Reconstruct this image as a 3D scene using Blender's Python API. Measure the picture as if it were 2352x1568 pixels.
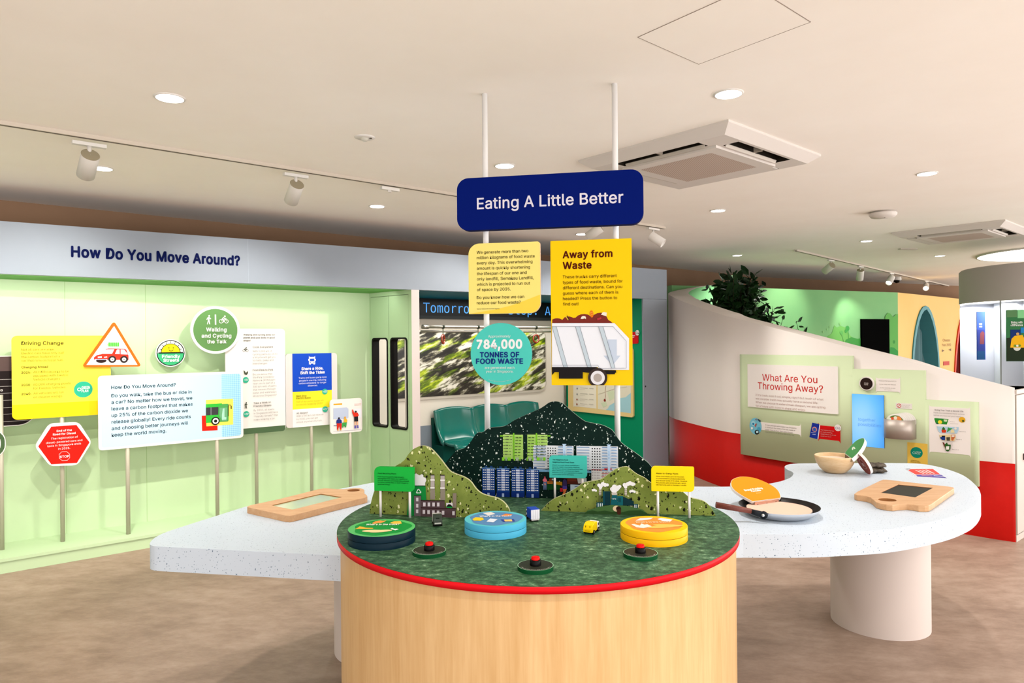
import bpy, math, random, os
from mathutils import Vector, Matrix
from mathutils.geometry import tessellate_polygon
random.seed(7)
SC = bpy.context.scene
COL = SC.collection
for o in list(bpy.data.objects):
    bpy.data.objects.remove(o)

# ------------------------------------------------------------------ camera
FPX, CX, CY, CAMH = 1600.0, 1176.0, 784.0, 1.60      # focal length in pixels of the 2352 x 1568 frame
RC, RS = math.cos(math.radians(0.5)), math.sin(math.radians(0.5))
cam_d = bpy.data.cameras.new('camera')
cam_d.sensor_fit = 'HORIZONTAL'
cam_d.sensor_width = 36.0
cam_d.lens = FPX / 2352.0 * 36.0
cam_d.clip_start, cam_d.clip_end = 0.05, 100
cam = bpy.data.objects.new('camera', cam_d)
COL.objects.link(cam)
cam.matrix_world = Matrix(((RC, RS, 0, 0), (0, 0, -1, 0), (-RS, RC, 0, CAMH), (0, 0, 0, 1)))
SC.camera = cam

# ------------------------------------------------------------------ world and exposure
SC.view_settings.view_transform = 'Standard'
SC.view_settings.look = 'None'
SC.view_settings.gamma = 1.0
SC.view_settings.use_curve_mapping = False
SC.view_settings.exposure = 0.32
world = bpy.data.worlds.new('world')
SC.world = world
world.use_nodes = True
bg = world.node_tree.nodes['Background']
wn = world.node_tree
wg = wn.nodes.new('ShaderNodeTexCoord')
wsx = wn.nodes.new('ShaderNodeSeparateXYZ')
wn.links.new(wg.outputs['Generated'], wsx.inputs[0])
wr = wn.nodes.new('ShaderNodeMapRange')                  # ambient fill, made stronger from the right to brighten the ceiling there
wn.links.new(wsx.outputs[0], wr.inputs['Value'])
wr.inputs['From Min'].default_value, wr.inputs['From Max'].default_value = -1, 1
wr.inputs['To Min'].default_value, wr.inputs['To Max'].default_value = 0.75, 4.2
wn.links.new(wr.outputs[0], bg.inputs['Strength'])
bg.inputs['Color'].default_value = (1.0, 0.97, 0.94, 1)

DOWN_W, TRACK_W, CEIL = 84.0, 104.0, 2.72

def spot(name, loc, to, watts, deg, blend=0.6, r=0.04, col=(1, .96, .91)):
    l = bpy.data.lights.new(name, 'SPOT')
    l.energy, l.spot_size, l.spot_blend, l.shadow_soft_size, l.color = watts, math.radians(deg), blend, r, col
    o = bpy.data.objects.new(name, l)
    COL.objects.link(o)
    o.location = loc
    o.rotation_euler = (Vector(to) - Vector(loc)).to_track_quat('-Z', 'Y').to_euler()
    return o

def area(name, loc, to, sx, sy, watts, col=(1, .97, .93), spin=0.0):
    l = bpy.data.lights.new(name, 'AREA')
    l.shape, l.size, l.size_y, l.energy, l.color = 'RECTANGLE', sx, sy, watts, col
    o = bpy.data.objects.new(name, l)
    COL.objects.link(o)
    q = (Vector(to) - Vector(loc)).to_track_quat('-Z', 'Y').to_matrix().to_4x4()
    o.matrix_world = Matrix.Translation(loc) @ q @ Matrix.Rotation(spin, 4, 'Z')
    return o

# ------------------------------------------------------------------ where a photographed point lies
def ray(x, y):
    dx, dy = x - CX, y - CY
    return Vector((RC * dx - RS * dy, FPX, -(RS * dx + RC * dy)))
EYE = Vector((0, 0, CAMH))
def at_z(x, y, z):
    r = ray(x, y)
    return EYE + r * ((z - CAMH) / r.z)
def at_y(x, y, Y):
    r = ray(x, y)
    return EYE + r * (Y / r.y)

class Pl:
    """flat surface: u along it, v up it, n towards the viewer's side"""
    def __init__(s, P, ang=None, u=None, v=None):
        s.P = Vector(P)
        if ang is not None:
            a = math.radians(ang)
            s.u, s.v = Vector((math.cos(a), math.sin(a), 0)), Vector((0, 0, 1))
        else:
            s.u, s.v = Vector(u).normalized(), Vector(v).normalized()
        s.n = s.u.cross(s.v).normalized()
    def px(s, x, y):
        r = ray(x, y)
        t = (s.P - EYE).dot(s.n) / r.dot(s.n)
        q = EYE + r * t - s.P
        return (q.dot(s.u), q.dot(s.v))
    def pt(s, u, v, d=0.0):
        return s.P + s.u * u + s.v * v + s.n * d
    def off(s, d):
        return Pl(s.P + s.n * d, u=s.u, v=s.v)
    def at(s, x, y, d=0.0):
        return s.pt(*s.px(x, y), d)

class CPl:
    """upright surface following a plan curve; u = length along it, v = height"""
    def __init__(s, pts):
        s.p = [Vector((a, b)) for a, b in pts]
        s.L = [0.0]
        for a, b in zip(s.p, s.p[1:]):
            s.L.append(s.L[-1] + (b - a).length)
        s.nn = []
        for i in range(len(s.p)):
            t = s.p[min(i + 1, len(s.p) - 1)] - s.p[max(i - 1, 0)]
            t.normalize()
            s.nn.append(Vector((t.y, -t.x)))
    def px(s, x, y):
        r = ray(x, y)
        best = None
        for i in range(len(s.p) - 1):
            a, e = s.p[i], s.p[i + 1] - s.p[i]
            den = r.x * (-e.y) + r.y * e.x
            if abs(den) < 1e-9:
                continue
            t = (a.x * (-e.y) + a.y * e.x) / den
            k = (r.x * a.y - r.y * a.x) / -den if False else ((r.x * t - a.x) * e.x + (r.y * t - a.y) * e.y) / e.length_squared
            if t > 0 and -1e-4 <= k <= 1 + 1e-4 and (best is None or t < best[0]):
                best = (t, s.L[i] + k * e.length)
        if best is None:
            k = 0
            best = (s.p[0].y / r.y, 0.0)
        return (best[1], CAMH + r.z * best[0])
    def pt(s, u, v, d=0.0):
        i = 0
        while i < len(s.L) - 2 and u > s.L[i + 1]:
            i += 1
        k = (u - s.L[i]) / (s.L[i + 1] - s.L[i])
        q = s.p[i].lerp(s.p[i + 1], k)
        n = s.nn[i].lerp(s.nn[i + 1], max(0, min(1, k))).normalized()
        q = q + n * d
        return Vector((q.x, q.y, v))
    def at(s, x, y, d=0.0):
        return s.pt(*s.px(x, y), d)

def catmull(pts, n=8):
    out = []
    P = [Vector(p) for p in pts]
    P = [P[0] * 2 - P[1]] + P + [P[-1] * 2 - P[-2]]
    for i in range(1, len(P) - 2):
        for k in range(n):
            t = k / n
            a, b, c, d = P[i - 1], P[i], P[i + 1], P[i + 2]
            out.append(0.5 * (2 * b + (c - a) * t + (2 * a - 5 * b + 4 * c - d) * t * t + (3 * b - a - 3 * c + d) * t ** 3))
    out.append(P[-2])
    return out

# ------------------------------------------------------------------ materials
def lin(c):
    return c / 12.92 if c <= .04045 else ((c + .055) / 1.055) ** 2.4
PAINT = 0.76                                              # how much light the prints and paints give back, against pure colour
def rgb(h, k=None):
    h = h.lstrip('#')
    return tuple((PAINT if k is None else k) * lin(int(h[i:i + 2], 16) / 255) for i in (0, 2, 4)) + (1,)
MATS = {}
def M(h, rough=.55, metal=0.0, emit=0.0, spec=.08):
    k = (h, rough, metal, emit)
    if k in MATS:
        return MATS[k]
    m = bpy.data.materials.new('paint_' + h.strip('#'))
    m.use_nodes = True
    b = m.node_tree.nodes['Principled BSDF']
    b.inputs['Base Color'].default_value = rgb(h)
    b.inputs['Roughness'].default_value = rough
    b.inputs['Metallic'].default_value = metal
    b.inputs['Specular IOR Level'].default_value = spec
    if emit:
        b.inputs['Emission Color'].default_value = rgb(h)
        b.inputs['Emission Strength'].default_value = emit
    MATS[k] = m
    return m

class NT:
    def __init__(s, name, rough=.5, spec=.1):
        s.m = bpy.data.materials.new(name)
        s.m.use_nodes = True
        s.t = s.m.node_tree
        s.b = s.t.nodes['Principled BSDF']
        s.b.inputs['Roughness'].default_value = rough
        s.b.inputs['Specular IOR Level'].default_value = spec
        s.co = s.t.nodes.new('ShaderNodeTexCoord').outputs['Object']
    def node(s, kind, ins=None, **kw):
        n = s.t.nodes.new('ShaderNode' + kind)
        for k, v in kw.items():
            setattr(n, k, v)
        for k, v in (ins or {}).items():
            if hasattr(v, 'is_output'):
                s.t.links.new(v, n.inputs[k])
            else:
                n.inputs[k].default_value = v
        return n
    def mapping(s, scale=(1, 1, 1), rot=(0, 0, 0), src=None):
        return s.node('Mapping', {'Vector': src or s.co, 'Scale': scale, 'Rotation': rot}).outputs[0]
    def noise(s, vec, scale, detail=4, rough=.55):
        return s.node('TexNoise', {'Vector': vec, 'Scale': scale, 'Detail': detail, 'Roughness': rough}).outputs[0]
    def ramp(s, fac, stops, interp='LINEAR'):
        n = s.node('ValToRGB', {'Fac': fac})
        r = n.color_ramp
        r.interpolation = interp
        while len(r.elements) < len(stops):
            r.elements.new(0.5)
        for e, (p, c) in zip(r.elements, stops):
            e.position = p
            e.color = rgb(c) if isinstance(c, str) else c
        return n.outputs[0]
    def mix(s, fac, a, b):
        n = s.node('Mix', {}, data_type='RGBA')
        for i, v in ((0, fac), (6, a), (7, b)):
            if hasattr(v, 'is_output'):
                s.t.links.new(v, n.inputs[i])
            else:
                n.inputs[i].default_value = rgb(v) if isinstance(v, str) else v
        return n.outputs[2]
    def math(s, op, a, b):
        n = s.t.nodes.new('ShaderNodeMath')
        n.operation = op
        for i, v in ((0, a), (1, b)):
            if hasattr(v, 'is_output'):
                s.t.links.new(v, n.inputs[i])
            else:
                n.inputs[i].default_value = v
        return n.outputs[0]
    def color(s, c):
        s.t.links.new(c, s.b.inputs['Base Color'])
        return s
    def bump(s, h, strength=.2, dist=.01):
        n = s.node('Bump', {'Height': h, 'Strength': strength, 'Distance': dist})
        s.t.links.new(n.outputs[0], s.b.inputs['Normal'])
        return s

def flakes(t, scale, cut, seed, least=.45):
    """mask of scattered angular chips"""
    w = t.node('Mapping', {'Vector': t.co, 'Rotation': (seed, seed * 2.1, seed * .7), 'Scale': (1, 1.25, .8)}).outputs[0]
    wob = t.node('TexNoise', {'Vector': w, 'Scale': scale * 2.2, 'Detail': 3.0}).outputs['Color']
    w = t.node('VectorMath', {0: w, 1: t.node('VectorMath', {0: wob, 3: .55 / scale}, operation='SCALE').outputs[0]}, operation='ADD').outputs[0]
    jit = t.noise(w, scale * 5.0, 2)
    v = t.node('TexVoronoi', {'Vector': w, 'Scale': scale, 'Randomness': 1.0})
    d = t.math('ADD', v.outputs['Distance'], t.math('MULTIPLY', t.math('SUBTRACT', jit, .5), cut * 1.6))
    pick = t.node('SeparateColor', {'Color': v.outputs['Color']}).outputs[0]
    return t.math('MULTIPLY', t.math('LESS_THAN', d, t.math('MULTIPLY', pick, cut)), t.math('GREATER_THAN', pick, least))

def mat_flat_noise(name, c1, c2, scale, rough=.6, stretch=(1, 1, 1), detail=5, spec=.1):
    t = NT(name, rough, spec)
    return t.color(t.ramp(t.noise(t.mapping(stretch), scale, detail, .6), [(.3, c1), (.7, c2)])).m
def mat_floor():
    t = NT('marbled_lino_floor', .5, .3)
    a = t.noise(t.mapping((1, 1.8, 1), (0, 0, .5)), 5.0, 9, .72)
    b = t.noise(t.mapping((1, 1, 1)), 1.3, 3, .5)
    f = t.math('ADD', t.math('MULTIPLY', a, .75), t.math('MULTIPLY', b, .25))
    return t.color(t.ramp(f, [(.36, '#8d7564'), (.5, '#a28977'), (.64, '#b49c8a')])).m
def mat_table_green():
    t = NT('marbled_green_lino', .45, .1)
    a = t.noise(t.mapping((1, 1.25, 1), (0, 0, .35)), 34.0, 9, .74)
    b = t.noise(t.mapping(), 7.0, 3, .5)
    f = t.math('ADD', t.math('MULTIPLY', a, .8), t.math('MULTIPLY', b, .2))
    return t.color(t.ramp(f, [(.36, '#1f3a27'), (.48, '#37593d'), (.57, '#547a58'), (.66, '#9fbd99')])).m
def mat_wood(name, c1, c2, axis_scale, scale=3.0, rough=.45):
    t = NT(name, rough, .2)
    a = t.noise(t.mapping(axis_scale), scale, 6, .6)
    b = t.noise(t.mapping(tuple(x * 6 for x in axis_scale)), scale, 2, .5)
    f = t.math('ADD', t.math('MULTIPLY', a, .7), t.math('MULTIPLY', b, .3))
    return t.color(t.ramp(f, [(.32, c1), (.66, c2)])).m
def mat_chips(name, base, base2, layers, rough=.5):
    t = NT(name, rough, .05)
    c = t.ramp(t.noise(t.mapping(), 18, 5), [(.3, base), (.7, base2)])
    for i, (col, sc, cut) in enumerate(layers):
        c = t.mix(flakes(t, sc, cut, 1.3 + i * 2.17), c, col)
    return t.color(c).m

# ------------------------------------------------------------------ mesh building
class MB:
    def __init__(s):
        s.v, s.f, s.mi, s.mats = [], [], [], []
        s.smooth = []
    def mat(s, m):
        if m not in s.mats:
            s.mats.append(m)
        return s.mats.index(m)
    def face(s, pts, m, sm=False):
        i = len(s.v)
        s.v += [Vector(p) for p in pts]
        s.f.append(tuple(range(i, i + len(pts))))
        s.mi.append(s.mat(m))
        s.smooth.append(sm)
    def raw(s, verts, faces, m, sm=False):
        i = len(s.v)
        s.v += [Vector(p) for p in verts]
        k = s.mat(m)
        for f in faces:
            s.f.append(tuple(a + i for a in f))
            s.mi.append(k)
            s.smooth.append(sm)
    def fill(s, outer, holes, m, flip=False):
        loops = [[Vector(p) for p in outer]] + [[Vector(p) for p in h] for h in holes]
        tri = tessellate_polygon(loops)
        vs = [p for l in loops for p in l]
        s.raw(vs, [tuple(reversed(t)) if flip else tuple(t) for t in tri], m)
    def prism(s, pl, uv, d0, d1, m, side=None, holes=(), back=True, hole_side=None):
        """solid with outline uv on surface pl between offsets d0 (front) and d1 (behind)"""
        side = side or m
        if isinstance(pl, CPl):
            uv = densify(uv, .07)
        n = len(uv)
        def cap(d, flip):
            if isinstance(pl, CPl):
                for q in strips(uv):
                    for t in tessellate_polygon([[Vector((a, b, 0)) for a, b in q]]):
                        a, b, c = (Vector(q[k]) for k in t)
                        ccw = (b - a).cross(c - a) > 0
                        s.face([pl.pt(*q[k], d) for k in (t if ccw != flip else reversed(t))], m)
                return
            uvl = [[Vector((a, b, 0)) for a, b in uv]] + [[Vector((a, b, 0)) for a, b in h] for h in holes]
            tri = tessellate_polygon(uvl)
            flat = [p for l in uvl for p in l]
            fs = []
            for t in tri:
                a, b, c = (flat[k] for k in t)
                ccw = (b - a).cross(c - a).z > 0
                fs.append(tuple(t) if ccw != flip else tuple(reversed(t)))
            s.raw([pl.pt(p.x, p.y, d) for p in flat], fs, m)
        cap(d0, False)
        if back:
            cap(d1, True)
        for loop, mm in [(uv, side)] + [(h, hole_side or side) for h in holes]:
            k = len(loop)
            A = [pl.pt(a, b, d0) for a, b in loop]
            B = [pl.pt(a, b, d1) for a, b in loop]
            s.raw(A + B, [(i, i + k, (i + 1) % k + k, (i + 1) % k) for i in range(k)], mm)
    def box(s, c, size, m, rz=0.0):
        cx, cy, cz = c
        a, b, h = (x / 2 for x in size)
        co, si = math.cos(rz), math.sin(rz)
        P = []
        for z in (-h, h):
            for x, y in ((-a, -b), (a, -b), (a, b), (-a, b)):
                P.append((cx + co * x - si * y, cy + si * x + co * y, cz + z))
        s.raw(P, [(3, 2, 1, 0), (4, 5, 6, 7), (0, 1, 5, 4), (1, 2, 6, 5), (2, 3, 7, 6), (3, 0, 4, 7)], m)
    def quadbox(s, p4, z0, z1, m):
        """upright solid over a plan polygon (counter-clockwise)"""
        n = len(p4)
        s.raw([(a, b, z0) for a, b in p4] + [(a, b, z1) for a, b in p4],
              [tuple(range(n - 1, -1, -1)), tuple(range(n, 2 * n))] + [(i, (i + 1) % n, (i + 1) % n + n, i + n) for i in range(n)], m)
    def lathe(s, c, prof, m, n=48, axis=None, sm=True, xdir=None):
        """surface of revolution; prof = [(radius, height)] along axis from c"""
        ax = Vector(axis or (0, 0, 1)).normalized()
        e = Vector(xdir) if xdir else (Vector((1, 0, 0)) if abs(ax.x) < .9 else Vector((0, 1, 0)))
        e = (e - ax * e.dot(ax)).normalized()
        g = ax.cross(e)
        c = Vector(c)
        P, F = [], []
        for r, h in prof:
            for k in range(n):
                t = 2 * math.pi * k / n
                P.append(c + ax * h + (e * math.cos(t) + g * math.sin(t)) * r)
        for i in range(len(prof) - 1):
            for k in range(n):
                k2 = (k + 1) % n
                F.append((i * n + k, i * n + k2, (i + 1) * n + k2, (i + 1) * n + k))
        s.raw(P, F, m, sm)
    def disc(s, c, r, h0, h1, m, n=48, axis=None, side=None, bev=.0):
        pr = [(1e-4, h1), (r - bev, h1)]
        ax = axis
        s.lathe(c, [(r - bev, h1), (1e-4, h1)], m, n, ax, False)
        s.lathe(c, [(1e-4, h0), (r, h0)], side or m, n, ax, False)
        s.lathe(c, [(r, h0), (r, h1 - bev)] + ([(r - bev, h1)] if bev else []), side or m, n, ax, True)
    def tube(s, pts, r, m, n=12, closed=False):
        P = [Vector(p) for p in pts]
        V, F = [], []
        up = None
        for i, p in enumerate(P):
            t = (P[min(i + 1, len(P) - 1)] - P[max(i - 1, 0)]).normalized()
            if up is None:
                up = Vector((0, 0, 1)) if abs(t.z) < .9 else Vector((1, 0, 0))
            e = (up - t * up.dot(t)).normalized()
            up = e
            g = t.cross(e)
            rr = r[i] if isinstance(r, (list, tuple)) else r
            for k in range(n):
                a = 2 * math.pi * k / n
                V.append(p + (e * math.cos(a) + g * math.sin(a)) * rr)
        for i in range(len(P) - 1):
            for k in range(n):
                k2 = (k + 1) % n
                F.append((i * n + k, i * n + k2, (i + 1) * n + k2, (i + 1) * n + k))
        F.append(tuple(range(n - 1, -1, -1)))
        F.append(tuple(range((len(P) - 1) * n, len(P) * n)))
        s.raw(V, F, m, True)
    def obj(s, name, parent=None, origin=None):
        me = bpy.data.meshes.new(name)
        lo = Vector((min(p.x for p in s.v), min(p.y for p in s.v), min(p.z for p in s.v)))
        hi = Vector((max(p.x for p in s.v), max(p.y for p in s.v), max(p.z for p in s.v)))
        c = Vector(origin) if origin else Vector(((lo.x + hi.x) / 2, (lo.y + hi.y) / 2, lo.z))
        me.from_pydata([p - c for p in s.v], [], s.f)
        for m in s.mats:
            me.materials.append(m)
        me.polygons.foreach_set('material_index', s.mi)
        me.polygons.foreach_set('use_smooth', s.smooth)
        me.validate()
        me.update()
        o = bpy.data.objects.new(name, me)
        COL.objects.link(o)
        if parent is not None:
            w = Vector((0, 0, 0))
            q = parent
            while q is not None:
                w += Vector(q.location)
                q = q.parent
            o.parent = parent
            o.location = c - w
        else:
            o.location = c
        return o

def strips(uv, step=.07):
    """outline cut into narrow upright strips, so that it can follow a curve"""
    def clip(P, c, sgn):
        out = []
        for i in range(len(P)):
            a, b = P[i - 1], P[i]
            ia, ib = (a[0] - c) * sgn >= 0, (b[0] - c) * sgn >= 0
            if ia != ib:
                t = (c - a[0]) / (b[0] - a[0])
                out.append((c, a[1] + (b[1] - a[1]) * t))
            if ib:
                out.append(b)
        return out
    lo, hi = min(p[0] for p in uv), max(p[0] for p in uv)
    n = max(1, math.ceil((hi - lo) / step))
    res = []
    for k in range(n):
        q = clip(clip(uv, lo + (hi - lo) * k / n, 1), lo + (hi - lo) * (k + 1) / n, -1)
        if len(q) > 2:
            res.append(q)
    return res

def densify(uv, step):
    out = []
    for i in range(len(uv)):
        a, b = Vector(uv[i]), Vector(uv[(i + 1) % len(uv)])
        k = max(1, int((b - a).length / step))
        for j in range(k):
            q = a.lerp(b, j / k)
            out.append((q.x, q.y))
    return out

def weld(o, smooth_deg=None):
    """join coincident corners so that shading runs over them"""
    import bmesh
    b = bmesh.new()
    b.from_mesh(o.data)
    bmesh.ops.remove_doubles(b, verts=b.verts, dist=1e-5)
    bmesh.ops.recalc_face_normals(b, faces=b.faces)
    b.to_mesh(o.data)
    b.free()
    return o
def bevel(o, w=.003, seg=2, deg=40):
    weld(o)
    md = o.modifiers.new('bevel', 'BEVEL')
    md.width, md.segments, md.limit_method, md.angle_limit = w, seg, 'ANGLE', math.radians(deg)
    return o

def tag(o, label=None, cat=None, group=None, kind=None):
    if label: o['label'] = label
    if cat: o['category'] = cat
    if group: o['group'] = group
    if kind: o['kind'] = kind
    return o
def thing(name, label, cat, loc, group=None):
    o = bpy.data.objects.new(name, None)
    o.empty_display_size = .05
    COL.objects.link(o)
    o.location = loc
    return tag(o, label, cat, group)
def struct(o):
    o['kind'] = 'structure'
    return o
def copy_tree(o, parent=None):
    c = o.copy()
    COL.objects.link(c)
    c.parent = parent
    for ch in [x for x in bpy.data.objects if x.parent == o]:
        copy_tree(ch, c)
    return c

# ------------------------------------------------------------------ outlines
def arc(cx, cy, rx, ry, a0, a1, n=8):
    return [(cx + rx * math.cos(math.radians(a0 + (a1 - a0) * k / n)), cy + ry * math.sin(math.radians(a0 + (a1 - a0) * k / n))) for k in range(n + 1)]
def rrect(u0, v0, u1, v1, r, n=6):
    """rounded rectangle, counter-clockwise; r = one radius or (bottom-left, bottom-right, top-right, top-left)"""
    if not isinstance(r, (tuple, list)):
        r = (r,) * 4
    out = []
    for (cx, cy, a), q in zip(((u0, v0, 180), (u1, v0, 270), (u1, v1, 0), (u0, v1, 90)), r):
        if q <= 0:
            out.append((cx, cy))
        else:
            x = cx + q if cx == u0 else cx - q
            y = cy + q if cy == v0 else cy - q
            out += arc(x, y, q, q, a, a + 90, n)
    return out
def round_poly(uv, r, n=5):
    out = []
    k = len(uv)
    for i in range(k):
        p, a, b = Vector(uv[i]), Vector(uv[i - 1]), Vector(uv[(i + 1) % k])
        e, f = (a - p).normalized(), (b - p).normalized()
        q0, q1 = p + e * r, p + f * r
        for j in range(n + 1):
            t = j / n
            s_ = q0 * (1 - t) ** 2 + p * 2 * t * (1 - t) + q1 * t * t
            out.append((s_.x, s_.y))
    return out

# ------------------------------------------------------------------ lettering
def load_font(fn):
    try:
        p = os.path.join(bpy.utils.resource_path('LOCAL'), 'datafiles', 'fonts', fn)
        return bpy.data.fonts.load(p)
    except Exception:
        return None
FONT = load_font('Inter.woff2')
MONO = load_font('DejaVuSansMono.woff2')
TXT = {}
def text_mesh(s, bold=0.0, mono=False, extrude=0.0):
    k = (s, bold, mono, extrude)
    if k in TXT:
        return TXT[k]
    cu = bpy.data.curves.new('t', 'FONT')
    f = MONO if mono else FONT
    if f:
        cu.font = f
    cu.body = s
    cu.size = 1.0
    cu.extrude = extrude
    cu.resolution_u = 3
    if bold > 0:
        cu.space_character = 1.0 + bold * 1.6
    ob = bpy.data.objects.new('t', cu)
    COL.objects.link(ob)
    dg = bpy.context.evaluated_depsgraph_get()
    me = bpy.data.meshes.new_from_object(ob.evaluated_get(dg))
    V = [tuple(v.co) for v in me.vertices]
    F = [tuple(p.vertices) for p in me.polygons]
    bpy.data.objects.remove(ob)
    bpy.data.curves.remove(cu)
    bpy.data.meshes.remove(me)
    if not V:
        V, F = [(0, 0, 0), (.01, 0, 0), (0, .01, 0)], [(0, 1, 2)]
    if bold > 0:                                           # heavier weight: the strokes swept round a small circle
        V0, F0, V, F = V, F, [], []
        for j in range(7):
            dx, dy = (0, 0) if j == 6 else (bold * math.cos(math.pi * j / 3), bold * math.sin(math.pi * j / 3))
            n0 = len(V)
            V += [(x + dx, y + dy, z + (0 if extrude else j * 2e-5)) for x, y, z in V0]
            F += [tuple(i + n0 for i in f) for f in F0]
    x0, x1 = min(v[0] for v in V), max(v[0] for v in V)
    TXT[k] = (V, F, x0, x1)
    return TXT[k]
CAPH = max(v[1] for v in text_mesh('E')[0])                 # capital height of the face at size 1
print('cap height', CAPH)

class Art:
    """flat print on a surface, given by where its corners lie in the photograph"""
    def __init__(s, pl, d=0.0012, step=.0005):
        s.pl, s.d, s.step, s.mb = pl, d, step, MB()
    def up(s):
        s.d += s.step
    def uvs(s, pts):
        return [s.pl.px(*p) for p in pts]
    def uvpoly(s, uv, col, **k):
        m = col if not isinstance(col, str) else M(col)
        if isinstance(s.pl, CPl):
            for q in strips(uv):
                for t in tessellate_polygon([[Vector((a, b, 0)) for a, b in q]]):
                    a, b, c = (Vector(q[k]) for k in t)
                    s.mb.face([s.pl.pt(*q[k], s.d) for k in (t if (b - a).cross(c - a) > 0 else reversed(t))], m)
            s.up()
            return
        uvl = [[Vector((a, b, 0)) for a, b in uv]]
        fs = []
        for t in tessellate_polygon(uvl):
            a, b, c = (uvl[0][i] for i in t)
            fs.append(tuple(t) if (b - a).cross(c - a).z > 0 else tuple(reversed(t)))
        s.mb.raw([s.pl.pt(a, b, s.d) for a, b in uv], fs, m)
        s.up()
    def poly(s, pts, col):
        s.uvpoly(s.uvs(pts), col)
    def rect(s, x0, y0, x1, y1, col, r=0.0):
        a, b = s.pl.px(x0, y1), s.pl.px(x1, y0)
        k = s.scale(x0, y0)
        rr = tuple(q * k for q in r) if isinstance(r, (tuple, list)) else r * k
        s.uvpoly(rrect(a[0], a[1], b[0], b[1], rr), col)
    def scale(s, x, y):
        a, b = s.pl.px(x, y - 5), s.pl.px(x, y + 5)
        return abs(b[1] - a[1]) / 10
    def circ(s, x, y, r, col, a0=0, a1=360, ry=None, n=36, rot=0):
        u, v = s.pl.px(x, y)
        k = s.scale(x, y)
        P = arc(0, 0, r * k, (ry or r) * k, a0, a1, n)
        c, q = math.cos(math.radians(rot)), math.sin(math.radians(rot))
        P = [(u + a * c - b * q, v + a * q + b * c) for a, b in P]
        if abs(a1 - a0) >= 360:
            P = P[:-1]
        s.uvpoly(P, col)
    def line(s, pts, w, col):
        uv = s.uvs(pts)
        k = s.scale(*pts[0])
        m = col if not isinstance(col, str) else M(col)
        for a, b in zip(uv, uv[1:]):
            a, b = Vector(a), Vector(b)
            t = (b - a).normalized() * (w * k / 2)
            n = Vector((-t.y, t.x))
            s.mb.face([s.pl.pt(*q, s.d) for q in (a - t - n, b + t - n, b + t + n, a - t + n)], m)
        s.up()
    def grid(s, x0, y0, x1, y1, nx, ny, fx, fy, col):
        """nx by ny small panes filling fraction fx, fy of each cell"""
        a, b = s.pl.px(x0, y1), s.pl.px(x1, y0)
        m = col if not isinstance(col, str) else M(col)
        du, dv = (b[0] - a[0]) / nx, (b[1] - a[1]) / ny
        for i in range(nx):
            for j in range(ny):
                u, v = a[0] + (i + .5) * du, a[1] + (j + .5) * dv
                p, q = du * fx / 2, dv * fy / 2
                s.mb.face([s.pl.pt(*w, s.d) for w in ((u - p, v - q), (u + p, v - q), (u + p, v + q), (u - p, v + q))], m)
        s.up()
    def text(s, t, x0, y, x1, col, bold=0.0, h=None, mono=False, bend=0.0, extrude=0.0, mat=None):
        """one line from x0 to x1 on baseline y (at x0); h = capital height in photo pixels"""
        V, F, a, b = text_mesh(t, bold, mono, extrude)
        u0, v0 = s.pl.px(x0, y)
        u1 = s.pl.px(x1, y)[0]
        kx = (u1 - u0) / (b - a)
        ky = kx if h is None else h * s.scale(x0, y) / CAPH
        m = mat or (col if not isinstance(col, str) else M(col))
        um = (u0 + u1) / 2
        hw = max(1e-6, abs(u1 - u0) / 2)
        P = []
        for x, yy, z in V:
            u = u0 + (x - a) * kx
            P.append(s.pl.pt(u, v0 + yy * ky + bend * hw * ((u - um) / hw) ** 2, s.d + z * abs(kx)))
        s.mb.raw(P, F, m)
        s.up()
    def block(s, lines, x0, x1, y0, y1, col, bold=0.0, align='L', h=None):
        """lines of copy; x0..x1 is the longest line, y0 / y1 the first and last baselines (at x0)"""
        ms = [text_mesh(l, bold) for l in lines]
        w = [q[3] - q[2] for q in ms]
        W = max(w)
        ua, va = s.pl.px(x0, y0)
        vb = s.pl.px(x0, y1)[1]
        ub = s.pl.px(x1, y0)[0]
        k = (ub - ua) / W
        ky = k if h is None else h * s.scale(x0, y0) / CAPH
        m = col if not isinstance(col, str) else M(col)
        for i, (V, F, a, b) in enumerate(ms):
            v0 = va + (vb - va) * (i / max(1, len(lines) - 1))
            sh = 0 if align == 'L' else (W - w[i]) * k / 2
            s.mb.raw([s.pl.pt(ua + sh + (x - a) * k, v0 + y * ky, s.d) for x, y, z in V], F, m)
        s.up()
    def obj(s, name, parent=None):
        return s.mb.obj(name, parent)
# ------------------------------------------------------------------ shared materials
WHITE = M('#f2f0ee', .5)
OFFWHITE = M('#e9e4de', .55)
BLACK = M('#141211', .45)
NAVY = '#061a63'
CEIL_M = mat_flat_noise('ceiling_emulsion', rgb('#f0e9e1', 1), rgb('#f3ede6', 1), 2.0, .8)
WALLB = mat_flat_noise('bulkhead_emulsion', '#8f6f57', '#96765d', 1.5, .8)
FLOOR = mat_floor()
GREEN_WALL = mat_flat_noise('pale_green_laminate', '#c3dbad', '#c8dfb3', 1.5, .6)
GREEN_SIDE = mat_flat_noise('pale_green_door_paint', '#b9d6a6', '#bedaac', 1.5, .55)
FASCIA = mat_flat_noise('grey_blue_laminate', '#98a0aa', '#9da5b0', 1.5, .45)
CREAM = mat_flat_noise('cream_train_panel', '#eee6d8', '#f1e9dc', 1.0, .45)
CURVE_W = mat_flat_noise('white_wall_paint', '#efe6e0', '#f2e9e3', 1.2, .6)
CURVE_R = mat_flat_noise('red_wall_paint', '#c41208', '#c9150b', 30, .55)
STEEL = M('#b9b3a8', .28, .9)
CHROME = M('#d8d4cc', .15, 1.0)

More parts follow.
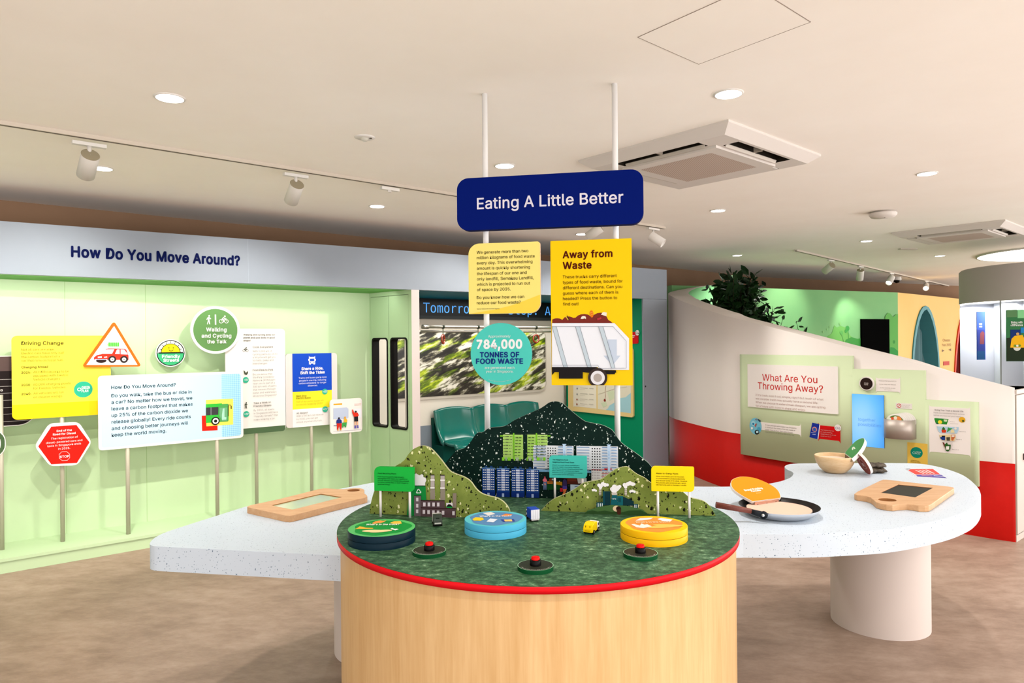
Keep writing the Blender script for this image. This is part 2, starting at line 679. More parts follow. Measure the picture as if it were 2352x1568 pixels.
# ------------------------------------------------------------------ room shell
m = MB()
m.quadbox([(-9, -1.6), (3.4, -1.6), (9.5, 7.5), (14, 10), (14, 17), (-9, 17)], -.1, 0, FLOOR)
struct(m.obj('floor'))
m = MB()
m.quadbox([(-9, -1.6), (1.7, -1.6), (3.3, 2.0), (8.0, 6.8), (9.5, 8.0), (14, 10), (14, 17), (-9, 17)], CEIL, CEIL + .1, CEIL_M)
struct(m.obj('ceiling'))
PW = Pl((-3.93, 5.33, 0), 40.6)                                  # long wall behind the booth
m = MB()
m.prism(PW, [(-6.5, 2.3), (7.95, 2.3), (7.95, 0), (10.6, 0), (10.6, CEIL), (-6.5, CEIL)], 0, -.12, WALLB)
struct(m.obj('wall_left'))
PB = Pl((4.2, 12.4, 0), 26)
m = MB()
m.prism(PB, [(-1.0, 0), (12, 0), (12, CEIL), (-1.0, CEIL)], 0, -.12, WALLB)
struct(m.obj('wall_back'))

# ------------------------------------------------------------------ booth with the green alcove and the train compartment
P0 = at_z(0, 1319.6, 0)
FA = Pl(P0, 34.6)                                                 # header plane
PF = Pl(P0, 39.5)                                                 # platform front
AB = Pl(at_z(0, 1248, .107), 38.0); AB.P.z = 0                    # alcove back
zt = sum(FA.px(x, y)[1] for x, y in ((0, 506), (980, 579), (1532, 620))) / 3
zb = sum(FA.px(x, y)[1] for x, y in ((0, 630), (450, 646), (945, 663.5))) / 3
print('fascia top, bottom', zt, zb)
uF = lambda x, y=700: FA.px(x, y)[0]
booth = thing('exhibit_booth', 'long grey-blue booth with a pale green alcove and a mock train compartment', 'exhibit booth', FA.pt(3, 0))
uL, uJ0, uJ1, uG, uE = -2.6, uF(945), uF(963), uF(1477), uF(1532)
SOF = M('#74b860', .6)
m = MB()
m.prism(FA, [(uL, zb), (uE, zb), (uE, zt), (uL, zt)], 0, -.06, FASCIA)
for x in (570, 1248):                                             # joints in the cladding
    u = uF(x)
    m.prism(FA, [(u, zb), (u + .004, zb), (u + .004, zt), (u, zt)], .0008, 0, M('#a9b2bf'), back=False)
bevel(m.obj('header_panel', booth), .004)
m = MB()
# roof over everything
a, b_ = FA.pt(uL, 0, -.06), FA.pt(uE, 0, -.06)
nb = Vector((-.57, .82, 0))
m.quadbox([(a.x, a.y), (b_.x, b_.y), (b_.x + nb.x * 1.15, b_.y + nb.y * 1.15), (a.x + nb.x * 1.15, a.y + nb.y * 1.15)], zt - .03, zt - .004, M('#4a3628', .8))
m.obj('roof', booth)
# points of the return wall beside the alcove
RF = FA.pt(uJ0, 0)                                                # its front edge
u850 = AB.px(850, 900)[0]
RBk = AB.pt(u850, 0)                                              # its back edge
m = MB()
e = Vector((RBk.x - RF.x, RBk.y - RF.y, 0))
RW = Pl(RBk, u=(RF - RBk), v=(0, 0, 1))                            # seen from the alcove side
rl = (RF - RBk).length
m = MB()
m.prism(AB, [(-3.0, 0), (u850, 0), (u850, zb), (-3.0, zb)], 0, -.05, GREEN_WALL)
for x in (335, 150):
    u = AB.px(x, 900)[0]
    m.prism(AB, [(u, .107), (u + .003, .107), (u + .003, zb), (u, zb)], .0006, 0, M('#9fbf84'), back=False)
m.obj('alcove_back', booth)
m = MB()
fl, fr = FA.pt(uL, 0, -.10), FA.pt(uJ0, 0, -.10)
al = AB.pt(-3.0, 0)
m.quadbox([(fl.x, fl.y), (fr.x, fr.y), (RBk.x, RBk.y), (al.x, al.y)], zb, zb + .03, SOF)
m.obj('soffit', booth)
# light strip in a slot behind the header's lower edge
m = MB()
sa, sb = FA.pt(uL, 0, -.07), FA.pt(uJ0 - .15, 0, -.07)
sa2, sb2 = FA.pt(uL, 0, -.09), FA.pt(uJ0 - .15, 0, -.09)
m.quadbox([(sa.x, sa.y), (sb.x, sb.y), (sb2.x, sb2.y), (sa2.x, sa2.y)], zb + .03, zb + .04, M('#fffbf0', .5, 0, 6.0))
m.obj('light_strip', booth)
sm_ = (sa + sb + sa2 + sb2) / 4
area('alcove_strip_light', (sm_.x - .05, sm_.y + .07, zb - .004), (sm_.x - .30, sm_.y + .42, .9), (sb - sa).length, .04, 18, (1, 1, .97), 0)
m = MB()
pl0 = PF.pt(-2.6, 0)
upr = PF.px(945, 1000)[0]
pr0 = PF.pt(upr, 0)
def vs(p, d=0): return (p.x, p.y)
m.quadbox([vs(PF.pt(-2.6, 0, -.012)), vs(PF.pt(upr, 0, -.012)), vs(RBk), vs(al)], 0, .085, GREEN_WALL)
m.quadbox([vs(pl0), vs(pr0), vs(RBk), vs(al)], .085, .107, GREEN_WALL)
m.obj('platform', booth)
# return wall: two door leaves with long slots
def slot(x0, x1, ya, yb):
    a, b = RW.px(x0, ya), RW.px(x1, yb)
    return (a[0], a[1], b[0], b[1])
ua0, ua1, ua2 = RW.px(852.5, 800)[0], RW.px(893.5, 800)[0], RW.px(938.5, 800)[0]
zl = RW.px(893, 680)[1]
def leaf(u0, u1, s0, s1):
    mb = MB()
    za = (RW.px(875, 776)[1] + RW.px(915, 776)[1]) / 2
    zbm = (RW.px(856, 970)[1] + RW.px(936, 990)[1]) / 2 - .01
    hole = list(reversed(rrect(s0, zbm, s1, za, .035, 5)))
    mb.prism(RW, [(u0, .12), (u1, .12), (u1, zl), (u0, zl)], 0, -.05, GREEN_SIDE, holes=[hole], hole_side=BLACK)
    o = mb.obj('door_leaf', booth)
    mb = MB()
    h2 = list(reversed(rrect(s0 + .012, zbm + .012, s1 - .012, za - .012, .028, 5)))
    out = rrect(s0 - .004, zbm - .004, s1 + .004, za + .004, .037, 5)
    mb.prism(RW, out, .006, -.075, BLACK, holes=[h2])
    mb.obj('slot_liner', o)
leaf(ua0, ua1 - .003, RW.px(855.5, 800)[0], RW.px(890.5, 800)[0])
leaf(ua1 + .003, ua2, RW.px(897.5, 800)[0], RW.px(935.5, 800)[0])
m = MB()
zc = .12
m.prism(RW, [(0, zc), (ua0 - .003, zc), (ua0 - .003, zl + .004), (0, zl + .004)], 0, -.05, GREEN_SIDE)
m.prism(RW, [(ua2 + .003, zc), (rl, zc), (rl, zl + .004), (ua2 + .003, zl + .004)], 0, -.05, GREEN_SIDE)
m.prism(RW, [(0, zl + .004), (rl, zl + .004), (rl, zb), (0, zb)], 0, -.05, GREEN_SIDE)
m.obj('return_frame', booth)
m = MB()
m.prism(FA, [(uJ0, 0), (uJ1, 0), (uJ1, zb), (uJ0, zb)], 0, -.16, M('#dccfca', .5))
m.obj('door_jamb', booth)
# right hand end
m = MB()
m.prism(FA, [(uG, 0), (uE, 0), (uE, zb - .002), (uG, zb - .002)], 0, -1.15, FASCIA)
m.lathe(FA.at(1482.5, 887, .001), [(.0001, .004), (.009, .003), (.011, 0)], M('#3a3a40', .3, .6), 12, FA.n)
m.obj('end_panel', booth)
# compartment
GF = FA.pt(uG, 0, -.02)
d130 = Vector((math.cos(math.radians(128)), math.sin(math.radians(128)), 0))
# far corner of the green return
GR = Pl(GF, u=-d130, v=(0, 0, 1))
gu = GR.px(1297, 900)[0]
GB = GR.pt(gu, 0)
TB = Pl(GB, 38.5)                                                  # train back wall
uTL = TB.px(905, 900)[0]
print('compartment depth', gu, 'alcove return', rl)
m = MB()
m.prism(TB, [(uTL - .4, 0), (.0, 0), (0, zb), (uTL - .4, zb)], 0, -.05, CREAM)
m.prism(TB, [(uTL - .4, 0), (-.22, 0), (-.22, .62), (uTL - .4, .62)], .012, 0, M('#86909a', .5), back=False)
m.obj('compartment_wall', booth)
m = MB()
m.prism(GR, [(gu, 0), (-.002, 0), (-.002, zb), (gu, zb)], .004, -.03, M('#0a8f62', .5))
m.obj('green_return', booth)
m = MB()
c1, c2 = FA.pt(uJ1, 0, -.07), FA.pt(uG, 0, -.07)
t1, t2 = TB.pt(uTL - .3, 0), TB.pt(.05, 0)
TEAL = M('#0e6f83', .5)
m.quadbox([vs(c1), vs(c2), vs(t2), vs(t1)], zb - .001, zb + .03, TEAL)
m.obj('compartment_ceiling', booth)
m = MB()
m.quadbox([vs(c1), vs(c2), vs(t2), vs(t1)], 0, .06, M('#8b7d70', .6))
m.obj('compartment_floor', booth)
# picture window of passing trees
t = NT('blurred_tree_view', .3, .4)
w = t.mapping((1.5, 9.0, 1), (0, 0, 0))
tc = t.node('TexCoord').outputs['Object']
sx = t.node('SeparateXYZ', {'Vector': tc})
al_ = t.math('ADD', t.math('MULTIPLY', sx.outputs[0], TB.u.x), t.math('MULTIPLY', sx.outputs[1], TB.u.y))
sk = t.math('ADD', sx.outputs[2], t.math('MULTIPLY', al_, -.36))
vv = t.node('CombineXYZ', {'X': al_, 'Y': sk}).outputs[0]
n1 = t.noise(t.mapping((2.2, 7.0, 1), src=vv), 1.5, 6, .62)
n2 = t.noise(t.mapping((1.6, 6.0, 1), (0, 0, 0), src=vv), 1.1, 3, .55)
base = t.ramp(n1, [(.40, '#15130e'), (.49, '#37332a'), (.53, '#8f8a74'), (.58, '#f6f1e2')])
gm = t.ramp(n2, [(.50, rgb('#000000', 1)), (.58, rgb('#ffffff', 1))])
g2 = t.ramp(n1, [(.38, '#26330a'), (.48, '#6f8a10'), (.56, '#c6d820'), (.64, '#f0f3c8')])
t.color(t.mix(gm, base, g2))
VIEW = t.m
m = MB()
wx0, wx1 = TB.px(905, 800)[0], TB.px(1250, 800)[0]
wz0 = (TB.px(970, 913.2)[1] + TB.px(1236, 896.6)[1]) / 2
wz1 = (TB.px(1000, 757)[1] + TB.px(1230, 760)[1]) / 2
frame = rrect(wx0 - .02, wz0 - .02, wx1 + .02, wz1 + .02, (.0, .12, .12, .0))
m.prism(TB, frame, .02, 0, M('#cfc6b8', .4), back=False)
m.obj('window_frame', booth)
m = MB()
m.prism(TB, rrect(wx0, wz0 + .012, wx1, wz1, (.0, .10, .10, .0)), .024, .012, VIEW, back=False)
m.obj('window_view', booth)
# raised letters on the header
ar = Art(FA, .004)
ar.text('How Do You Move Around?', 163, 589, 551, NAVY, bold=.034, h=23.5, extrude=.016)
lt = ar.obj('header_lettering', booth)

# display over the seats
led = thing('led_display', 'black dot-matrix display with blue letters above the train window', 'display screen', TB.at(1120, 700))
lz0, lz1 = TB.px(1000, 733)[1], TB.px(1000, 682)[1]
la, lb = TB.px(940, 700)[0], -.02
m = MB()
m.prism(TB, [(la, lz0), (lb, lz0), (lb, lz1), (la, lz1)], .16, 0, M('#0d0f10', .35), back=False)
m.prism(TB, [(la, lz0), (lb, lz0), (lb, lz0 + .035), (la, lz0 + .035)], .175, .16, M('#1c1f1f', .4), back=False)
m.prism(TB, [(la, lz1 - .03), (lb, lz1 - .03), (lb, lz1), (la, lz1)], .175, .16, M('#1c1f1f', .4), back=False)
m.obj('housing', led)
ar = Art(TB.off(.16))
LEDB = M('#4a90d8', .5, 0, .45)
ar.text('Tomorrow', 972, 717, 1093, LEDB, mono=True, h=22)
ar.text('Stop: A', 1168, 721.5, 1264, LEDB, mono=True, h=20)
ar.obj('led_lettering', led)

# seats
SEAT = mat_flat_noise('teal_moulded_plastic', '#0f6b5f', '#12736a', 3, .16, spec=.6)
bench = thing('train_seat_bench', 'row of three glossy teal moulded train seats against the cream wall', 'bench', TB.at(1105, 1060) * 1.0)
sl = (TB.px(990, 950)[0], TB.px(1226, 950)[0])
sw = (sl[1] - sl[0]) / 3
ztop = (TB.px(1036, 932)[1] + TB.px(1190, 921)[1]) / 2
for k in range(3):
    V, F = [], []
    nu, nv = 14, 22
    def shell(a, b):
        # a across -1..1, b along the profile 0 (top of back) .. 1 (front lip)
        if b < .55:
            q = b / .55
            z = ztop - .015 * a * a * 2 - q * (ztop - .44)
            d = .05 + .07 * q + .10 * q * q * q
        else:
            q = (b - .55) / .45
            z = .44 - .03 * math.sin(q * math.pi * .8) + (-.05 if q > .92 else 0) * (q - .92) * 12
            d = .22 + .30 * q
        d += .045 * a ** 4 * (1 if b < .6 else .4) - 0
        if b >= .55:
            z += .035 * a ** 4
        return z, d
    for j in range(nv + 1):
        for i in range(nu + 1):
            a = -1 + 2 * i / nu
            z, d = shell(a, j / nv)
            V.append(TB.pt(sl[0] + sw * (k + .5) + a * sw * .497, z, d))
    for j in range(nv):
        for i in range(nu):
            q = j * (nu + 1) + i
            F.append((q, q + nu + 1, q + nu + 2, q + 1))
    m = MB()
    m.raw(V, F, SEAT, True)
    o = m.obj('seat_shell', bench)
    md = o.modifiers.new('thick', 'SOLIDIFY')
    md.thickness, md.offset = .03, -1
m = MB()
m.prism(TB, [(sl[0], .10), (sl[1], .10), (sl[1], ztop - .12), (sl[0], ztop - .12)], .06, 0, M('#0b5a50', .3), back=False)
m.prism(TB, [(sl[0], .12), (sl[1], .12), (sl[1], .40), (sl[0], .40)], .26, .06, M('#0b5a50', .3), back=False)
m.obj('support_box', bench)

# grab rail, strap handles and upright
rail = thing('grab_rail', 'polished steel overhead rail and upright at the train doorway', 'rail', FA.at(970, 860, -.10))
ry = .42
TR = TB.off(ry)
zr = (TR.px(975, 748)[1] + TR.px(1262, 754)[1]) / 2
m = MB()
up0 = FA.px(968, 800)
pu = FA.pt(up0[0], 0, -.10)
m.tube([(pu.x, pu.y, .06), (pu.x, pu.y, zb - .002)], .016, STEEL, 14)
m.lathe((pu.x, pu.y, zb - .02), [(.016, 0), (.034, .012), (.034, .018)], STEEL, 16)
m.obj('upright', rail)
m = MB()
r0, r1 = TR.pt(TR.px(973, 748)[0], zr), TR.pt(TR.px(1460, 755)[0], zr)
m.tube([r0, r1], .017, STEEL, 14)
m.tube([r0 + TB.n * -.06 + Vector((0, 0, -.05)), r1 + TB.n * -.06 + Vector((0, 0, -.05))], .012, STEEL, 12)
m.tube([r0 - TB.u * .02, r0 + TB.u * .06], [.024, .024], STEEL, 14)
m.obj('crossbar', rail)
AMBER = M('#8a2a12', .12, 0, 0, .7)
for k, x in enumerate((1017.5, 1098, 1231)):
    o0 = TR.pt(TR.px(x, 750)[0], zr)
    g = thing('strap_handle', ['red strap handle hanging nearest the train doorway', 'strap handle half hidden behind the round teal sign', 'amber strap handle hanging at the right end of the train window'][k], 'strap handle', o0 - Vector((0, 0, .2)), 'strap handles on the train rail')
    m = MB()
    m.lathe(o0 - TB.u * .014, [(.017, 0), (.021, 0), (.021, .028), (.017, .028)], M('#2b2f25', .4), 14, TB.u)
    m.box(o0 - Vector((0, 0, .055)), (.012, .012, .08), M('#6c705e', .4))
    m.obj('strap', g)
    m = MB()
    ring = []
    ax = TB.n if k == 2 else (TB.u * .35 + TB.n * .25).normalized()
    cc = o0 - Vector((0, 0, .14))
    wv = ax.cross(Vector((0, 0, 1))).normalized() if k == 2 else (TB.n * .8 + TB.u * .25).normalized()
    wv = TB.u if k == 2 else Vector((.22, .97, 0))
    for q in range(25):
        a = 2 * math.pi * q / 24
        rr = .046
        ring.append(cc + wv * (rr * math.cos(a)) + Vector((0, 0, 1)) * (rr * 1.05 * math.sin(a)))
    m.tube(ring, .011, AMBER, 10)
    m.obj('grip_ring', g)

# map board on the green return
mp = thing('map_board', 'cream framed board with a list card and a coastal map on the green panel', 'map board', GR.at(1385, 950))
m = MB()
q0, q1 = GR.px(1309, 945), GR.px(1456.5, 800)
zlo = (GR.px(1312, 943)[1] + GR.px(1452, 957)[1]) / 2
m.prism(GR, rrect(q0[0], zlo, q1[0], q1[1], .03), .03, .004, M('#f0d391', .5), back=False)
m.obj('board', mp)
ar = Art(GR.off(.03))
ar.rect(1316, 938, 1370, 800, '#f3ead6', 3)
for k, y in enumerate((892, 905, 917, 928)):
    ar.circ(1326, y, 2.2, ['#8d8d8d', '#8d8d8d', '#a0522d', '#a0522d'][k])
    ar.rect(1333, y + .2, 1350, y - 2, '#b8b0a0')
    ar.rect(1333, y + 3, 1344, y + 1.6, '#c8c0b0')
    ar.rect(1354, y + 1, 1364, y - 1, '#c8c0b0')
ar.obj('list_card', mp)
ar = Art(GR.off(.03))
ar.poly([(1373, 802), (1449, 800), (1449, 949), (1373, 939)], '#e9e2cb')
ar.poly([(1449, 902), (1437, 912), (1420, 915), (1412, 924), (1400, 931), (1396, 938), (1391, 941), (1449, 948.5)], '#a9d5de')
ar.poly([(1395, 900), (1408, 896), (1420, 904), (1410, 915), (1400, 921)], '#d6e0bd')
ar.poly([(1380, 925), (1392, 922), (1396, 930), (1386, 936)], '#d6e0bd')
ar.line([(1392, 886), (1390, 898), (1391, 910), (1389, 919)], 1.0, '#a05a4a')
ar.line([(1375, 905), (1390, 900), (1410, 893), (1440, 888)], .8, '#c9bfa6')
ar.circ(1389.5, 919, 3.2, '#8a2b20')
ar.obj('map_sheet', mp)
nt = thing('number_card', 'small red card with round 04 badge on the green panel', 'card', GR.at(1455, 789))
m = MB()
a0, a1 = GR.px(1440, 789), GR.px(1467, 762)
m.prism(GR, rrect(a0[0], a0[1], a1[0], a1[1], .02), .012, .004, M('#d0101a', .5), back=False)
m.obj('card', nt)
ar = Art(GR.off(.012))
ar.circ(1464, 764, 6.2, '#f4f2ee')
ar.text('04', 1460, 767, 1468, '#22262a', h=5.5)
ar.rect(1449, 771.5, 1459, 770, '#f0d8d8')
ar.rect(1449, 775, 1457, 773.5, '#f0d8d8')
ar.obj('number_badge', nt)
# slim steel upright by the green return
m = MB()
q = TB.at(1295.5, 900, .03)
m.tube([(q.x, q.y, .06), (q.x, q.y, zb)], .014, STEEL, 12)
tag(m.obj('grab_pole'), 'slim steel pole in the corner beside the green map panel', 'pole')

# unseen booth lights without fittings: area under compartment ceiling, spot over green return
cm = (c1 + c2 + t1 + t2) / 4
area('compartment_light', (cm.x, cm.y, zb - .02), (cm.x, cm.y, 0), 2.2, .35, 26, (1, .97, .90), math.radians(38))
q = GR.pt(gu * .3, 0, .12)
spot('return_light', (q.x, q.y, zb - .02), GR.pt(gu * .4, 1.2, 0), 8, 110, .8, .02)

# ------------------------------------------------------------------ curved white and red wall
B0 = at_z(2333, 1245, 0)
zred = EYE.z + ray(2333, 1065).z * (B0.y / ray(2333, 1065).y)
print('red height', zred)
ctrl = [(B0.x, B0.y)]
for x, y in ((2245, 1057), (1700, 996), (1640, 985), (1580, 970)):
    q = at_z(x, y, zred)
    ctrl.append((q.x, q.y))
print('wall plan', ctrl)
ctrl = [ctrl[0], ctrl[1], ((ctrl[1][0] + ctrl[2][0]) / 2 - .07, (ctrl[1][1] + ctrl[2][1]) / 2 - .06), ctrl[2], ctrl[3], ctrl[4]]
q = at_z(1546, 960, zred)
ctrl += [(q.x, q.y), (q.x + .05, q.y + .42), (q.x + .25, q.y + .75), (q.x + .62, q.y + .98)]
path = catmull(ctrl, 10)
path = [(p.x, p.y) for p in path]
CW = CPl(list(reversed(path)))                                     # u runs left to right as seen
CWL = CW.L[-1]
# top line of the wall: heights read along it
tops = []
for x, y in ((2169, 849), (1960, 799), (1825.7, 765), (1718.6, 738), (1647, 718.6), (1572, 693.6), (1543, 680)):
    tops.append(CW.px(x, y))
tops.append((CWL, 1.205))
tops.sort()
print('tops', [(round(a, 2), round(b, 2)) for a, b in tops])
def top_at(u):
    if u <= tops[0][0]:
        return tops[0][1] + min(.2, (tops[0][0] - u) * .16)
    for (a, za), (b, z2) in zip(tops, tops[1:]):
        if u <= b:
            return za + (z2 - za) * (u - a) / (b - a)
    return tops[-1][1]
INNER = mat_flat_noise('green_inner_paint', '#6fae74', '#78b57c', .8, .6)
def wallband(mb, z0f, z1f, thick, mt):
    n = len(CW.p)
    us = CW.L
    Fo = [CW.pt(u, z0f(u)) for u in us]
    Ft = [CW.pt(u, z1f(u)) for u in us]
    th = lambda u: thick * min(1, max(.05, (CWL - .42 - u) / .3)) if u > CWL - .75 else thick
    Bo = [CW.pt(u, z0f(u), -th(u)) for u in us]
    Bt = [CW.pt(u, z1f(u), -th(u)) for u in us]
    for i in range(n - 1):
        mb.face([Fo[i], Fo[i + 1], Ft[i + 1], Ft[i]], mt, True)
        mb.face([Bo[i + 1], Bo[i], Bt[i], Bt[i + 1]], INNER, True)
        mb.face([Ft[i], Ft[i + 1], Bt[i + 1], Bt[i]], mt, False)
    mb.face([Fo[-1], Bo[-1], Bt[-1], Ft[-1]], mt)
    mb.face([Fo[0], Ft[0], Bt[0], Bo[0]], mt)
m = MB()
wallband(m, lambda u: zred, top_at, .26, CURVE_W)
struct(weld(m.obj('wall_right')))
m = MB()
wallband(m, lambda u: 0, lambda u: zred, .26, CURVE_R)
struct(weld(m.obj('baseboard_right')))

# green mural wall and yellow arch wall behind it
G0, G1 = at_z(1596, 656.5, 2.36), at_z(2062, 671.5, 2.36)
Y1 = at_z(2215, 687, 2.36)
def ang2(a, b): return math.degrees(math.atan2(b.y - a.y, b.x - a.x))
GW = Pl((G0.x, G0.y, 0), ang2(G0, G1))
YW = Pl((G1.x, G1.y, 0), ang2(G1, Y1))
print('mural', G0, G1, Y1, GW.px(2062, 700), ang2(G0, G1), ang2(G1, Y1))
gl = (Vector((G1.x, G1.y)) - Vector((G0.x, G0.y))).length
MUR = mat_flat_noise('green_mural_paint', '#78b67a', '#8cc282', .8, .6)
m = MB()
m.prism(GW, [(-.4, 0), (gl, 0), (gl, 2.36), (-.4, 2.36)], 0, -.1, MUR)
struct(m.obj('wall_north'))
ar = Art(GW, .004)
ar.poly([(1888, 790), (1900, 772), (1910, 765), (1916, 747), (1922, 752), (1930, 748), (1942, 752), (1952, 770), (1962, 778), (1976, 780), (1976, 830), (1890, 830)], '#6fb55a')
ar.poly([(1935, 800), (1942, 780), (1955, 774), (1970, 778), (1980, 775), (1980, 830), (1935, 830)], '#3f9440')
for x, y, r, c in ((1929, 743, 3.5, '#7fbd74'), (1905, 750, 2, '#8cc57e'), (1899, 756, 2, '#8cc57e'), (1890, 762, 2.5, '#8cc57e'), (1946, 754, 6, '#3f9a48'), (1932, 764, 5, '#5fae58'), (1942, 760, 4, '#3f9a48')):
    ar.circ(x, y, r, c)
ar.line([(1947, 756), (1948, 776)], 1.2, '#3f9a48')
ar.line([(1932, 766), (1937, 784)], 1.2, '#5fae58')
ar.poly([(2031, 742), (2032, 726), (2038, 718), (2044, 720), (2050, 728), (2056, 722), (2061.5, 721), (2061.5, 830), (2031, 830)], '#5fa950')
ar.poly([(2040, 810), (2044, 797), (2052, 798), (2061.5, 806), (2061.5, 830), (2040, 830)], '#2f8f40')
ar.circ(2052, 785, 4, '#3b8c3c')
o = ar.obj('mural_print')
tag(o, 'pale and dark green tree silhouettes printed on the far green wall', 'mural')
m = MB()
q = GW.px(1975.6, 732.4); q2 = GW.px(2039, 732.8)
m.prism(GW, [(q[0], .02), (q2[0], .02), (q2[0], q[1]), (q[0], q[1])], .03, 0, M('#020202', .95, 0, 0, .02), back=False)
tag(m.obj('dark_screen'), 'tall black screen set on the far green wall', 'screen')
YEL = mat_flat_noise('warm_yellow_paint', '#e8bd6a', '#eec678', .8, .6)
yl = (Vector((Y1.x, Y1.y)) - Vector((G1.x, G1.y))).length
m = MB()
def arch(x0, x1, ytop):
    ua, ub = YW.px(x0, 800)[0], YW.px(x1, 800)[0]
    vt = YW.px((x0 + x1) / 2, ytop)[1]
    h = (ub - ua) * .95
    return [(ua, .02)] + [(ub, .02)] + arc((ua + ub) / 2, vt - h, (ub - ua) / 2, h, 0, 180, 16)
A1, A2 = arch(2092, 2156, 702), arch(2190, 2252, 704)
m.prism(YW, [(0, 0), (yl + 1.6, 0), (yl + 1.6, 2.36), (0, 2.36)], 0, -.35, YEL, holes=[A1, A2], hole_side=YEL)
struct(m.obj('wall_east'))
def inset(P, d):
    cx = sum(p[0] for p in P) / len(P)
    cz = 1.0
    return [(p[0] + (d if p[0] < cx else -d), p[1] - d if p[1] > cz else p[1]) for p in P]
for k, (A, c, cc, lab) in enumerate(((A1, '#4f8f96', '#5f8288', 'teal-rimmed arch with a grey-green curtain in the yellow wall'), (A2, '#d8390e', '#5a0d08', 'red-rimmed dark arch in the yellow wall beside the round kiosk'))):
    t = thing('archway', lab, 'archway', YW.pt(A[0][0], 0))
    m = MB()
    m.prism(YW, A, .02, -.34, M(c, .5), holes=[list(reversed(inset(A, .06)))])
    m.obj('arch_rim', t)
    m = MB()
    ua, ub = A[0][0] + .05, A[1][0] - .05
    n = 60
    Vv = []
    for i in range(n + 1):
        f = i / n
        u = ua + (ub - ua) * f
        d = -.22 + .03 * math.sin(f * 46) + .012 * math.sin(f * 19)
        for z in (.02, 2.2):
            Vv.append(YW.pt(u, z, d))
    m.raw(Vv, [(2 * i, 2 * i + 2, 2 * i + 3, 2 * i + 1) for i in range(n)], M(cc, .8), True)
    m.obj('curtain', t)
ar = Art(YW, .003)
ar.text('Choose', 2165, 784, 2182, '#9a6a2a', h=6)
ar.text('Year 2050', 2163, 795, 2184, '#9a6a2a', h=6)
ar.poly([(2163, 802), (2169, 805), (2163, 808)], '#7a5a30')
ar.poly([(2184, 800), (2178, 803), (2184, 806)], '#7a5a30')
ar.rect(2166, 838, 2180, 830, '#c2321a')
o = ar.obj('wall_print')
tag(o, 'brown and red words printed between the arches on the yellow wall', 'lettering')

# ------------------------------------------------------------------ plants behind the curved wall
LEAF = mat_flat_noise('dark_leaf', '#0f2410', '#1c3a16', 6, .5)
STEM = M('#2a2416', .8)
def plant(name, label, base, top, spread, nbr, seed, leaf, lpb, low=.2):
    R = random.Random(seed)
    t = thing(name, label, 'plant', base)
    mb, ml = MB(), MB()
    bx, by, bz = base
    H = top - bz
    for b in range(nbr):
        a = R.uniform(0, 2 * math.pi)
        h = bz + H * R.uniform(.55, 1.0) if b else top
        r = spread * R.uniform(.15, 1.0) * (1 - .35 * (h - bz) / H)
        tip = Vector((bx + r * math.cos(a), by + r * math.sin(a), h))
        st = Vector((bx, by, bz + H * low * R.uniform(.2, 1)))
        mid = st.lerp(tip, .5) + Vector((R.uniform(-.06, .06), R.uniform(-.06, .06), .1))
        pts = [st * (1 - s_) ** 2 + mid * 2 * s_ * (1 - s_) + tip * s_ * s_ for s_ in [i / 8 for i in range(9)]]
        mb.tube(pts, [.008 * (1 - .8 * i / 8) for i in range(9)], STEM, 5)
        for i in range(lpb):
            s_ = R.uniform(.25, 1.0)
            p = st * (1 - s_) ** 2 + mid * 2 * s_ * (1 - s_) + tip * s_ * s_
            d = Vector((R.gauss(0, 1), R.gauss(0, 1), R.gauss(.2, .7))).normalized()
            w = d.cross(Vector((R.gauss(0, 1), R.gauss(0, 1), R.gauss(0, 1)))).normalized()
            L = leaf * R.uniform(.6, 1.25)
            n_ = d.cross(w)
            q = p + d * (L * .25)
            P = [q, q + d * L * .35 + w * L * .24 + n_ * L * .05, q + d * L * .75 + w * L * .17, q + d * L, q + d * L * .75 - w * L * .17, q + d * L * .35 - w * L * .24 + n_ * L * .05, q + d * L * .4]
            ml.raw(P, [(0, 6, 1), (6, 2, 1), (6, 3, 2), (6, 4, 3), (6, 5, 4), (0, 5, 6)], LEAF)
    mb.obj('stems', t)
    o = ml.obj('foliage', t)
    m = MB()
    m.lathe((bx, by, 0), [(.001, 0), (.16, 0), (.2, .42), (.18, .42), (.17, .36), (.001, .36)], M('#6d6259', .7), 24)
    m.obj('pot', t)
    m = MB()
    m.tube([(bx, by, .3), (bx + .02, by, bz + H * low)], [.03, .018], STEM, 8)
    m.obj('trunk', t)
    return t
q = at_y(1690, 700, 8.75)
plant('leafy_tree', 'tall dark leafy tree rising behind the sloping white wall', (q.x, q.y, .95), 2.42, .62, 85, 3, .135, 26, .12)
q = at_y(1752, 720, 8.5)
plant('leafy_shrub', 'lower lit leafy shrub right of the tall tree behind the white wall', (q.x, q.y, .9), 2.04, .50, 36, 11, .11, 20, .15)
q = at_y(1838, 750, 8.0)
plant('leafy_seedling', 'small sprig of leaves showing over the white wall right of the shrub', (q.x, q.y, 1.1), 1.80, .22, 7, 5, .095, 8, .2)

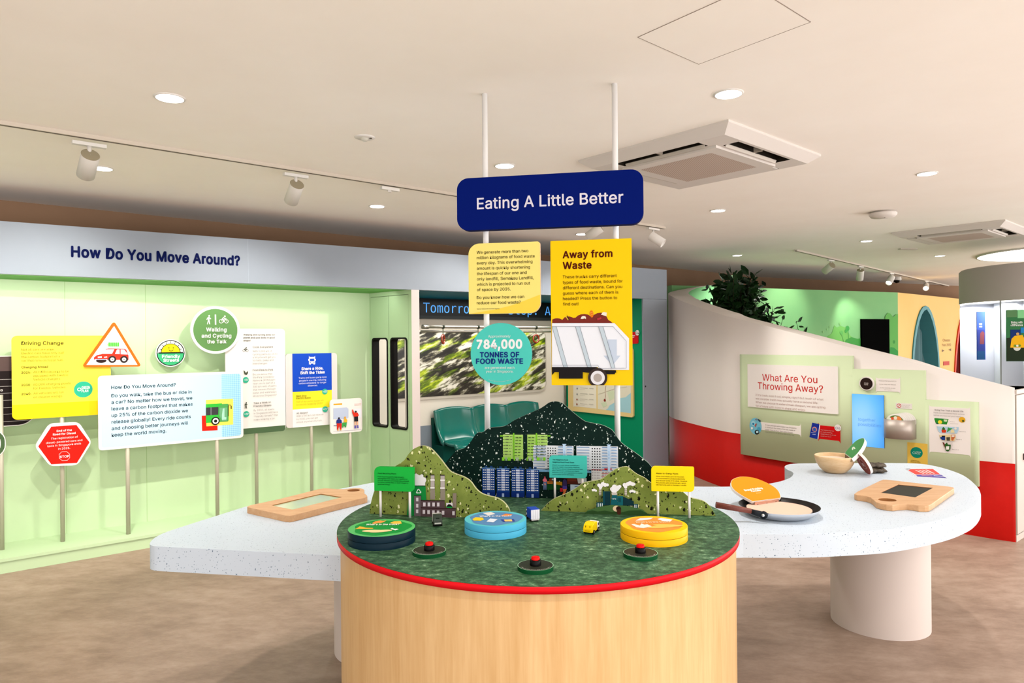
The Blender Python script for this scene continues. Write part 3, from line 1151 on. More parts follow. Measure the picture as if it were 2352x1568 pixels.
# ------------------------------------------------------------------ round kiosk with posters
KC, KR, KT = Vector((6.28, 7.97, 0)), .98, 2.40
zk = 2.0
kiosk = thing('round_kiosk', 'round kiosk with a grey drum top and lit white display niches', 'kiosk', KC)
m = MB()
DRUM = M('#cdc2be', .6)
m.lathe(KC, [(KR - .06, KT), (1e-3, KT)], DRUM, 72, None, False)
m.lathe(KC, [(KR, zk), (KR, KT - .02), (KR - .02, KT)], DRUM, 72)
m.lathe(KC, [(KR - .06, KT), (KR - .02, KT)], DRUM, 72)
m.lathe(KC, [(1e-3, zk), (KR, zk)], WHITE, 72, None, False)
m.obj('drum_top', kiosk)
m = MB()
m.lathe(KC, [(KR - .03, zk - .012), (KR - .015, zk - .012), (KR - .015, zk - .001), (KR - .03, zk - .001)], M('#fff8f0', .5, 0, 5.0), 72)
m.obj('light_strip', kiosk)
PANEL = mat_flat_noise('pale_blue_white_panel', '#d4dae6', '#dbe0ea', 1.0, .5)
m = MB()
m.lathe(KC, [(KR - .35, .45), (KR - .35, zk - .002)], PANEL, 72)
m.lathe(KC, [(KR, 0), (KR, .45), (KR - .35, .45)], WHITE, 72, None, False)
m.obj('niche_wall', kiosk)
# dividing fin seen edge-on and side return
fa = math.atan2(*(lambda v: (v.y, v.x))(at_y(2254, 760, 7.55) - EYE + EYE - KC))
m = MB()
def kp(a, r, z): return (KC.x + r * math.cos(a), KC.y + r * math.sin(a), z)
for a in (fa, fa - .95, fa + .72):
    e = Vector((math.cos(a), math.sin(a), 0))
    c = KC + e * (KR - .19)
    m.box((c.x, c.y, (.45 + zk) / 2), (.36, .018, zk - .45), M('#b9bdc6', .4), a)
m.obj('divider', kiosk)
area('kiosk_strip_light', (KC.x + (KR - .2) * math.cos(fa - .3), KC.y + (KR - .2) * math.sin(fa - .3), zk - .03), (KC.x + (KR - .2) * math.cos(fa - .3), KC.y + (KR - .2) * math.sin(fa - .3), 0), .2, 1.0, 26, (1, .98, .96), fa - .3)
PO = Pl((KC + Vector((math.cos(fa - .35), math.sin(fa - .35), 0)) * (KR - .30)), 30)
d_ = at_y(2336, 780, 7.35)
PO = Pl((d_.x, d_.y, 0), -12)
t = thing('green_poster', 'dark green poster with white title and yellow seated figure in the kiosk', 'poster', PO.at(2340, 830))
m = MB()
a, b = PO.px(2311.5, 829.5), PO.px(2376, 711)
m.prism(PO, [(a[0], a[1]), (b[0], a[1]), (b[0], b[1]), (a[0], b[1])], .004, -.004, M('#2f7040', .5))
m.obj('sheet', t)
ar = Art(PO.off(.004))
ar.rect(2337, 730, 2375.8, 711.2, '#7ec486')
ar.rect(2312, 728, 2336, 711.2, '#557f51')
ar.poly([(2312, 776), (2375.8, 770), (2375.8, 829), (2312, 829)], '#1c2b16')
ar.rect(2320.5, 786, 2344, 757, '#0c2a6b')
ar.rect(2344, 764, 2375.8, 752, '#1a7dbb')
ar.poly([(2320, 798), (2323, 778), (2330, 771), (2348, 769), (2352, 776), (2353, 798)], '#e8ae10')
ar.circ(2337, 766.5, 3.2, '#c99b5d')
ar.circ(2335.5, 798, 7.5, '#cfd0c4', 180, 360)
ar.circ(2331, 794, 3, '#6d8a2a'); ar.circ(2341, 793.5, 3, '#6d8a2a'); ar.circ(2336, 794, 2.4, '#e4e2d8')
ar.obj('printed_figure', t)
ar = Art(PO.off(.0065))
ar.text('Dining with', 2322, 742.5, 2348.5, '#f2f4ee', bold=.02, h=4.6)
ar.text('a Difference', 2321, 748.8, 2349, '#f2f4ee', bold=.02, h=4.6)
ar.obj('title', t)
d_ = at_y(2250, 780, 7.95)
PO2 = Pl((d_.x, d_.y, 0), 8)
t = thing('blue_poster', 'narrow blue poster seen behind the divider in the kiosk', 'poster', PO2.at(2250, 826))
m = MB()
a, b = PO2.px(2244, 826), PO2.px(2262, 715.5)
m.prism(PO2, [(a[0], a[1]), (b[0], a[1]), (b[0], b[1]), (a[0], b[1])], .004, -.004, M('#3f5cc4', .5))
m.obj('sheet', t)
ar = Art(PO2.off(.004))
ar.rect(2244.3, 806, 2261.8, 757, '#3a4690')
ar.rect(2244.3, 825.5, 2261.8, 806, '#2f5a8a')
ar.poly([(2250, 790), (2251, 765), (2256, 760), (2261, 764), (2260, 790)], '#8a4a50')
ar.rect(2248.5, 745.5, 2255.5, 742, '#dfe4f4')
ar.rect(2248.5, 751.5, 2255.5, 748, '#dfe4f4')
ar.obj('printed_figure', t)

# ------------------------------------------------------------------ cabinet ending the curved wall
ca = CW.p[-1]
c0 = at_z(2334.5, 1245.5, 0)
CB = Pl((c0.x + .012, c0.y + .006, 0), 40)
cab = thing('cabinet', 'beige cabinet at the right end of the white and red wall', 'cabinet', CB.pt(.25, 0, -.15))
zc0 = CB.px(2338, 895)[1]
BE = M('#d3c5bb', .5)
m = MB()
m.prism(CB, [(0.012, 0), (.55, 0), (.55, zc0), (0.012, zc0)], -.02, -.35, BE)
m.prism(CB, [(0, zc0 - .03), (.56, zc0 - .03), (.56, zc0), (0, zc0)], .004, -.36, BE)
m.prism(CB, [(0, 0), (.56, 0), (.56, .05), (0, .05)], -.004, -.02, BE, back=False)
m.obj('body', cab)
m = MB()
m.prism(CB, [(.012, .06), (.54, .06), (.54, zc0 - .042), (.012, zc0 - .042)], 0, -.018, BE)
d_ = m.obj('door', cab)
m = MB()
m.box(CB.at(2351, 1048, .012), (.03, .02, .05), M('#5a5450', .3, .8), math.radians(40))
m.obj('handle', d_)
# ------------------------------------------------------------------ ceiling fittings
LAMP = M('#fffaf2', .5, 0, 14.0)
TRIMW = M('#efeae4', .5)
dl0 = None
DL = [(390, 224, 'recessed downlight over the left of the hall, above the track spotlight'),
      (234, 386, 'recessed downlight beside the leftmost track spotlight, over the green alcove'),
      (1673, 215, 'recessed downlight in front of the large air conditioner on the bright ceiling'),
      (1159, 380, 'recessed downlight between the two white sign poles'),
      (866, 473, 'recessed downlight left of the blue hanging sign, over the booth'),
      (2129, 398, 'recessed downlight right of the large air conditioner'),
      (1336, 537, 'small recessed downlight just below the blue hanging sign'),
      (1649, 483, 'recessed downlight behind the large air conditioner'),
      (1693, 586, 'small far recessed downlight above the leafy tree'),
      (1990, 553, 'small recessed downlight between the smoke detector and the far track'),
      (2159, 587, 'small recessed downlight beside the glowing ceiling disc')]
for i, (x, y, lab) in enumerate(DL):
    q = at_z(x, y, CEIL)
    if i == 0:
        t = thing('ceiling_downlight', lab, 'downlight', q, 'recessed ceiling downlights')
        m = MB()
        m.lathe(q, [(.058, -.0055), (.066, -.0045), (.068, 0)], TRIMW, 32)
        m.obj('trim_ring', t)
        m = MB()
        m.lathe(q, [(1e-3, -.007), (.054, -.0065), (.058, -.0055)], LAMP, 32, (0, 0, 1), False)
        m.obj('lens', t)
        dl0 = t
    else:
        t = copy_tree(dl0)
        t.location = q
        t['label'] = lab
    far = q.y > 8
    spot('downlight_beam', (q.x, q.y, CEIL - .02), (q.x, q.y, 0), DOWN_W * (1.0 if not far else 1.0), 118, .9, .05)
# the hall goes on behind the viewer with the same grid of downlights
# (their fittings are out of the photograph, their light is not)
for x, y in ((-1.9, .6), (.2, 1.0), (1.75, .9)):
    spot('downlight_beam', (x, y, CEIL - .02), (x, y, 0), DOWN_W, 118, .9, .05)

def track(name, label, p0, p1):
    a, b = at_z(*p0, CEIL), at_z(*p1, CEIL)
    d = (b - a).normalized()
    n = Vector((-d.y, d.x, 0))
    t = thing(name, label, 'lighting track', (a + b) / 2)
    m = MB()
    def bar(o, w, h0, h1, mt):
        P = [a + n * (o - w), b + n * (o - w), b + n * (o + w), a + n * (o + w)]
        m.quadbox([(p.x, p.y) for p in P], CEIL - h1, CEIL - h0, mt)
    TRK = M('#d6cabb', .6)
    bar(-.0115, .006, 0, .02, TRK); bar(.0115, .006, 0, .02, TRK); bar(0, .006, 0, .012, TRK)
    m.obj('rail', t)
    m = MB()
    bar(0, .0055, .012, .0205, M('#3a332c', .6))
    m.obj('slot', t)
    return a, b, d
ta, tb, td = track('spotlight_track', 'long white lighting track running past the green alcove', (-160, 252), (1526, 521))
tc_, te, te_d = track('spotlight_track', 'far short white lighting track before the round kiosk', (1828, 573), (2215, 664))

def head(x, y, aim, label, lit=False, L=.15, r=.045, group='track spotlights'):
    q = at_z(x, y, CEIL)
    t = thing('track_spotlight', label, 'spotlight', (q.x, q.y, CEIL), group)
    m = MB()
    m.box((q.x, q.y, CEIL - .038), (.16, .034, .018), TRIMW, math.atan2(td.y, td.x))
    m.obj('adapter', t)
    m = MB()
    m.tube([(q.x, q.y, CEIL - .045), (q.x, q.y, CEIL - .115)], .011, TRIMW, 10)
    m.obj('stem', t)
    d = (Vector(aim) - Vector((q.x, q.y, CEIL - .13))).normalized()
    c = Vector((q.x, q.y, CEIL - .115)) - d * .03
    m = MB()
    m.lathe(c, [(1e-3, 0), (r, 0)], M('#a89d84', .5), 28, d, False)
    m.lathe(c, [(r, 0), (r, L), (r - .004, L), (r - .004, L - .03), (1e-3, L - .03)], TRIMW, 28, d)
    m.obj('can', t)
    m = MB()
    m.lathe(c, [(1e-3, L - .026), (r - .006, L - .026)], LAMP if lit else M('#f6f1e6', .4, 0, 3.0), 24, d, False)
    m.obj('lens', t)
    return c + d * (L + .012), d
def wallpt(u, z): return AB.pt(u, z)
wu = lambda x: AB.px(x, 900)[0]
heads = [((205, 316), wallpt(wu(60), 1.0), 'leftmost track spotlight, aimed at the yellow sign in the alcove'),
         ((679, 390), wallpt(wu(500), 1.0), 'second track spotlight, aimed at the middle of the alcove'),
         ((1374, 497), wallpt(wu(830), .9), 'track spotlight half hidden behind the blue hanging sign'),
         ((1500, 517), CW.at(2090, 930), 'track spotlight at the right end of the long track')]
for (x, y), aim, lab in heads:
    p, d = head(x, y, aim, lab)
    spot('track_beam', p, p + d, TRACK_W if x < 1450 else 60, 78 if x < 1450 else 66, .75, .018, (1, .97, .90))
m = MB()
q = at_z(895, 421, CEIL)
m.box((q.x, q.y, CEIL - .04), (.14, .034, .02), TRIMW, math.atan2(td.y, td.x))
m.box((q.x, q.y, CEIL - .056), (.02, .02, .012), TRIMW, 0)
tag(m.obj('track_connector'), 'small white empty connector on the long track left of the blue sign', 'connector')
# one more head of the same track, left of the photograph, lights the alcove's left end
q = at_z(-120, 258, CEIL - .2)
spot('track_beam', q, wallpt(wu(-160), 1.0), TRACK_W, 78, .75, .018, (1, .97, .90))
far_heads = [((1908, 592), GW.at(1800, 690) + Vector((0, 0, -.1)), 'leftmost bright spotlight on the far track', True),
             ((1976, 607), GW.at(1960, 720) + Vector((0, 0, -.4)), 'second spotlight on the far track, turned away', False),
             ((2047, 623), GW.at(2015, 700), 'middle bright spotlight on the far track, above the camera dome', True),
             ((2127, 642), YW.at(2120, 740), 'fourth spotlight on the far track, lens facing us', True),
             ((2198, 660), YW.at(2180, 790), 'last spotlight on the far track beside the kiosk', False)]
for (x, y), aim, lab, lit in far_heads:
    p, d = head(x, y, aim, lab, lit, .16, .05, 'far track spotlights')
    spot('far_track_beam', p, p + d, 40, 70, .8, .03, (1, .96, .88))

# air conditioning cassettes
GRILL = NT('cassette_grille', .6, .2)
tcg = GRILL.node('TexCoord').outputs['Object']
wv = GRILL.node('TexWave', {'Vector': tcg, 'Scale': 24.0, 'Distortion': 0.0}, wave_type='BANDS', bands_direction='X')
GRILL.color(GRILL.ramp(wv.outputs[0], [(.2, '#b59e90'), (.6, '#d0beb2')]))
GRILL = GRILL.m
ACW = M('#e3dad3', .5)
def cassette(label, cs):
    P = [at_z(x, y, CEIL) for x, y in cs]
    c = sum(P, Vector()) / 4
    a = P[1] - P[0]
    b = P[3] - P[0]
    ang = math.atan2(b.y, b.x)
    s = (a.length + b.length + (P[2] - P[1]).length + (P[3] - P[2]).length) / 4
    t = thing('air_conditioner', label, 'air conditioner', (c.x, c.y, CEIL), 'ceiling air conditioners')
    ex, ey = Vector((math.cos(ang), math.sin(ang), 0)), Vector((-math.sin(ang), math.cos(ang), 0))
    def W(x, y, z): return c + ex * (x * s) + ey * (y * s) + Vector((0, 0, z))
    m = MB()
    h, k = .5, .445
    O = [(-h, -h), (h, -h), (h, h), (-h, h)]
    I = [(-k, -k), (k, -k), (k, k), (-k, k)]
    for i in range(4):
        j = (i + 1) % 4
        m.face([W(*O[i], 0), W(*O[i], -.012), W(*O[j], -.012), W(*O[j], 0)], ACW)
        m.face([W(*O[i], -.012), W(*I[i], -.055), W(*I[j], -.055), W(*O[j], -.012)], ACW)
    # face with four outlets cut in it
    uvp = Pl(c + Vector((0, 0, -.055)), u=ex * 1.0, v=-ey)
    holes = []
    slots = []
    for q in range(4):
        co, si = [(1, 0), (0, 1), (-1, 0), (0, -1)][q]
        R_ = lambda x, y: ((x * co - y * si) * s, -(x * si + y * co) * s)
        r4 = [(-.28, -.425), (.28, -.425), (.28, -.335), (-.28, -.335)]
        slots.append((q, r4))
        holes.append([R_(*p) for p in r4])
    uv = [(x * s, -y * s) for x, y in I]
    m.fill([uvp.pt(a_, b_) for a_, b_ in uv], [[uvp.pt(a_, b_) for a_, b_ in hl] for hl in holes], ACW)
    m.obj('casing', t)
    for q, r4 in slots:
        co, si = [(1, 0), (0, 1), (-1, 0), (0, -1)][q]
        R2 = lambda x, y, z: W(x * co - y * si, x * si + y * co, z)
        m = MB()
        D = M('#2a241c', .7)
        for i in range(4):
            p_, n_ = r4[i], r4[(i + 1) % 4]
            m.face([R2(*p_, -.055), R2(*n_, -.055), R2(*n_, 0.0), R2(*p_, 0.0)], D)
        m.face([R2(*p, -.003) for p in r4], D)
        o = m.obj('outlet', t)
        m = MB()
        y0 = -.335
        if q in (1, 2):                                   # blades shut on the far sides
            m.prism(uvp, [((x * co - y * si) * s, -(x * si + y * co) * s) for x, y in reversed([(-.275, -.42), (.275, -.42), (.275, -.34), (-.275, -.34)])], .004, -.004, ACW)
        m.raw([R2(-.265, y0 - .006, -.062), R2(.265, y0 - .006, -.062), R2(.265, y0 - .014, -.046), R2(-.265, y0 - .014, -.046),
               R2(-.265, y0 - .001, -.058), R2(.265, y0 - .001, -.058), R2(.265, y0 - .009, -.042), R2(-.265, y0 - .009, -.042)],
              [(0, 1, 2, 3), (7, 6, 5, 4), (0, 4, 5, 1), (2, 6, 7, 3), (1, 5, 6, 2), (3, 7, 4, 0)], M('#cfc4b8', .4))
        m.box(R2(0, -.38, -.035), (.012, .05, .03), M('#b7ab9d', .5), ang + q * math.pi / 2)
        m.obj('flap', o)
    m = MB()
    k2 = .315
    m.prism(uvp, [(x * s, -y * s) for x, y in ((-k2, -k2), (-k2, k2), (k2, k2), (k2, -k2))], .014, 0, ACW, back=False)
    m.obj('intake_frame', t)
    m = MB()
    k3 = .24
    gp = uvp.off(.0145)
    m.face([gp.pt(x * s, y * s) for x, y in ((-k3, -k3), (k3, -k3), (k3, k3), (-k3, k3))], GRILL)
    g = m.obj('grille', t)
    return t, ang
ac1, ang1 = cassette('large ceiling air conditioner with a square grille behind the blue sign', [(1662, 272), (1339, 366), (1563, 426), (1874.8, 352.4)])
ca1 = Vector(ac1.location)
# second unit: same size, seen further off
q0 = at_z(2305, 503, CEIL)
ex = (at_z(1339, 366, CEIL) - at_z(1662, 272, CEIL))
ey = (at_z(1874.8, 352.4, CEIL) - at_z(1662, 272, CEIL))
def proj(p):
    d = p - EYE
    # back to the photograph (inverse of ray())
    rx, rz = d.x / d.y * FPX, d.z / d.y * FPX
    a, b = rx, -rz
    return (CX + RC * a + RS * b, CY - RS * a + RC * b)
ac2, _ = cassette('far ceiling air conditioner above the round kiosk', [proj(q0), proj(q0 + ex), proj(q0 + ex + ey), proj(q0 + ey)])

# detectors and small plates
q = at_z(838, 315, CEIL)
t = thing('ceiling_sensor', 'small round white sensor on the ceiling above the track', 'sensor', q)
m = MB()
m.lathe(q, [(1e-3, -.008), (.042, -.008), (.055, -.003), (.056, 0)], TRIMW, 32)
m.obj('plate', t)
m = MB()
m.lathe(q, [(1e-3, -.022), (.015, -.02), (.024, -.008)], M('#dcd8cc', .3), 24)
m.lathe(q + Vector((.034, -.01, 0)), [(1e-3, -.013), (.007, -.012), (.008, -.006)], M('#5a5044', .4), 12)
m.obj('lens', t)
q = at_z(2028, 486, CEIL)
t = thing('smoke_detector', 'round white dome detector on the ceiling above the far air conditioner', 'detector', q)
m = MB()
m.lathe(q, [(.10, 0), (.10, -.012), (.095, -.016)], M('#c8bcb0', .5), 36)
m.obj('base', t)
m = MB()
m.lathe(q, [(.112, -.014), (.112, -.03), (.095, -.05), (1e-3, -.056)], M('#e9e1da', .45), 36)
m.lathe(q + Vector((0, -.03, 0)), [(.006, -.05), (.006, -.06), (1e-3, -.061)], M('#b9aea2', .4), 10)
m.obj('cover', t)
q = at_z(2060, 636, CEIL)
t = thing('dome_camera', 'small dome camera hanging under the dark end of the ceiling', 'camera', q)
m = MB()
m.lathe(q, [(.07, 0), (.075, -.05), (.07, -.06)], TRIMW, 28)
m.obj('housing', t)
m = MB()
m.lathe(q, [(.055, -.058), (.05, -.085), (.03, -.105), (1e-3, -.112)], M('#1a1613', .15), 28)
m.obj('dome', t)
q = at_z(2085, 571, CEIL)
m = MB()
m.box((q.x, q.y, CEIL - .006), (.24, .05, .012), M('#d5cbc0', .5), math.radians(10))
tag(m.obj('ceiling_plate'), 'slim pale plate on the ceiling under the far air conditioner', 'plate')
# access hatch
A_, B_, C_ = at_z(1465, 85, CEIL), at_z(1605, 147, CEIL), at_z(1862, 50, CEIL)
D_ = A_ + C_ - B_
m = MB()
for p, r in ((A_, B_), (B_, C_), (C_, D_), (D_, A_)):
    d = (r - p).normalized(); n = Vector((-d.y, d.x, 0)) * .0013
    m.quadbox([vs(p - n), vs(r - n), vs(r + n), vs(p + n)], CEIL - .0015, CEIL, M('#a89b90', .8))
m.quadbox([vs(A_), vs(B_), vs(C_), vs(D_)], CEIL - .001, CEIL, CEIL_M)
tag(m.obj('ceiling_hatch'), 'square access hatch outlined on the bright ceiling', 'hatch')
# glowing disc over the kiosk
q = Vector((7.3, 9.15, CEIL))
t = thing('ceiling_light_disc', 'large glowing white disc light on the ceiling above the kiosk', 'ceiling light', q)
m = MB()
m.lathe(q, [(1e-3, -.02), (.98, -.02)], M('#fffaf0', .5, 0, 5.0), 72, (0, 0, 1), False)
m.obj('diffuser', t)
m = MB()
m.lathe(q, [(.98, -.022), (1.0, -.022), (1.0, 0)], TRIMW, 72)
m.obj('rim', t)
# ------------------------------------------------------------------ signs on posts in the green alcove
POSTM = M('#cbc5b0', .42, .25)
def ap(x, y, off=0.0):
    """upright plane of a sign whose post stands on the platform at pixel x, y"""
    q = at_z(x, y, .107)
    return Pl((q.x, q.y, 0), 39.0).off(off), q
def bp(x, off):
    """the same for a sign whose foot is hidden: its post stands in the row of the yellow sign's post"""
    q0 = at_z(144.3, 1243, .107)
    row = Pl((q0.x, q0.y, 0), 39.5)
    u = row.px(x, 1000)[0]
    q = row.pt(u, .107, off)
    return Pl((q.x, q.y, 0), 39.0).off(.022), q
def post(parent, q, z1, r=.0155):
    m = MB()
    m.tube([(q.x, q.y, .107), (q.x, q.y, z1)], r, POSTM, 14)
    m.obj('post', parent)
def standoffs(parent, pl, pts, back):
    for x, y in pts:
        u, v = pl.px(x, y)
        m = MB()
        m.tube([pl.pt(u, v, -.008), pl.pt(u, v, -back)], .008, POSTM, 10)
        m.obj('standoff', parent)
TH = .016
BADGE = '#2fb08c'
def badge(a, x, y, r):
    a.circ(x, y, r, BADGE)
    a.circ(x - r * .5, y, r * .22, '#dff3ea'); a.circ(x - r * .5, y, r * .14, BADGE)
    a.text('GREEN', x - r * .22, y - r * .05, x + r * .8, '#eefaf4', bold=.02, h=r * .32)
    a.text('PLAN', x - r * .22, y + r * .35, x + r * .62, '#eefaf4', bold=.02, h=r * .32)

# --- black board with white lines, cut by the left edge
S, q = ap(-20, 1265, -.02)
t = thing('directory_sign', 'black line-ruled sign at the left edge behind the yellow sign', 'sign', q)
a, b = S.px(-210, 1000), S.px(80.5, 817.5)
m = MB()
zl_ = S.px(60, 974)[1]
m.prism(S, rrect(a[0] - .004, zl_ - .006, b[0] + .004, b[1] + .006, (.09, .11, .03, .03)), 0, -TH, OFFWHITE)
m.obj('board', t)
ar = Art(S, .001)
ar.uvpoly(rrect(a[0], zl_, b[0], b[1], (.085, .105, .025, .025)), '#211817')
k = S.px(10, 852)[1]
ar.uvpoly(rrect(a[0], k, b[0], b[1], (0, 0, .025, .025)), '#5d4a47')
for y in (871, 887, 902.6, 919, 936, 951, 968):
    v = S.px(10, y)[1]
    ar.uvpoly([(a[0], v - .0012), (b[0] - .004, v - .0012), (b[0] - .004, v + .0012), (a[0], v + .0012)], '#d9cfca')
ar.obj('printed_lines', t)
ar = Art(S, .0085)
ar.text('NG', -5, 898.5, 6.2, '#f0ebe6', bold=.02, h=4.6)
ar.text('RK', -3, 931.3, 6.4, '#f0ebe6', bold=.02, h=4.6)
ar.obj('lettering', t)
post(t, at_z(-60, 1272, .107), zl_ + .05)

# --- round-cornered white sign with dark green band, cut by the left edge
S, q = ap(4.5, 1262, .02)
t = thing('green_edged_sign', 'white sign with dark green edge low at the left edge', 'sign', q)
a, b = S.px(-95, 1060), S.px(13, 984)
m = MB()
m.prism(S, rrect(a[0], a[1], b[0], b[1], .09), 0, -TH, OFFWHITE)
m.obj('board', t)
ar = Art(S, .001)
ar.uvpoly(rrect(a[0] + .006, a[1] + .006, b[0] - .006, b[1] - .006, .085), '#4a6340')
ar.uvpoly(rrect(a[0] + .03, a[1] + .03, b[0] - .03, b[1] - .03, .065), '#f1ebe5')
ar.obj('printed_band', t)
post(t, q, S.px(5, 985)[1] + .25)

# --- yellow sign
S, q = ap(144.3, 1243, .022)
t = thing('yellow_sign', 'yellow Driving Change sign on a post at the left of the alcove', 'sign', q)
YB = M('#ffe94a', .5)
a, b = S.px(28, 964.5), S.px(253.5, 770.5)
m = MB()
m.prism(S, rrect(a[0], a[1], b[0], b[1], (.035, .02, .02, .035)), 0, -TH, YB)
m.obj('board', t)
ar = Art(S, .001)
v = S.px(30, 930)[1]
ar.uvpoly(rrect(a[0], a[1], b[0], v, (.035, .02, 0, 0)), '#ffd21a')
badge(ar, 191.3, 894, 18.5)
ar.obj('printed_band', t)
ar = Art(S, .009)
D1, D2 = '#2c2804', '#6d6410'
ar.text('Driving Change', 49, 792, 145.5, D1, bold=.008)
ar.block(['Not all cars are alike.', 'Electric cars have only half', 'the carbon footprint of a', 'car that runs on fossil fuel.'], 49, 147, 805, 830.3, D2)
ar.text('Charging Ahead', 49, 845.5, 109.8, D1, bold=.012)
ar.text('2025:', 49, 857.8, 71, D1, bold=.012)
ar.block(['All HDB carparks to be', 'equipped with Electric', 'Vehicle chargers.'], 76, 158, 856.6, 873.4, D2)
ar.text('2030:', 49, 886.2, 71, D1, bold=.012)
ar.block(['60,000 charging points', 'for Electric Vehicles.'], 76, 162, 885, 893.7, D2)
ar.text('2040:', 49, 906.8, 71.5, D1, bold=.012)
ar.block(['All vehicles will run', 'on cleaner energy.'], 76.5, 146, 905.2, 914, D2)
ar.obj('lettering', t)
post(t, at_z(144.3, 1243, .107), b[1] - .08)

# --- orange triangle with a red car
S, q = ap(144.3, 1243, .055)
t = thing('triangle_sign', 'orange-edged triangular sign with a red car, fixed over the yellow sign', 'sign', S.at(262, 842))
tri = [S.px(188, 842.5), S.px(325.5, 841.5), S.px(262, 736.5)]
m = MB()
m.prism(S, round_poly(tri, .03), 0, -.014, M('#ea6210', .5))
m.obj('board', t)
ar = Art(S, .001)
ar.poly([(198.5, 837.8), (315.8, 837.8), (262, 748.5)], '#f6f1ec')
ar.obj('white_field', t)
def zz(pts): return [(x / 3.733, 680 + y / 3.733) for x, y in pts]
ar = Art(S, .002)
ar.circ(868 / 3.733, 680 + 553 / 3.733, 10.5, '#2a1b1b', ry=5)
ar.poly(zz([(805, 545), (805, 525), (830, 505), (872, 496), (905, 452), (930, 448), (1068, 450), (1082, 458), (1102, 510), (1102, 546)]), '#d8301c')
ar.poly(zz([(866, 494), (893, 456), (980, 454), (960, 494)]), '#bcd9ea')
ar.poly(zz([(985, 494), (1003, 456), (1024, 455), (1026, 496)]), '#bcd9ea')
ar.poly(zz([(1034, 497), (1034, 455), (1064, 456), (1096, 500)]), '#bcd9ea')
ar.poly(zz([(810, 538), (918, 538), (918, 545), (810, 545)]), '#a9b5dd')
ar.poly(zz([(838, 518), (872, 516), (872, 528), (838, 530)]), '#f4f1ee')
ar.poly(zz([(892, 519), (918, 517), (918, 526), (892, 528)]), '#f4f1ee')
for x in (962, 1062):
    ar.circ(x / 3.733, 680 + 541 / 3.733, 8, '#2c2322'); ar.circ(x / 3.733, 680 + 541 / 3.733, 4.2, '#e8e2dc'); ar.circ(x / 3.733, 680 + 541 / 3.733, 1.4, '#6a6058')
for i in range(6):
    x = 928 + i * 15.5
    ar.poly(zz([(x, 397), (x + 13, 396), (x + 13, 430), (x, 431)]), '#55b843')
ar.poly(zz([(918, 408), (925, 408), (925, 422), (918, 422)]), '#c9dc5a')
ar.obj('printed_car', t)
standoffs(t, S, [(222, 820)], .034)

# --- small round street badge on the wall
S, q = ap(392, 1178, 0)
S = AB.off(.10)
t = thing('round_badge', 'small round Friendly Streets sign with a smiling sun', 'sign', S.at(392, 841))
m = MB()
cu, cv = S.px(392, 810.5)
kr = 30.3 * Art(S).scale(392, 810)
m.prism(S, arc(cu, cv, kr * 1.04, kr * 1.04, 0, 360, 48)[:-1], 0, -.012, OFFWHITE)
m.obj('board', t)
ar = Art(S, .001)
ar.circ(392, 810.5, 29.6, '#16201a'); ar.circ(392, 810.5, 27.6, '#f3f1e6')
ar.circ(392, 810.5, 27.6, '#3fb478', 180, 360)
ar.circ(392, 809.5, 21, '#16201a', 0, 180); ar.circ(392, 809.2, 19.4, '#f4d313', 0, 180)
ar.rect(363.5, 811, 420.5, 809, '#16201a')
for k in range(7):
    A = math.radians(20 + k * 23.5)
    ar.line([(392 + 22.8 * math.cos(A), 810 - 22.8 * math.sin(A)), (392 + 26 * math.cos(A), 810 - 26 * math.sin(A))], 1.2, '#16201a')
ar.circ(387.5, 798.5, 1.2, '#16201a'); ar.circ(397.5, 798.5, 1.2, '#16201a')
ar.line([(387.5, 803), (389.5, 805.3), (392.5, 806), (395.5, 805.3), (397.5, 803)], 1.1, '#16201a')
ar.text('Friendly', 371.5, 822, 413, '#f7fbf7', bold=.03)
ar.text('Streets', 374.5, 830.6, 410.5, '#f7fbf7', bold=.03)
ar.obj('printed_face', t)
standoffs(t, S, [(392, 808)], .098)

# --- red hexagon on the yellow sign's post
S, q = ap(144.3, 1243, .05)
t = thing('hexagon_sign', 'red six-sided STOP sign hung below the yellow sign', 'sign', S.at(144, 1072))
hx = [S.px(*p) for p in ((79, 1024.5), (115, 1070.5), (178.5, 1068), (211, 1015), (181, 968.8), (113, 972.2))]
m = MB()
m.prism(S, round_poly(hx, .035), 0, -TH, OFFWHITE)
m.obj('board', t)
ar = Art(S, .001)
ar.poly([(87.8, 1024.8), (117.8, 1065.8), (176.8, 1062.6), (205.5, 1015.4), (175.5, 975.5), (117.8, 979.5)], '#e01c0e')
ar.poly([(135.2, 1043), (141.6, 1036.8), (153, 1036.2), (160, 1042), (160.4, 1051), (154.5, 1057.2), (142.8, 1057.8), (135.7, 1052)], '#f2dcd6')
ar.poly([(136, 1043.4), (141.9, 1037.6), (152.7, 1037), (159.3, 1042.4), (159.7, 1050.7), (154.1, 1056.5), (143.1, 1057.1), (136.5, 1051.6)], '#e01c0e')
ar.obj('red_field', t)
ar = Art(S, .004)
W_ = '#f8e9e4'
ar.text('End of the', 130, 991.6, 165, W_, bold=.02)
ar.text('Road for Diesel', 121.4, 999.8, 174, W_, bold=.02)
ar.text('The registration of', 117, 1009.4, 178.5, W_)
ar.text('diesel-powered cars and', 105.5, 1019, 189, W_)
ar.text('taxis in Singapore ends', 108.3, 1026.5, 186, W_)
ar.text('in 2025.', 133.8, 1032.5, 161, W_)
ar.text('STOP', 137, 1051.3, 158.5, '#fdf5f2', bold=.02)
ar.obj('lettering', t)

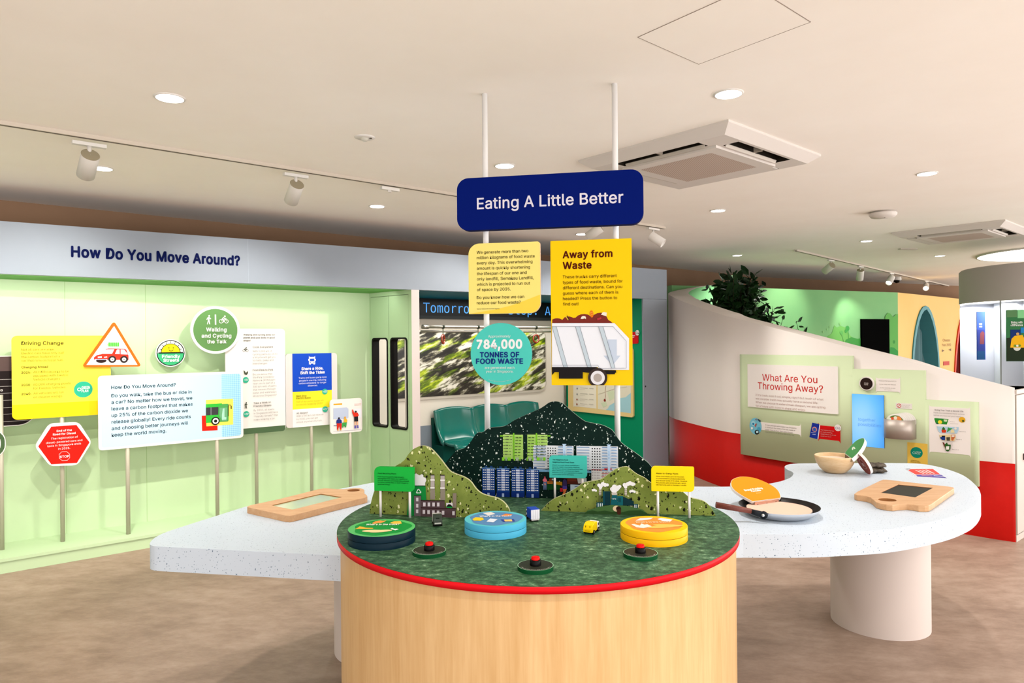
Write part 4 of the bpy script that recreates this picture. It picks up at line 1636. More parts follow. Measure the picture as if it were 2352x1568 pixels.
# --- white board with walking and cycling facts
S, q = bp(588.5, 0)
t = thing('facts_sign', 'tall white sign with small grey copy and a dark green foot', 'sign', q)
a, b = S.px(519, 1000), S.px(654.5, 755)
lo = (S.px(519, 1000)[1] + S.px(650, 990.5)[1]) / 2
m = MB()
m.prism(S, rrect(a[0], lo, b[0], b[1], (.035, .035, .035, .035)), 0, -TH, OFFWHITE)
m.obj('board', t)
ar = Art(S, .001)
v = (S.px(560, 983)[1] + S.px(650, 977.5)[1]) / 2
ar.uvpoly(rrect(a[0], lo, b[0] - .004, v, (.03, .03, 0, 0)), '#4b6443')
def wal(x, y, c, k=1.0):
    ar.circ(x + 1.0 * k, y - 9.3 * k, 1.7 * k, c)
    ar.poly([(x - 1.5 * k, y - 6.8 * k), (x + 1.2 * k, y - 7.2 * k), (x + 2.4 * k, y - 6 * k), (x + 5 * k, y - 3.2 * k), (x + 4 * k, y - 2.4 * k), (x + 1.8 * k, y - 4 * k), (x + 1.4 * k, y - .6 * k), (x + 3.2 * k, y + 8 * k), (x + 1.4 * k, y + 8 * k), (x - .4 * k, y + 1.6 * k), (x - 1.8 * k, y + 8 * k), (x - 3.6 * k, y + 8 * k), (x - 1.6 * k, y - .4 * k), (x - 1.8 * k, y - 3.6 * k), (x - 3.6 * k, y - 1 * k), (x - 4.8 * k, y - 1.6 * k), (x - 3 * k, y - 5.4 * k)], c)
def cyc(x, y, c, bgc, k=1.0):
    for dx in (-6, 6):
        ar.circ(x + dx * k, y + 3 * k, 4.6 * k, c); ar.circ(x + dx * k, y + 3 * k, 3.5 * k, bgc)
    ar.circ(x + 2.4 * k, y - 8.4 * k, 1.9 * k, c)
    ar.line([(x - .5 * k, y - 5.6 * k), (x - 4 * k, y - 2 * k), (x, y + .2 * k), (x - .6 * k, y + 4.4 * k)], 1.8 * k, c)
    ar.line([(x - .5 * k, y - 5.6 * k), (x + 2 * k, y - 3 * k), (x + 5 * k, y - 3 * k)], 1.7 * k, c)
    ar.line([(x - 6 * k, y + 3 * k), (x - 3.6 * k, y - 1.6 * k), (x + 4 * k, y - 1.6 * k), (x + 6 * k, y + 3 * k)], .7 * k, c)
I_ = '#454a38'
cyc(563.8, 803, I_, '#e9e4de', .62)
ar.poly([(559, 850), (562, 852), (565, 858), (563.5, 861), (560.5, 857)], I_)
ar.poly([(564.5, 861), (565, 855), (569, 851.5), (569, 857), (566.5, 860.5)], I_)
wal(564.5, 931.5, I_, .78)
badge(ar, 564, 872.3, 6.8)
badge(ar, 565, 950.5, 6.8)
ar.obj('printed_icons', t)
ar = Art(S, .012)
g1, g2 = '#45423c', '#8f8a82'
ar.block(['Walking and cycling keep our', 'planet and your body in good', 'shape!'], 558.3, 631, 770.3, 783.6, g1, bold=.012)
ar.text('Cycle Everywhere', 579.5, 798.6, 626, '#77736c', bold=.012)
ar.block(['With 1,000 km of', 'cycling paths by 2030,', 'a bicycle will get you', 'to malls, parks and', 'interchanges.'], 579.3, 637, 808.3, 836.5, g2)
ar.text('From Park to Park', 579.5, 851.8, 626.5, '#77736c', bold=.012)
ar.block(['Do you know that', 'the Park Connector', 'Network (PCN) path', 'near you is part of a', '380 km web of paths', 'that weaves through', 'parks and waterways', 'all across Singapore?'], 579.7, 634, 861.5, 911, g2)
ar.block(['Take a Walk on', 'Friendly Streets'], 581.2, 622, 927.3, 934.5, '#77736c', bold=.012)
ar.block(['By 2030, all towns', 'in Singapore will have', '\u201cFriendly Streets\u201d that', 'make walking a joy.'], 581.3, 637, 944, 965.5, g2)
ar.obj('lettering', t)
post(t, q, b[1] - .1)

# --- large pale blue sign
S, q = ap(294.7, 1226, .02)
t = thing('blue_sign', 'large pale blue How Do You Move Around sign on two posts', 'sign', q)
a = S.px(226.5, 1033.8)
ur = S.px(558.5, 930)[0]
vt = (S.px(230, 860)[1] + S.px(552, 855)[1]) / 2
vb = (S.px(232, 1033.8)[1] + S.px(552, 1005.5)[1]) / 2
m = MB()
m.prism(S, rrect(a[0], vb, ur, vt, .028), 0, -TH, OFFWHITE)
m.obj('board', t)
ar = Art(S, .001)
ins = .02
ar.uvpoly(rrect(a[0] + ins, vb + ins, ur - ins, vt - ins, .018), '#bddcec')
uc = S.px(509, 930)[0]
CK = NT('blue_checks', .5, .3)
sx = CK.node('SeparateXYZ', {'Vector': CK.co})
hh = CK.math('ADD', CK.math('MULTIPLY', sx.outputs[0], S.u.x), CK.math('MULTIPLY', sx.outputs[1], S.u.y))
p_ = CK.math('ADD', hh, sx.outputs[2]); m_ = CK.math('SUBTRACT', hh, sx.outputs[2])
vv = CK.node('CombineXYZ', {'X': p_, 'Y': m_, 'Z': .5}).outputs[0]
ck = CK.node('TexChecker', {'Vector': vv, 'Scale': 62.0, 'Color1': rgb('#a9daf0'), 'Color2': rgb('#86bfe0')})
CK.color(ck.outputs[0])
ar.uvpoly(rrect(uc, vb + ins, ur - ins, vt - ins, (0, .018, .018, 0)), CK.m)
def z5(pts): return [(440 + x / 12.064, 880 + y / 12.064) for x, y in pts]
ar.poly(z5([(280, 895), (715, 880), (720, 1300), (290, 1320)]), '#e8210f')
ar.poly(z5([(395, 460), (1150, 425), (1150, 1140), (410, 1190)]), '#fce45c')
ar.obj('printed_panels', t)
ar = Art(S, .004)
ar.poly(z5([(395, 575), (835, 553), (842, 570), (1000, 563), (1025, 585), (1022, 1030), (1005, 1055), (395, 1098)]), '#35b53c')
ar.poly(z5([(842, 572), (1000, 566), (1022, 588), (1018, 1030), (1000, 1052), (760, 1068), (742, 640)]), '#4da054')
ar.poly(z5([(397, 672), (740, 655), (735, 870), (397, 886)]), '#3b3c3e')
ar.poly(z5([(522, 668), (545, 667), (545, 878), (522, 880)]), '#7c8280')
ar.poly(z5([(770, 680), (985, 668), (980, 1030), (840, 1040), (770, 900)]), '#6aa678')
ar.poly(z5([(860, 700), (905, 690), (905, 930), (960, 940), (950, 1000), (838, 1010), (835, 880)]), '#a8dcc0')
ar.poly(z5([(1000, 615), (1022, 613), (1022, 905), (1002, 908)]), '#2a3a22')
ar.line(z5([(1015, 600), (1070, 597), (1100, 630)]), 1.0, '#26230f')
ar.line(z5([(1090, 640), (1090, 700)]), 2.0, '#26230f')
ar.circ(*z5([(655, 1040)])[0], 9.3, '#14130f'); ar.circ(*z5([(657, 1040)])[0], 6.7, '#f1ebe0'); ar.circ(*z5([(657, 1043)])[0], 3.5, '#14130f')
ar.obj('printed_bus', t)
ar = Art(S, .003)
ar.text('How Do You Move Around?', 255.3, 893.3, 403.5, '#14242c', bold=.012)
ar.block(['Do you walk, take the bus or ride in', 'a car? No matter how we travel, we', 'leave a carbon footprint that makes', 'up 25% of the carbon dioxide we', 'release globally! Every ride counts', 'and choosing better journeys will', 'keep the world moving.'], 255.7, 442, 912.2, 1002.6, '#24323c', bold=.006)
ar.obj('lettering', t)
post(t, at_z(294.7, 1226, .107), vt - .12)
q2 = S.pt(S.px(500.5, 1100)[0], 0, -.02)
post(t, q2, vt - .12)

# --- round walking and cycling sign in front of the white board
S, q = bp(588.5, 0); S = S.off(.045)
t = thing('round_sign', 'round green Walking and Cycling sign with a white rim', 'sign', S.at(495.5, 812))
m = MB()
cu, cv = S.px(495.5, 757.7)
ka = Art(S).scale(495, 757)
m.prism(S, arc(cu, cv, 54.5 * ka, 54.5 * ka, 0, 360, 64)[:-1], 0, -TH, OFFWHITE)
m.obj('board', t)
ar = Art(S, .001)
ar.circ(495.5, 757.7, 48.6, '#5f8a4f', n=64)
ar.obj('green_field', t)
ar = Art(S, .002)
wal(479.3, 735.5, '#f5f3ea', 1.12)
ar.line([(494.5, 723.5), (495, 744)], 2.8, '#f5f3ea')
cyc(513.6, 734.6, '#f5f3ea', '#5f8a4f', 1.0)
ar.text('Walking', 473, 760.8, 519.8, '#f5f3ea', bold=.022)
ar.text('and Cycling', 462.3, 775, 530.8, '#f5f3ea', bold=.022)
ar.text('the Talk', 475, 788.2, 519.8, '#f5f3ea', bold=.022)
ar.obj('printed_title', t)
standoffs(t, S, [(530, 775)], .045)

# --- share a ride sign
S, q = bp(715, 0)
t = thing('ride_sign', 'grey sign with blue Share a Ride panel and yellow strip', 'sign', q)
a, b = S.px(657.3, 982), S.px(774, 812)
vt = (S.px(660, 811.5)[1] + S.px(765, 811)[1]) / 2
lo = (S.px(660, 982)[1] + S.px(765, 975)[1]) / 2
m = MB()
m.prism(S, rrect(a[0], lo, b[0], vt, .03), 0, -TH, M('#d5cdc8', .5))
m.obj('board', t)
ar = Art(S, .001)
u0, u1 = S.px(671.5, 850)[0], S.px(761.5, 850)[0]
v1, v2 = S.px(700, 898.5)[1], S.px(700, 938.5)[1]
ar.uvpoly([(u0, lo), (u1, lo), (u1, v2), (u0, v2)], '#efeae6')
ar.uvpoly([(u0, v2), (u1, v2), (u1, v1), (u0, v1)], '#f6e52f')
ar.uvpoly([(u0, v1), (u1, v1), (u1, vt), (u0, vt)], '#1246b8')
bx, by = 716.5, 828
ar.rect(bx - 7, by + 6.5, bx + 7, by - 8.5, '#f2f2f4', 3)
ar.rect(bx - 5, by + 1.2, bx + 5, by - 4.6, '#1246b8', 1)
ar.rect(bx - 8.6, by, bx - 7.4, by - 4, '#f2f2f4'); ar.rect(bx + 7.4, by, bx + 8.6, by - 4, '#f2f2f4')
ar.rect(bx - 5.6, by + 8.6, bx - 3, by + 6.5, '#f2f2f4'); ar.rect(bx + 3, by + 8.6, bx + 5.6, by + 6.5, '#f2f2f4')
ar.circ(bx - 4, by + 4, 1, '#1246b8'); ar.circ(bx + 4, by + 4, 1, '#1246b8')
badge(ar, 745.5, 899, 6.6)
badge(ar, 746, 939.3, 6.6)
ar.obj('printed_panels', t)
ar = Art(S, .012)
ar.text('Share a Ride,', 691.3, 849.6, 741.5, '#f2f2f6', bold=.025)
ar.text('Shift the Tides', 688.6, 859, 744.6, '#f2f2f6', bold=.025)
ar.block(['Trains and buses pack more', 'people in one trip, reducing', 'carbon emissions for longer', 'distances.'], 684.7, 748.5, 869.7, 888.3, '#dfe4f4', align='C')
ar.block(['Next Stop:', 'Electric Buses'], 679.3, 712.5, 911, 916.2, '#7c741c', bold=.014)
ar.block(['Half of our public buses will', 'be electric buses by 2030!'], 679.3, 742.3, 924.4, 931, '#a89d2c')
ar.text('All Aboard!', 679.6, 950.6, 705.5, '#6d6860', bold=.014)
ar.block(['With a 360 km rail network', 'by 2030, you can get', 'almost anywhere by train.'], 679.3, 741.5, 957.3, 971.2, '#9d978e')
ar.obj('lettering', t)
post(t, q, vt - .1)

# --- small picture sign
S, q = bp(797.5, .06)
t = thing('picture_sign', 'small white sign with a drawing of three train riders', 'sign', q)
a, b = S.px(759, 996.5), S.px(831.5, 914.5)
vt = (S.px(765, 917.5)[1] + S.px(828, 913.7)[1]) / 2
lo = (S.px(765, 996.8)[1] + S.px(828, 990)[1]) / 2
m = MB()
m.prism(S, rrect(a[0], lo, b[0], vt, .03), 0, -TH, OFFWHITE)
m.obj('board', t)
ar = Art(S, .001)
def z2(pts): return [(420 + x / 3.734, 680 + y / 3.734) for x, y in pts]
ar.poly(z2([(1292, 922), (1366, 918), (1366, 930), (1292, 934)]), '#f0a21e')
ar.poly(z2([(1290, 960), (1405, 953), (1420, 965), (1420, 1040), (1405, 1050), (1290, 1055)]), '#b9c3d8')
ar.poly(z2([(1470, 965), (1528, 962), (1528, 1040), (1470, 1040)]), '#e6e3ea')
ar.line(z2([(1470, 925), (1527, 921)]), .5, '#e07a6a'); ar.line(z2([(1470, 935), (1527, 932)]), .5, '#d86a5a')
ar.line(z2([(1290, 1158), (1530, 1143)]), .5, '#8a86a8')
ar.poly(z2([(1292, 1108), (1320, 1106), (1320, 1111), (1292, 1113)]), '#4a4a6a')
ar.circ(*z2([(1337, 1046)])[0], 2.4, '#2a2430'); ar.poly(z2([(1313, 1090), (1316, 1064), (1328, 1054), (1348, 1054), (1360, 1064), (1362, 1088)]), '#24357c')
ar.poly(z2([(1318, 1090), (1360, 1088), (1358, 1140), (1345, 1142), (1338, 1105), (1332, 1143), (1320, 1144)]), '#cf2a18')
ar.poly(z2([(1324, 1143), (1334, 1142), (1334, 1150), (1324, 1151)]), '#e8a020'); ar.poly(z2([(1346, 1141), (1357, 1140), (1357, 1148), (1346, 1149)]), '#e8a020')
ar.circ(*z2([(1388, 1040)])[0], 2.4, '#d99a2a'); ar.poly(z2([(1376, 1080), (1380, 1050), (1397, 1048), (1408, 1060), (1405, 1082)]), '#eeb02e')
ar.poly(z2([(1364, 1084), (1404, 1080), (1398, 1122), (1386, 1124), (1380, 1100), (1372, 1126), (1360, 1126)]), '#3fa04a')
ar.circ(*z2([(1480, 990)])[0], 2.4, '#2c2226'); ar.poly(z2([(1448, 972), (1456, 970), (1464, 996), (1496, 998), (1506, 1020), (1494, 1034), (1464, 1034), (1450, 1000)]), '#d8321e')
ar.poly(z2([(1466, 1032), (1498, 1030), (1500, 1072), (1466, 1074)]), '#1d1a20')
ar.poly(z2([(1468, 1074), (1480, 1073), (1480, 1108), (1470, 1108)]), '#f0b08c'); ar.poly(z2([(1486, 1073), (1498, 1072), (1500, 1106), (1490, 1107)]), '#f0b08c')
ar.poly(z2([(1469, 1106), (1481, 1106), (1481, 1132), (1467, 1133)]), '#5b4fa6'); ar.poly(z2([(1489, 1105), (1500, 1104), (1504, 1130), (1490, 1131)]), '#5b4fa6')
ar.obj('printed_riders', t)
post(t, q, vt - .05)
# ------------------------------------------------------------------ round display table
TC, TR_, TT = Vector((.0845, 2.596, 0)), .721, .94
table = thing('display_table', 'round wooden drum table with a dark green top and red rim', 'table', TC)
m = MB()
m.lathe(TC, [(TR_, TT), (1e-3, TT)], mat_table_green(), 128, None, False)
m.lathe(TC, [(TR_, TT - .001), (TR_, TT)], MATS.get('x') or M('#24402a', .5), 128, None, False)
m.obj('tabletop', table)
m = MB()
m.lathe(TC, [(TR_ - .02, TT - .0215), (TR_, TT - .0215), (TR_, TT - .001), (TR_ - .02, TT - .001)], M('#d0101a', .4), 128)
m.obj('rim', table)
m = MB()
m.lathe(TC, [(TR_ - .012, 0), (TR_ - .012, TT - .02)], mat_wood('pale_birch_veneer', '#c49a64', '#d9b482', (9, 9, .55), 2.2, .42), 128)
m.obj('drum', table)

# ------------------------------------------------------------------ standing hills
DARK = mat_chips('dark_green_chip_board', '#071d19', '#0e2822', [('#e8efe9', 60, .24), ('#cfe0d6', 110, .22)])
OLIVE = mat_chips('olive_chip_board', '#71803a', '#8a9849', [('#15160c', 60, .34), ('#e9e6b4', 58, .31), ('#1c1c10', 105, .30)])
EDGE = M('#b9b98c', .5)
EDGE_D = M('#7d9484', .5)
MD = Pl(at_z(1108, 1139.5, TT), -10)
MD.P.z = 0
dark = thing('dark_hill', 'dark green speckled hill board with printed apartment blocks', 'hill model', MD.at(1260, 1143))
pts = [(962, 1137), (985, 1108), (1021.8, 1064.3), (1044, 1038.8), (1050, 1033.7), (1066.7, 1028.6), (1081, 1014), (1089, 1002), (1097, 993.5), (1109.6, 992), (1123.9, 982.7), (1152.4, 979.6), (1164.7, 975.5), (1181, 965), (1200, 956), (1212, 950.6), (1236.7, 939.8), (1249, 932.7), (1261, 924.5), (1273.5, 921.8), (1285.7, 923.5), (1298, 930.6), (1314, 945), (1338.8, 964.3), (1351, 969.4), (1379.6, 975), (1396, 981.6), (1408, 989.8), (1422.4, 1011), (1434.7, 1022.4), (1461, 1040.8), (1485.7, 1060), (1498, 1073.5), (1530, 1108), (1552, 1122), (1575, 1150)]
def hill_uv(pl, pts, base):
    P = [Vector((a, b, 0)) for a, b in (pl.px(*p) for p in pts)]
    P = catmull(P, 4)
    P = [(p.x, max(p.y, base)) for p in P]
    P[0] = (P[0][0], base); P[-1] = (P[-1][0], base)
    return list(reversed(P))
m = MB()
m.prism(MD, hill_uv(MD, pts, TT), 0, -.014, DARK, EDGE_D)
m.obj('board', dark)

def green_block(x0, x1, flip):
    a = Art(MD, .001)
    w = x1 - x0
    X = (lambda f: x0 + w * f) if not flip else (lambda f: x1 - w * f)
    def R(f0, y0, f1, y1, c):
        xa, xb = sorted((X(f0), X(f1)))
        a.rect(xa, y0, xb, y1, c)
    R(0, 1053.8, 1, 997.6, '#b4dd74')
    R(0, 997.6, 1, 995.6, '#3d4a35')
    R(.12, 996, .32, 993.8, '#dfe9d2')
    if flip: R(-.14, 1002.5, 0, 999, '#7bc02f')
    else: R(-.14, 1002.5, 0, 999, '#7bc02f')
    R(.50, 1053.8, .58, 994, '#7cc42c')
    for k in range(7):
        y = 1001.8 + k * 6.35
        R(.0, y + 3.5, .5, y + 3.0, '#7f9c55'); R(.6, y + 4.0, 1, y + 3.5, '#6f8c45')
        R(.17, y + 1.2, .31, y - 1.2, '#5a6b45')
        for f in (.04, .11, .36, .43):
            R(f, y + .9, f + .04, y - .9, '#3d4a35')
        R(.64, y + 2.2, .77, y - .6, '#9ace4f'); R(.81, y + 2.2, .93, y - .6, '#9ace4f')
        R(.64, y + 3.2, .77, y + 1.6, '#33402a'); R(.81, y + 3.2, .93, y + 1.6, '#33402a')
    R(.04, 1053.5, .17, 1046, '#7cc42c'); R(.32, 1053.5, .47, 1046, '#7cc42c'); R(.2, 1053.5, .3, 1046, '#86a582')
    R(.62, 1053.5, .68, 1046, '#7cc42c'); R(.9, 1053.5, .95, 1046, '#7cc42c'); R(.72, 1053.5, .86, 1046, '#9cb18f')
    a.obj('printed_green_block', dark)
green_block(1155.2, 1201.8, False)
green_block(1211, 1258, True)
def white_block(x0, x1, y0, y1, y2):
    a = Art(MD, .003)
    w = x1 - x0
    X = lambda f: x0 + w * f
    a.rect(x0, y1, x1, y0, '#e9ecf2')
    a.rect(X(0), y2, X(1), y1, '#7fb7e0')
    n = 9
    dy = (y1 - y0) / n
    for k in range(n):
        y = y0 + 4 + k * dy
        a.rect(X(.02), y + 1.2, X(.32), y - .4, '#a9c6ea'); a.rect(X(.02), y - .2, X(.31), y - 1.6, '#41608f')
        a.rect(X(.61), y + 1.6, X(.75), y - .2, '#a9c9ee'); a.rect(X(.62), y, X(.74), y - 1.3, '#53749f')
        a.rect(X(.82), y + 1.6, X(.98), y - .2, '#a9c9ee'); a.rect(X(.84), y, X(.96), y - 1.3, '#53749f')
    a.grid(X(.36), y1 - .5, X(.60), y0 + 1.4, 4, n, .5, .42, '#15151a')
    a.rect(X(.75), y1, X(.82), y0 - 4, '#bcd5f2')
    a.rect(X(.735), y0 - 3.4, X(.835), y0 - 5.4, '#bcd5f2')
    for k, c in enumerate('100'):
        a.text(c, X(.772), y0 + 14.5 + k * 6.4, X(.798), '#7f9cc4', h=4.6)
    a.obj('printed_white_block', dark)
white_block(1224.2, 1318, 1021.8, 1077, 1084.5)
white_block(1324, 1420, 1023, 1079.5, 1087)
for (x0, x1, y0, y1) in ((1108.1, 1137.6, 1073, 1139), (1141.5, 1171.3, 1074, 1140.3), (1175.2, 1205.2, 1074.8, 1141), (1209.1, 1239, 1075.7, 1142)):
    a = Art(MD, .006)
    a.rect(x0, y1, x1, y0, '#123f8c')
    a.rect(x0, y0 + 1.6, x1, y0, '#8fbfe6')
    a.rect(x0 + 6, y0, x0 + 12, y0 - 4, '#123a74'); a.rect(x0 + 18, y0, x0 + 24, y0 - 4, '#123a74')
    a.rect(x0, y1, x1, y1 - 12, '#0b2c78')
    a.grid(x0 + 1.6, y1 - 14, x0 + 9.8, y0 + 2.2, 2, 9, .72, .36, '#eef2f8')
    a.grid(x0 + 20.2, y1 - 14, x0 + 28.4, y0 + 2.2, 2, 9, .72, .36, '#eef2f8')
    a.grid(x0 + 10.6, y1 - 14, x0 + 19.6, y0 + 2.2, 1, 9, 1, .52, '#e4e8f6')
    a.grid(x0 + 10.6, y1 - 16.4, x0 + 19.6, y0 - .2, 1, 9, 1, .3, '#8fa6e0')
    a.rect(x0 + 12.4, y1 - .5, x0 + 17.6, y1 - 9, '#a9c0ea')
    a.obj('printed_blue_block', dark)
a = Art(MD, .010)
a.rect(1358.5, 1106, 1405, 1077, '#eeeaea')
a.rect(1358.5, 1079.5, 1405, 1076.5, '#d8232a')
a.poly([(1387.5, 1071.5), (1405.5, 1071.5), (1404.5, 1079), (1389, 1079)], '#d8232a')
a.grid(1359.5, 1106, 1378, 1080.5, 5, 4, .5, .5, '#b9aeb4')
a.grid(1382, 1106, 1403, 1080.5, 3, 4, .6, .5, '#b9aeb4')
a.rect(1382, 1087, 1403, 1085.5, '#e0564e'); a.rect(1382, 1093.5, 1403, 1092, '#e0564e')
a.obj('printed_red_roof_block', dark)
a = Art(MD, .008)
z87 = lambda P: [(1240 + x / 8.709, 980 + y / 8.709) for x, y in P]
a.poly(z87([(150, 1145), (410, 1145), (410, 1250), (150, 1250)]), '#0f4a1c')
a.poly(z87([(155, 1080), (265, 1080), (265, 1130), (155, 1130)]), '#d9862a'); a.poly(z87([(325, 1085), (450, 1090), (450, 1165), (325, 1140)]), '#c98f14')
a.grid(1259.5, 1108.5, 1269.5, 1104.5, 4, 1, .6, .6, '#7a3c1c')
a.poly(z87([(440, 1012), (830, 1012), (830, 1135), (550, 1135), (545, 1040)]), '#5b2417')
a.poly(z87([(555, 1020), (740, 1020), (740, 1075), (555, 1075)]), '#7b2f1c')
a.poly(z87([(750, 1015), (830, 1015), (830, 1120), (770, 1120)]), '#d8d2cc')
a.poly(z87([(870, 1012), (938, 1012), (938, 1090), (870, 1090)]), '#d5d9da')
a.poly(z87([(615, 1140), (830, 1150), (830, 1300), (615, 1300)]), '#c9dcec')
a.poly(z87([(700, 1178), (830, 1165), (830, 1178), (700, 1190)]), '#2c4f8c')
a.poly(z87([(190, 1030), (240, 1010), (250, 1080), (190, 1080)]), '#7c3b1e')
for P, c in (([(92, 985), (112, 975), (125, 995), (118, 1020), (98, 1020)], '#c2475c'),
             ([(60, 1050), (92, 1015), (135, 1020), (155, 1065), (140, 1085), (88, 1085)], '#e06f80'),
             ([(75, 1085), (148, 1085), (145, 1165), (140, 1245), (122, 1245), (112, 1180), (100, 1245), (80, 1245)], '#5d6f94'),
             ([(92, 1125), (112, 1110), (130, 1130), (115, 1155)], '#e08a6a'),
             ([(470, 1050), (500, 1025), (540, 1050), (555, 1170), (460, 1165)], '#3a2a5a'),
             ([(460, 1160), (545, 1165), (555, 1225), (460, 1228)], '#4b3a94'),
             ([(465, 1228), (545, 1225), (520, 1290), (505, 1350), (455, 1335), (480, 1290)], '#e0733e'),
             ([(410, 1205), (465, 1205), (465, 1285), (412, 1275)], '#c41c2a')):
    a.poly(z87(P), c)
a.obj('printed_market', dark)

ML = Pl(at_z(849.4, 1179, TT), -10.5)
ML.P.z = 0
olive = thing('olive_hill', 'olive speckled hill board at the left with a printed recycling plant', 'hill model', ML.at(990, 1185))
pts = [(848.5, 1180), (851.4, 1157), (860.6, 1124.5), (875, 1096), (890, 1081), (909.6, 1069.4), (928, 1057), (938, 1042.9), (950.4, 1030.6), (968.8, 1023.5), (985, 1027.6), (997.3, 1037.8), (1013.7, 1057), (1026, 1073.5), (1036, 1083.7), (1050.4, 1089.8), (1066.7, 1096), (1081, 1106), (1093, 1122.4), (1105.5, 1132.7), (1121.8, 1138.8), (1142, 1143.9), (1156.5, 1153), (1166.7, 1165.3), (1170.5, 1175), (1172, 1190)]
m = MB()
m.prism(ML, hill_uv(ML, pts, TT), 0, -.014, OLIVE, EDGE)
m.obj('board', olive)
z78 = lambda P: [(840 + x / 7.84, 1060 + y / 7.84) for x, y in P]
a = Art(ML, .001)
a.poly(z78([(1172, 240), (1240, 240), (1250, 680), (1160, 680)]), '#8f8577'); a.poly(z78([(1352, 240), (1424, 240), (1436, 690), (1345, 690)]), '#8f8577')
a.poly(z78([(1175, 240), (1240, 240), (1240, 480), (1170, 480)]), '#b5aaa6'); a.poly(z78([(1352, 240), (1424, 240), (1426, 480), (1350, 480)]), '#b5aaa6')
for y in (325, 465):
    a.poly(z78([(1168, y - 12), (1246, y - 12), (1246, y + 14), (1168, y + 14)]), '#efe9e6'); a.poly(z78([(1348, y - 8), (1430, y - 8), (1430, y + 18), (1348, y + 18)]), '#efe9e6')
a.poly(z78([(1168, 226), (1244, 226), (1244, 242), (1168, 242)]), '#33241f'); a.poly(z78([(1346, 230), (1428, 230), (1428, 246), (1346, 246)]), '#33241f')
a.poly(z78([(1575, 560), (1640, 560), (1640, 820), (1580, 820)]), '#8a7c6f')
a.poly(z78([(830, 430), (1085, 430), (1100, 690), (900, 690), (890, 970), (750, 955), (790, 600)]), '#11863a')
cl = [(895, 420), (895, 215), (920, 203), (950, 225), (985, 240), (1010, 218), (1045, 228), (1050, 270), (1085, 280), (1102, 325), (1080, 375), (1082, 420)]
a.poly(z78(cl), '#e9e4e6')
a.poly(z78([(895, 420), (1085, 425), (1085, 437), (895, 432)]), '#16321c')
tr = [(965, 478), (1010, 552), (922, 552)]
for i in range(3):
    p, q = Vector(tr[i]), Vector(tr[(i + 1) % 3])
    a.line(z78([p.lerp(q, .16), p.lerp(q, .80)]), 1.7, '#e8f3ea')
    d = (q - p).normalized(); n = Vector((-d.y, d.x)); e = p.lerp(q, .78)
    a.poly(z78([e + n * 15, e + d * 20, e - n * 15]), '#e8f3ea')
a.poly(z78([(888, 602), (1012, 600), (1012, 968), (888, 962)]), '#6d6064')
a.poly(z78([(885, 596), (1015, 598), (1015, 608), (885, 606)]), '#2a2020')
for y in (635, 745, 845):
    a.poly(z78([(925, y), (966, y), (966, y + 66), (925, y + 66)]), '#d8cfd6')
a.poly(z78([(1012, 682), (1440, 690), (1440, 812), (1640, 825), (1640, 1000), (1012, 968)]), '#574447')
a.poly(z78([(1012, 674), (1442, 682), (1442, 695), (1012, 688)]), '#261a1c'); a.poly(z78([(1012, 805), (1660, 825), (1660, 840), (1012, 820)]), '#33191d')
for x in (1055, 1138, 1222, 1307):
    a.poly(z78([(x, 717), (x + 44, 717), (x + 44, 786), (x, 786)]), '#d8cfd6')
for x in (1050, 1135, 1222, 1307, 1397, 1583):
    y = 848 + (x - 1050) * .04
    a.poly(z78([(x, y), (x + 44, y), (x + 44, y + 70), (x, y + 70)]), '#d8cfd6')
a.obj('printed_recycling_plant', olive)
a = Art(ML, .009)
a.poly(z78([(1460, 732), (1576, 732), (1576, 800), (1560, 815), (1470, 815), (1460, 790)]), '#e4dde0')
a.poly(z78([(1470, 795), (1568, 795), (1560, 968), (1485, 968)]), '#149a3e')
a.poly(z78([(1462, 798), (1500, 755), (1535, 755), (1578, 798)]), '#10140f')
a.circ(*z78([(1537, 964)])[0], 2.4, '#10140f'); a.circ(*z78([(1537, 964)])[0], 1.2, '#e8e4e4')
a.circ(*z78([(1624, 748)])[0], 2.3, '#a89a84'); a.circ(*z78([(1624, 748)])[0], 1.1, '#4a3a34')
a.line(z78([(1519, 830), (1540, 868), (1498, 868), (1519, 830)]), .6, '#0f5a28')
a.obj('printed_bin', olive)

MRt = Pl(at_z(1243, 1172.6, TT), -8.8)
MRt.P.z = 0
olive2 = thing('olive_hill', 'olive speckled hill board at the right with a printed power plant', 'hill model', MRt.at(1440, 1180))
pts = [(1242, 1173.5), (1257, 1157), (1273.5, 1145), (1298, 1134.7), (1314, 1126.5), (1326.5, 1118.4), (1340.8, 1109), (1359, 1105), (1379.6, 1101), (1396, 1089.8), (1414, 1077.6), (1434.7, 1071.8), (1444, 1073.5), (1453, 1081.6), (1465, 1089.8), (1481.6, 1098), (1496, 1109), (1515, 1116), (1545, 1121), (1567, 1128.6), (1583.7, 1141.8), (1608, 1148), (1620, 1153), (1632.7, 1165), (1643.9, 1183.5)]
m = MB()
m.prism(MRt, hill_uv(MRt, pts, TT), 0, -.014, OLIVE, EDGE)
m.obj('board', olive2)
z49 = lambda P: [(1200 + x / 4.9, 900 + y / 4.9) for x, y in P]
a = Art(MRt, .001)
CLD = '#f2eff0'
def cloud(bl):
    for x, y, r in bl:
        a.circ(1200 + x / 4.9, 900 + y / 4.9, r / 4.9, CLD, n=16)
for x0, x1 in ((862, 888), (1150, 1176)):
    a.poly(z49([(x0, 1085), (x1, 1085), (x1, 1160), (x0, 1160)]), '#d8d0c4')
    for y in (1105, 1125, 1145):
        a.poly(z49([(x0, y), (x1, y), (x1, y + 7), (x0, y + 7)]), '#a99f90')
a.poly(z49([(862, 1160), (888, 1160), (892, 1240), (858, 1240)]), '#5f6a3a')
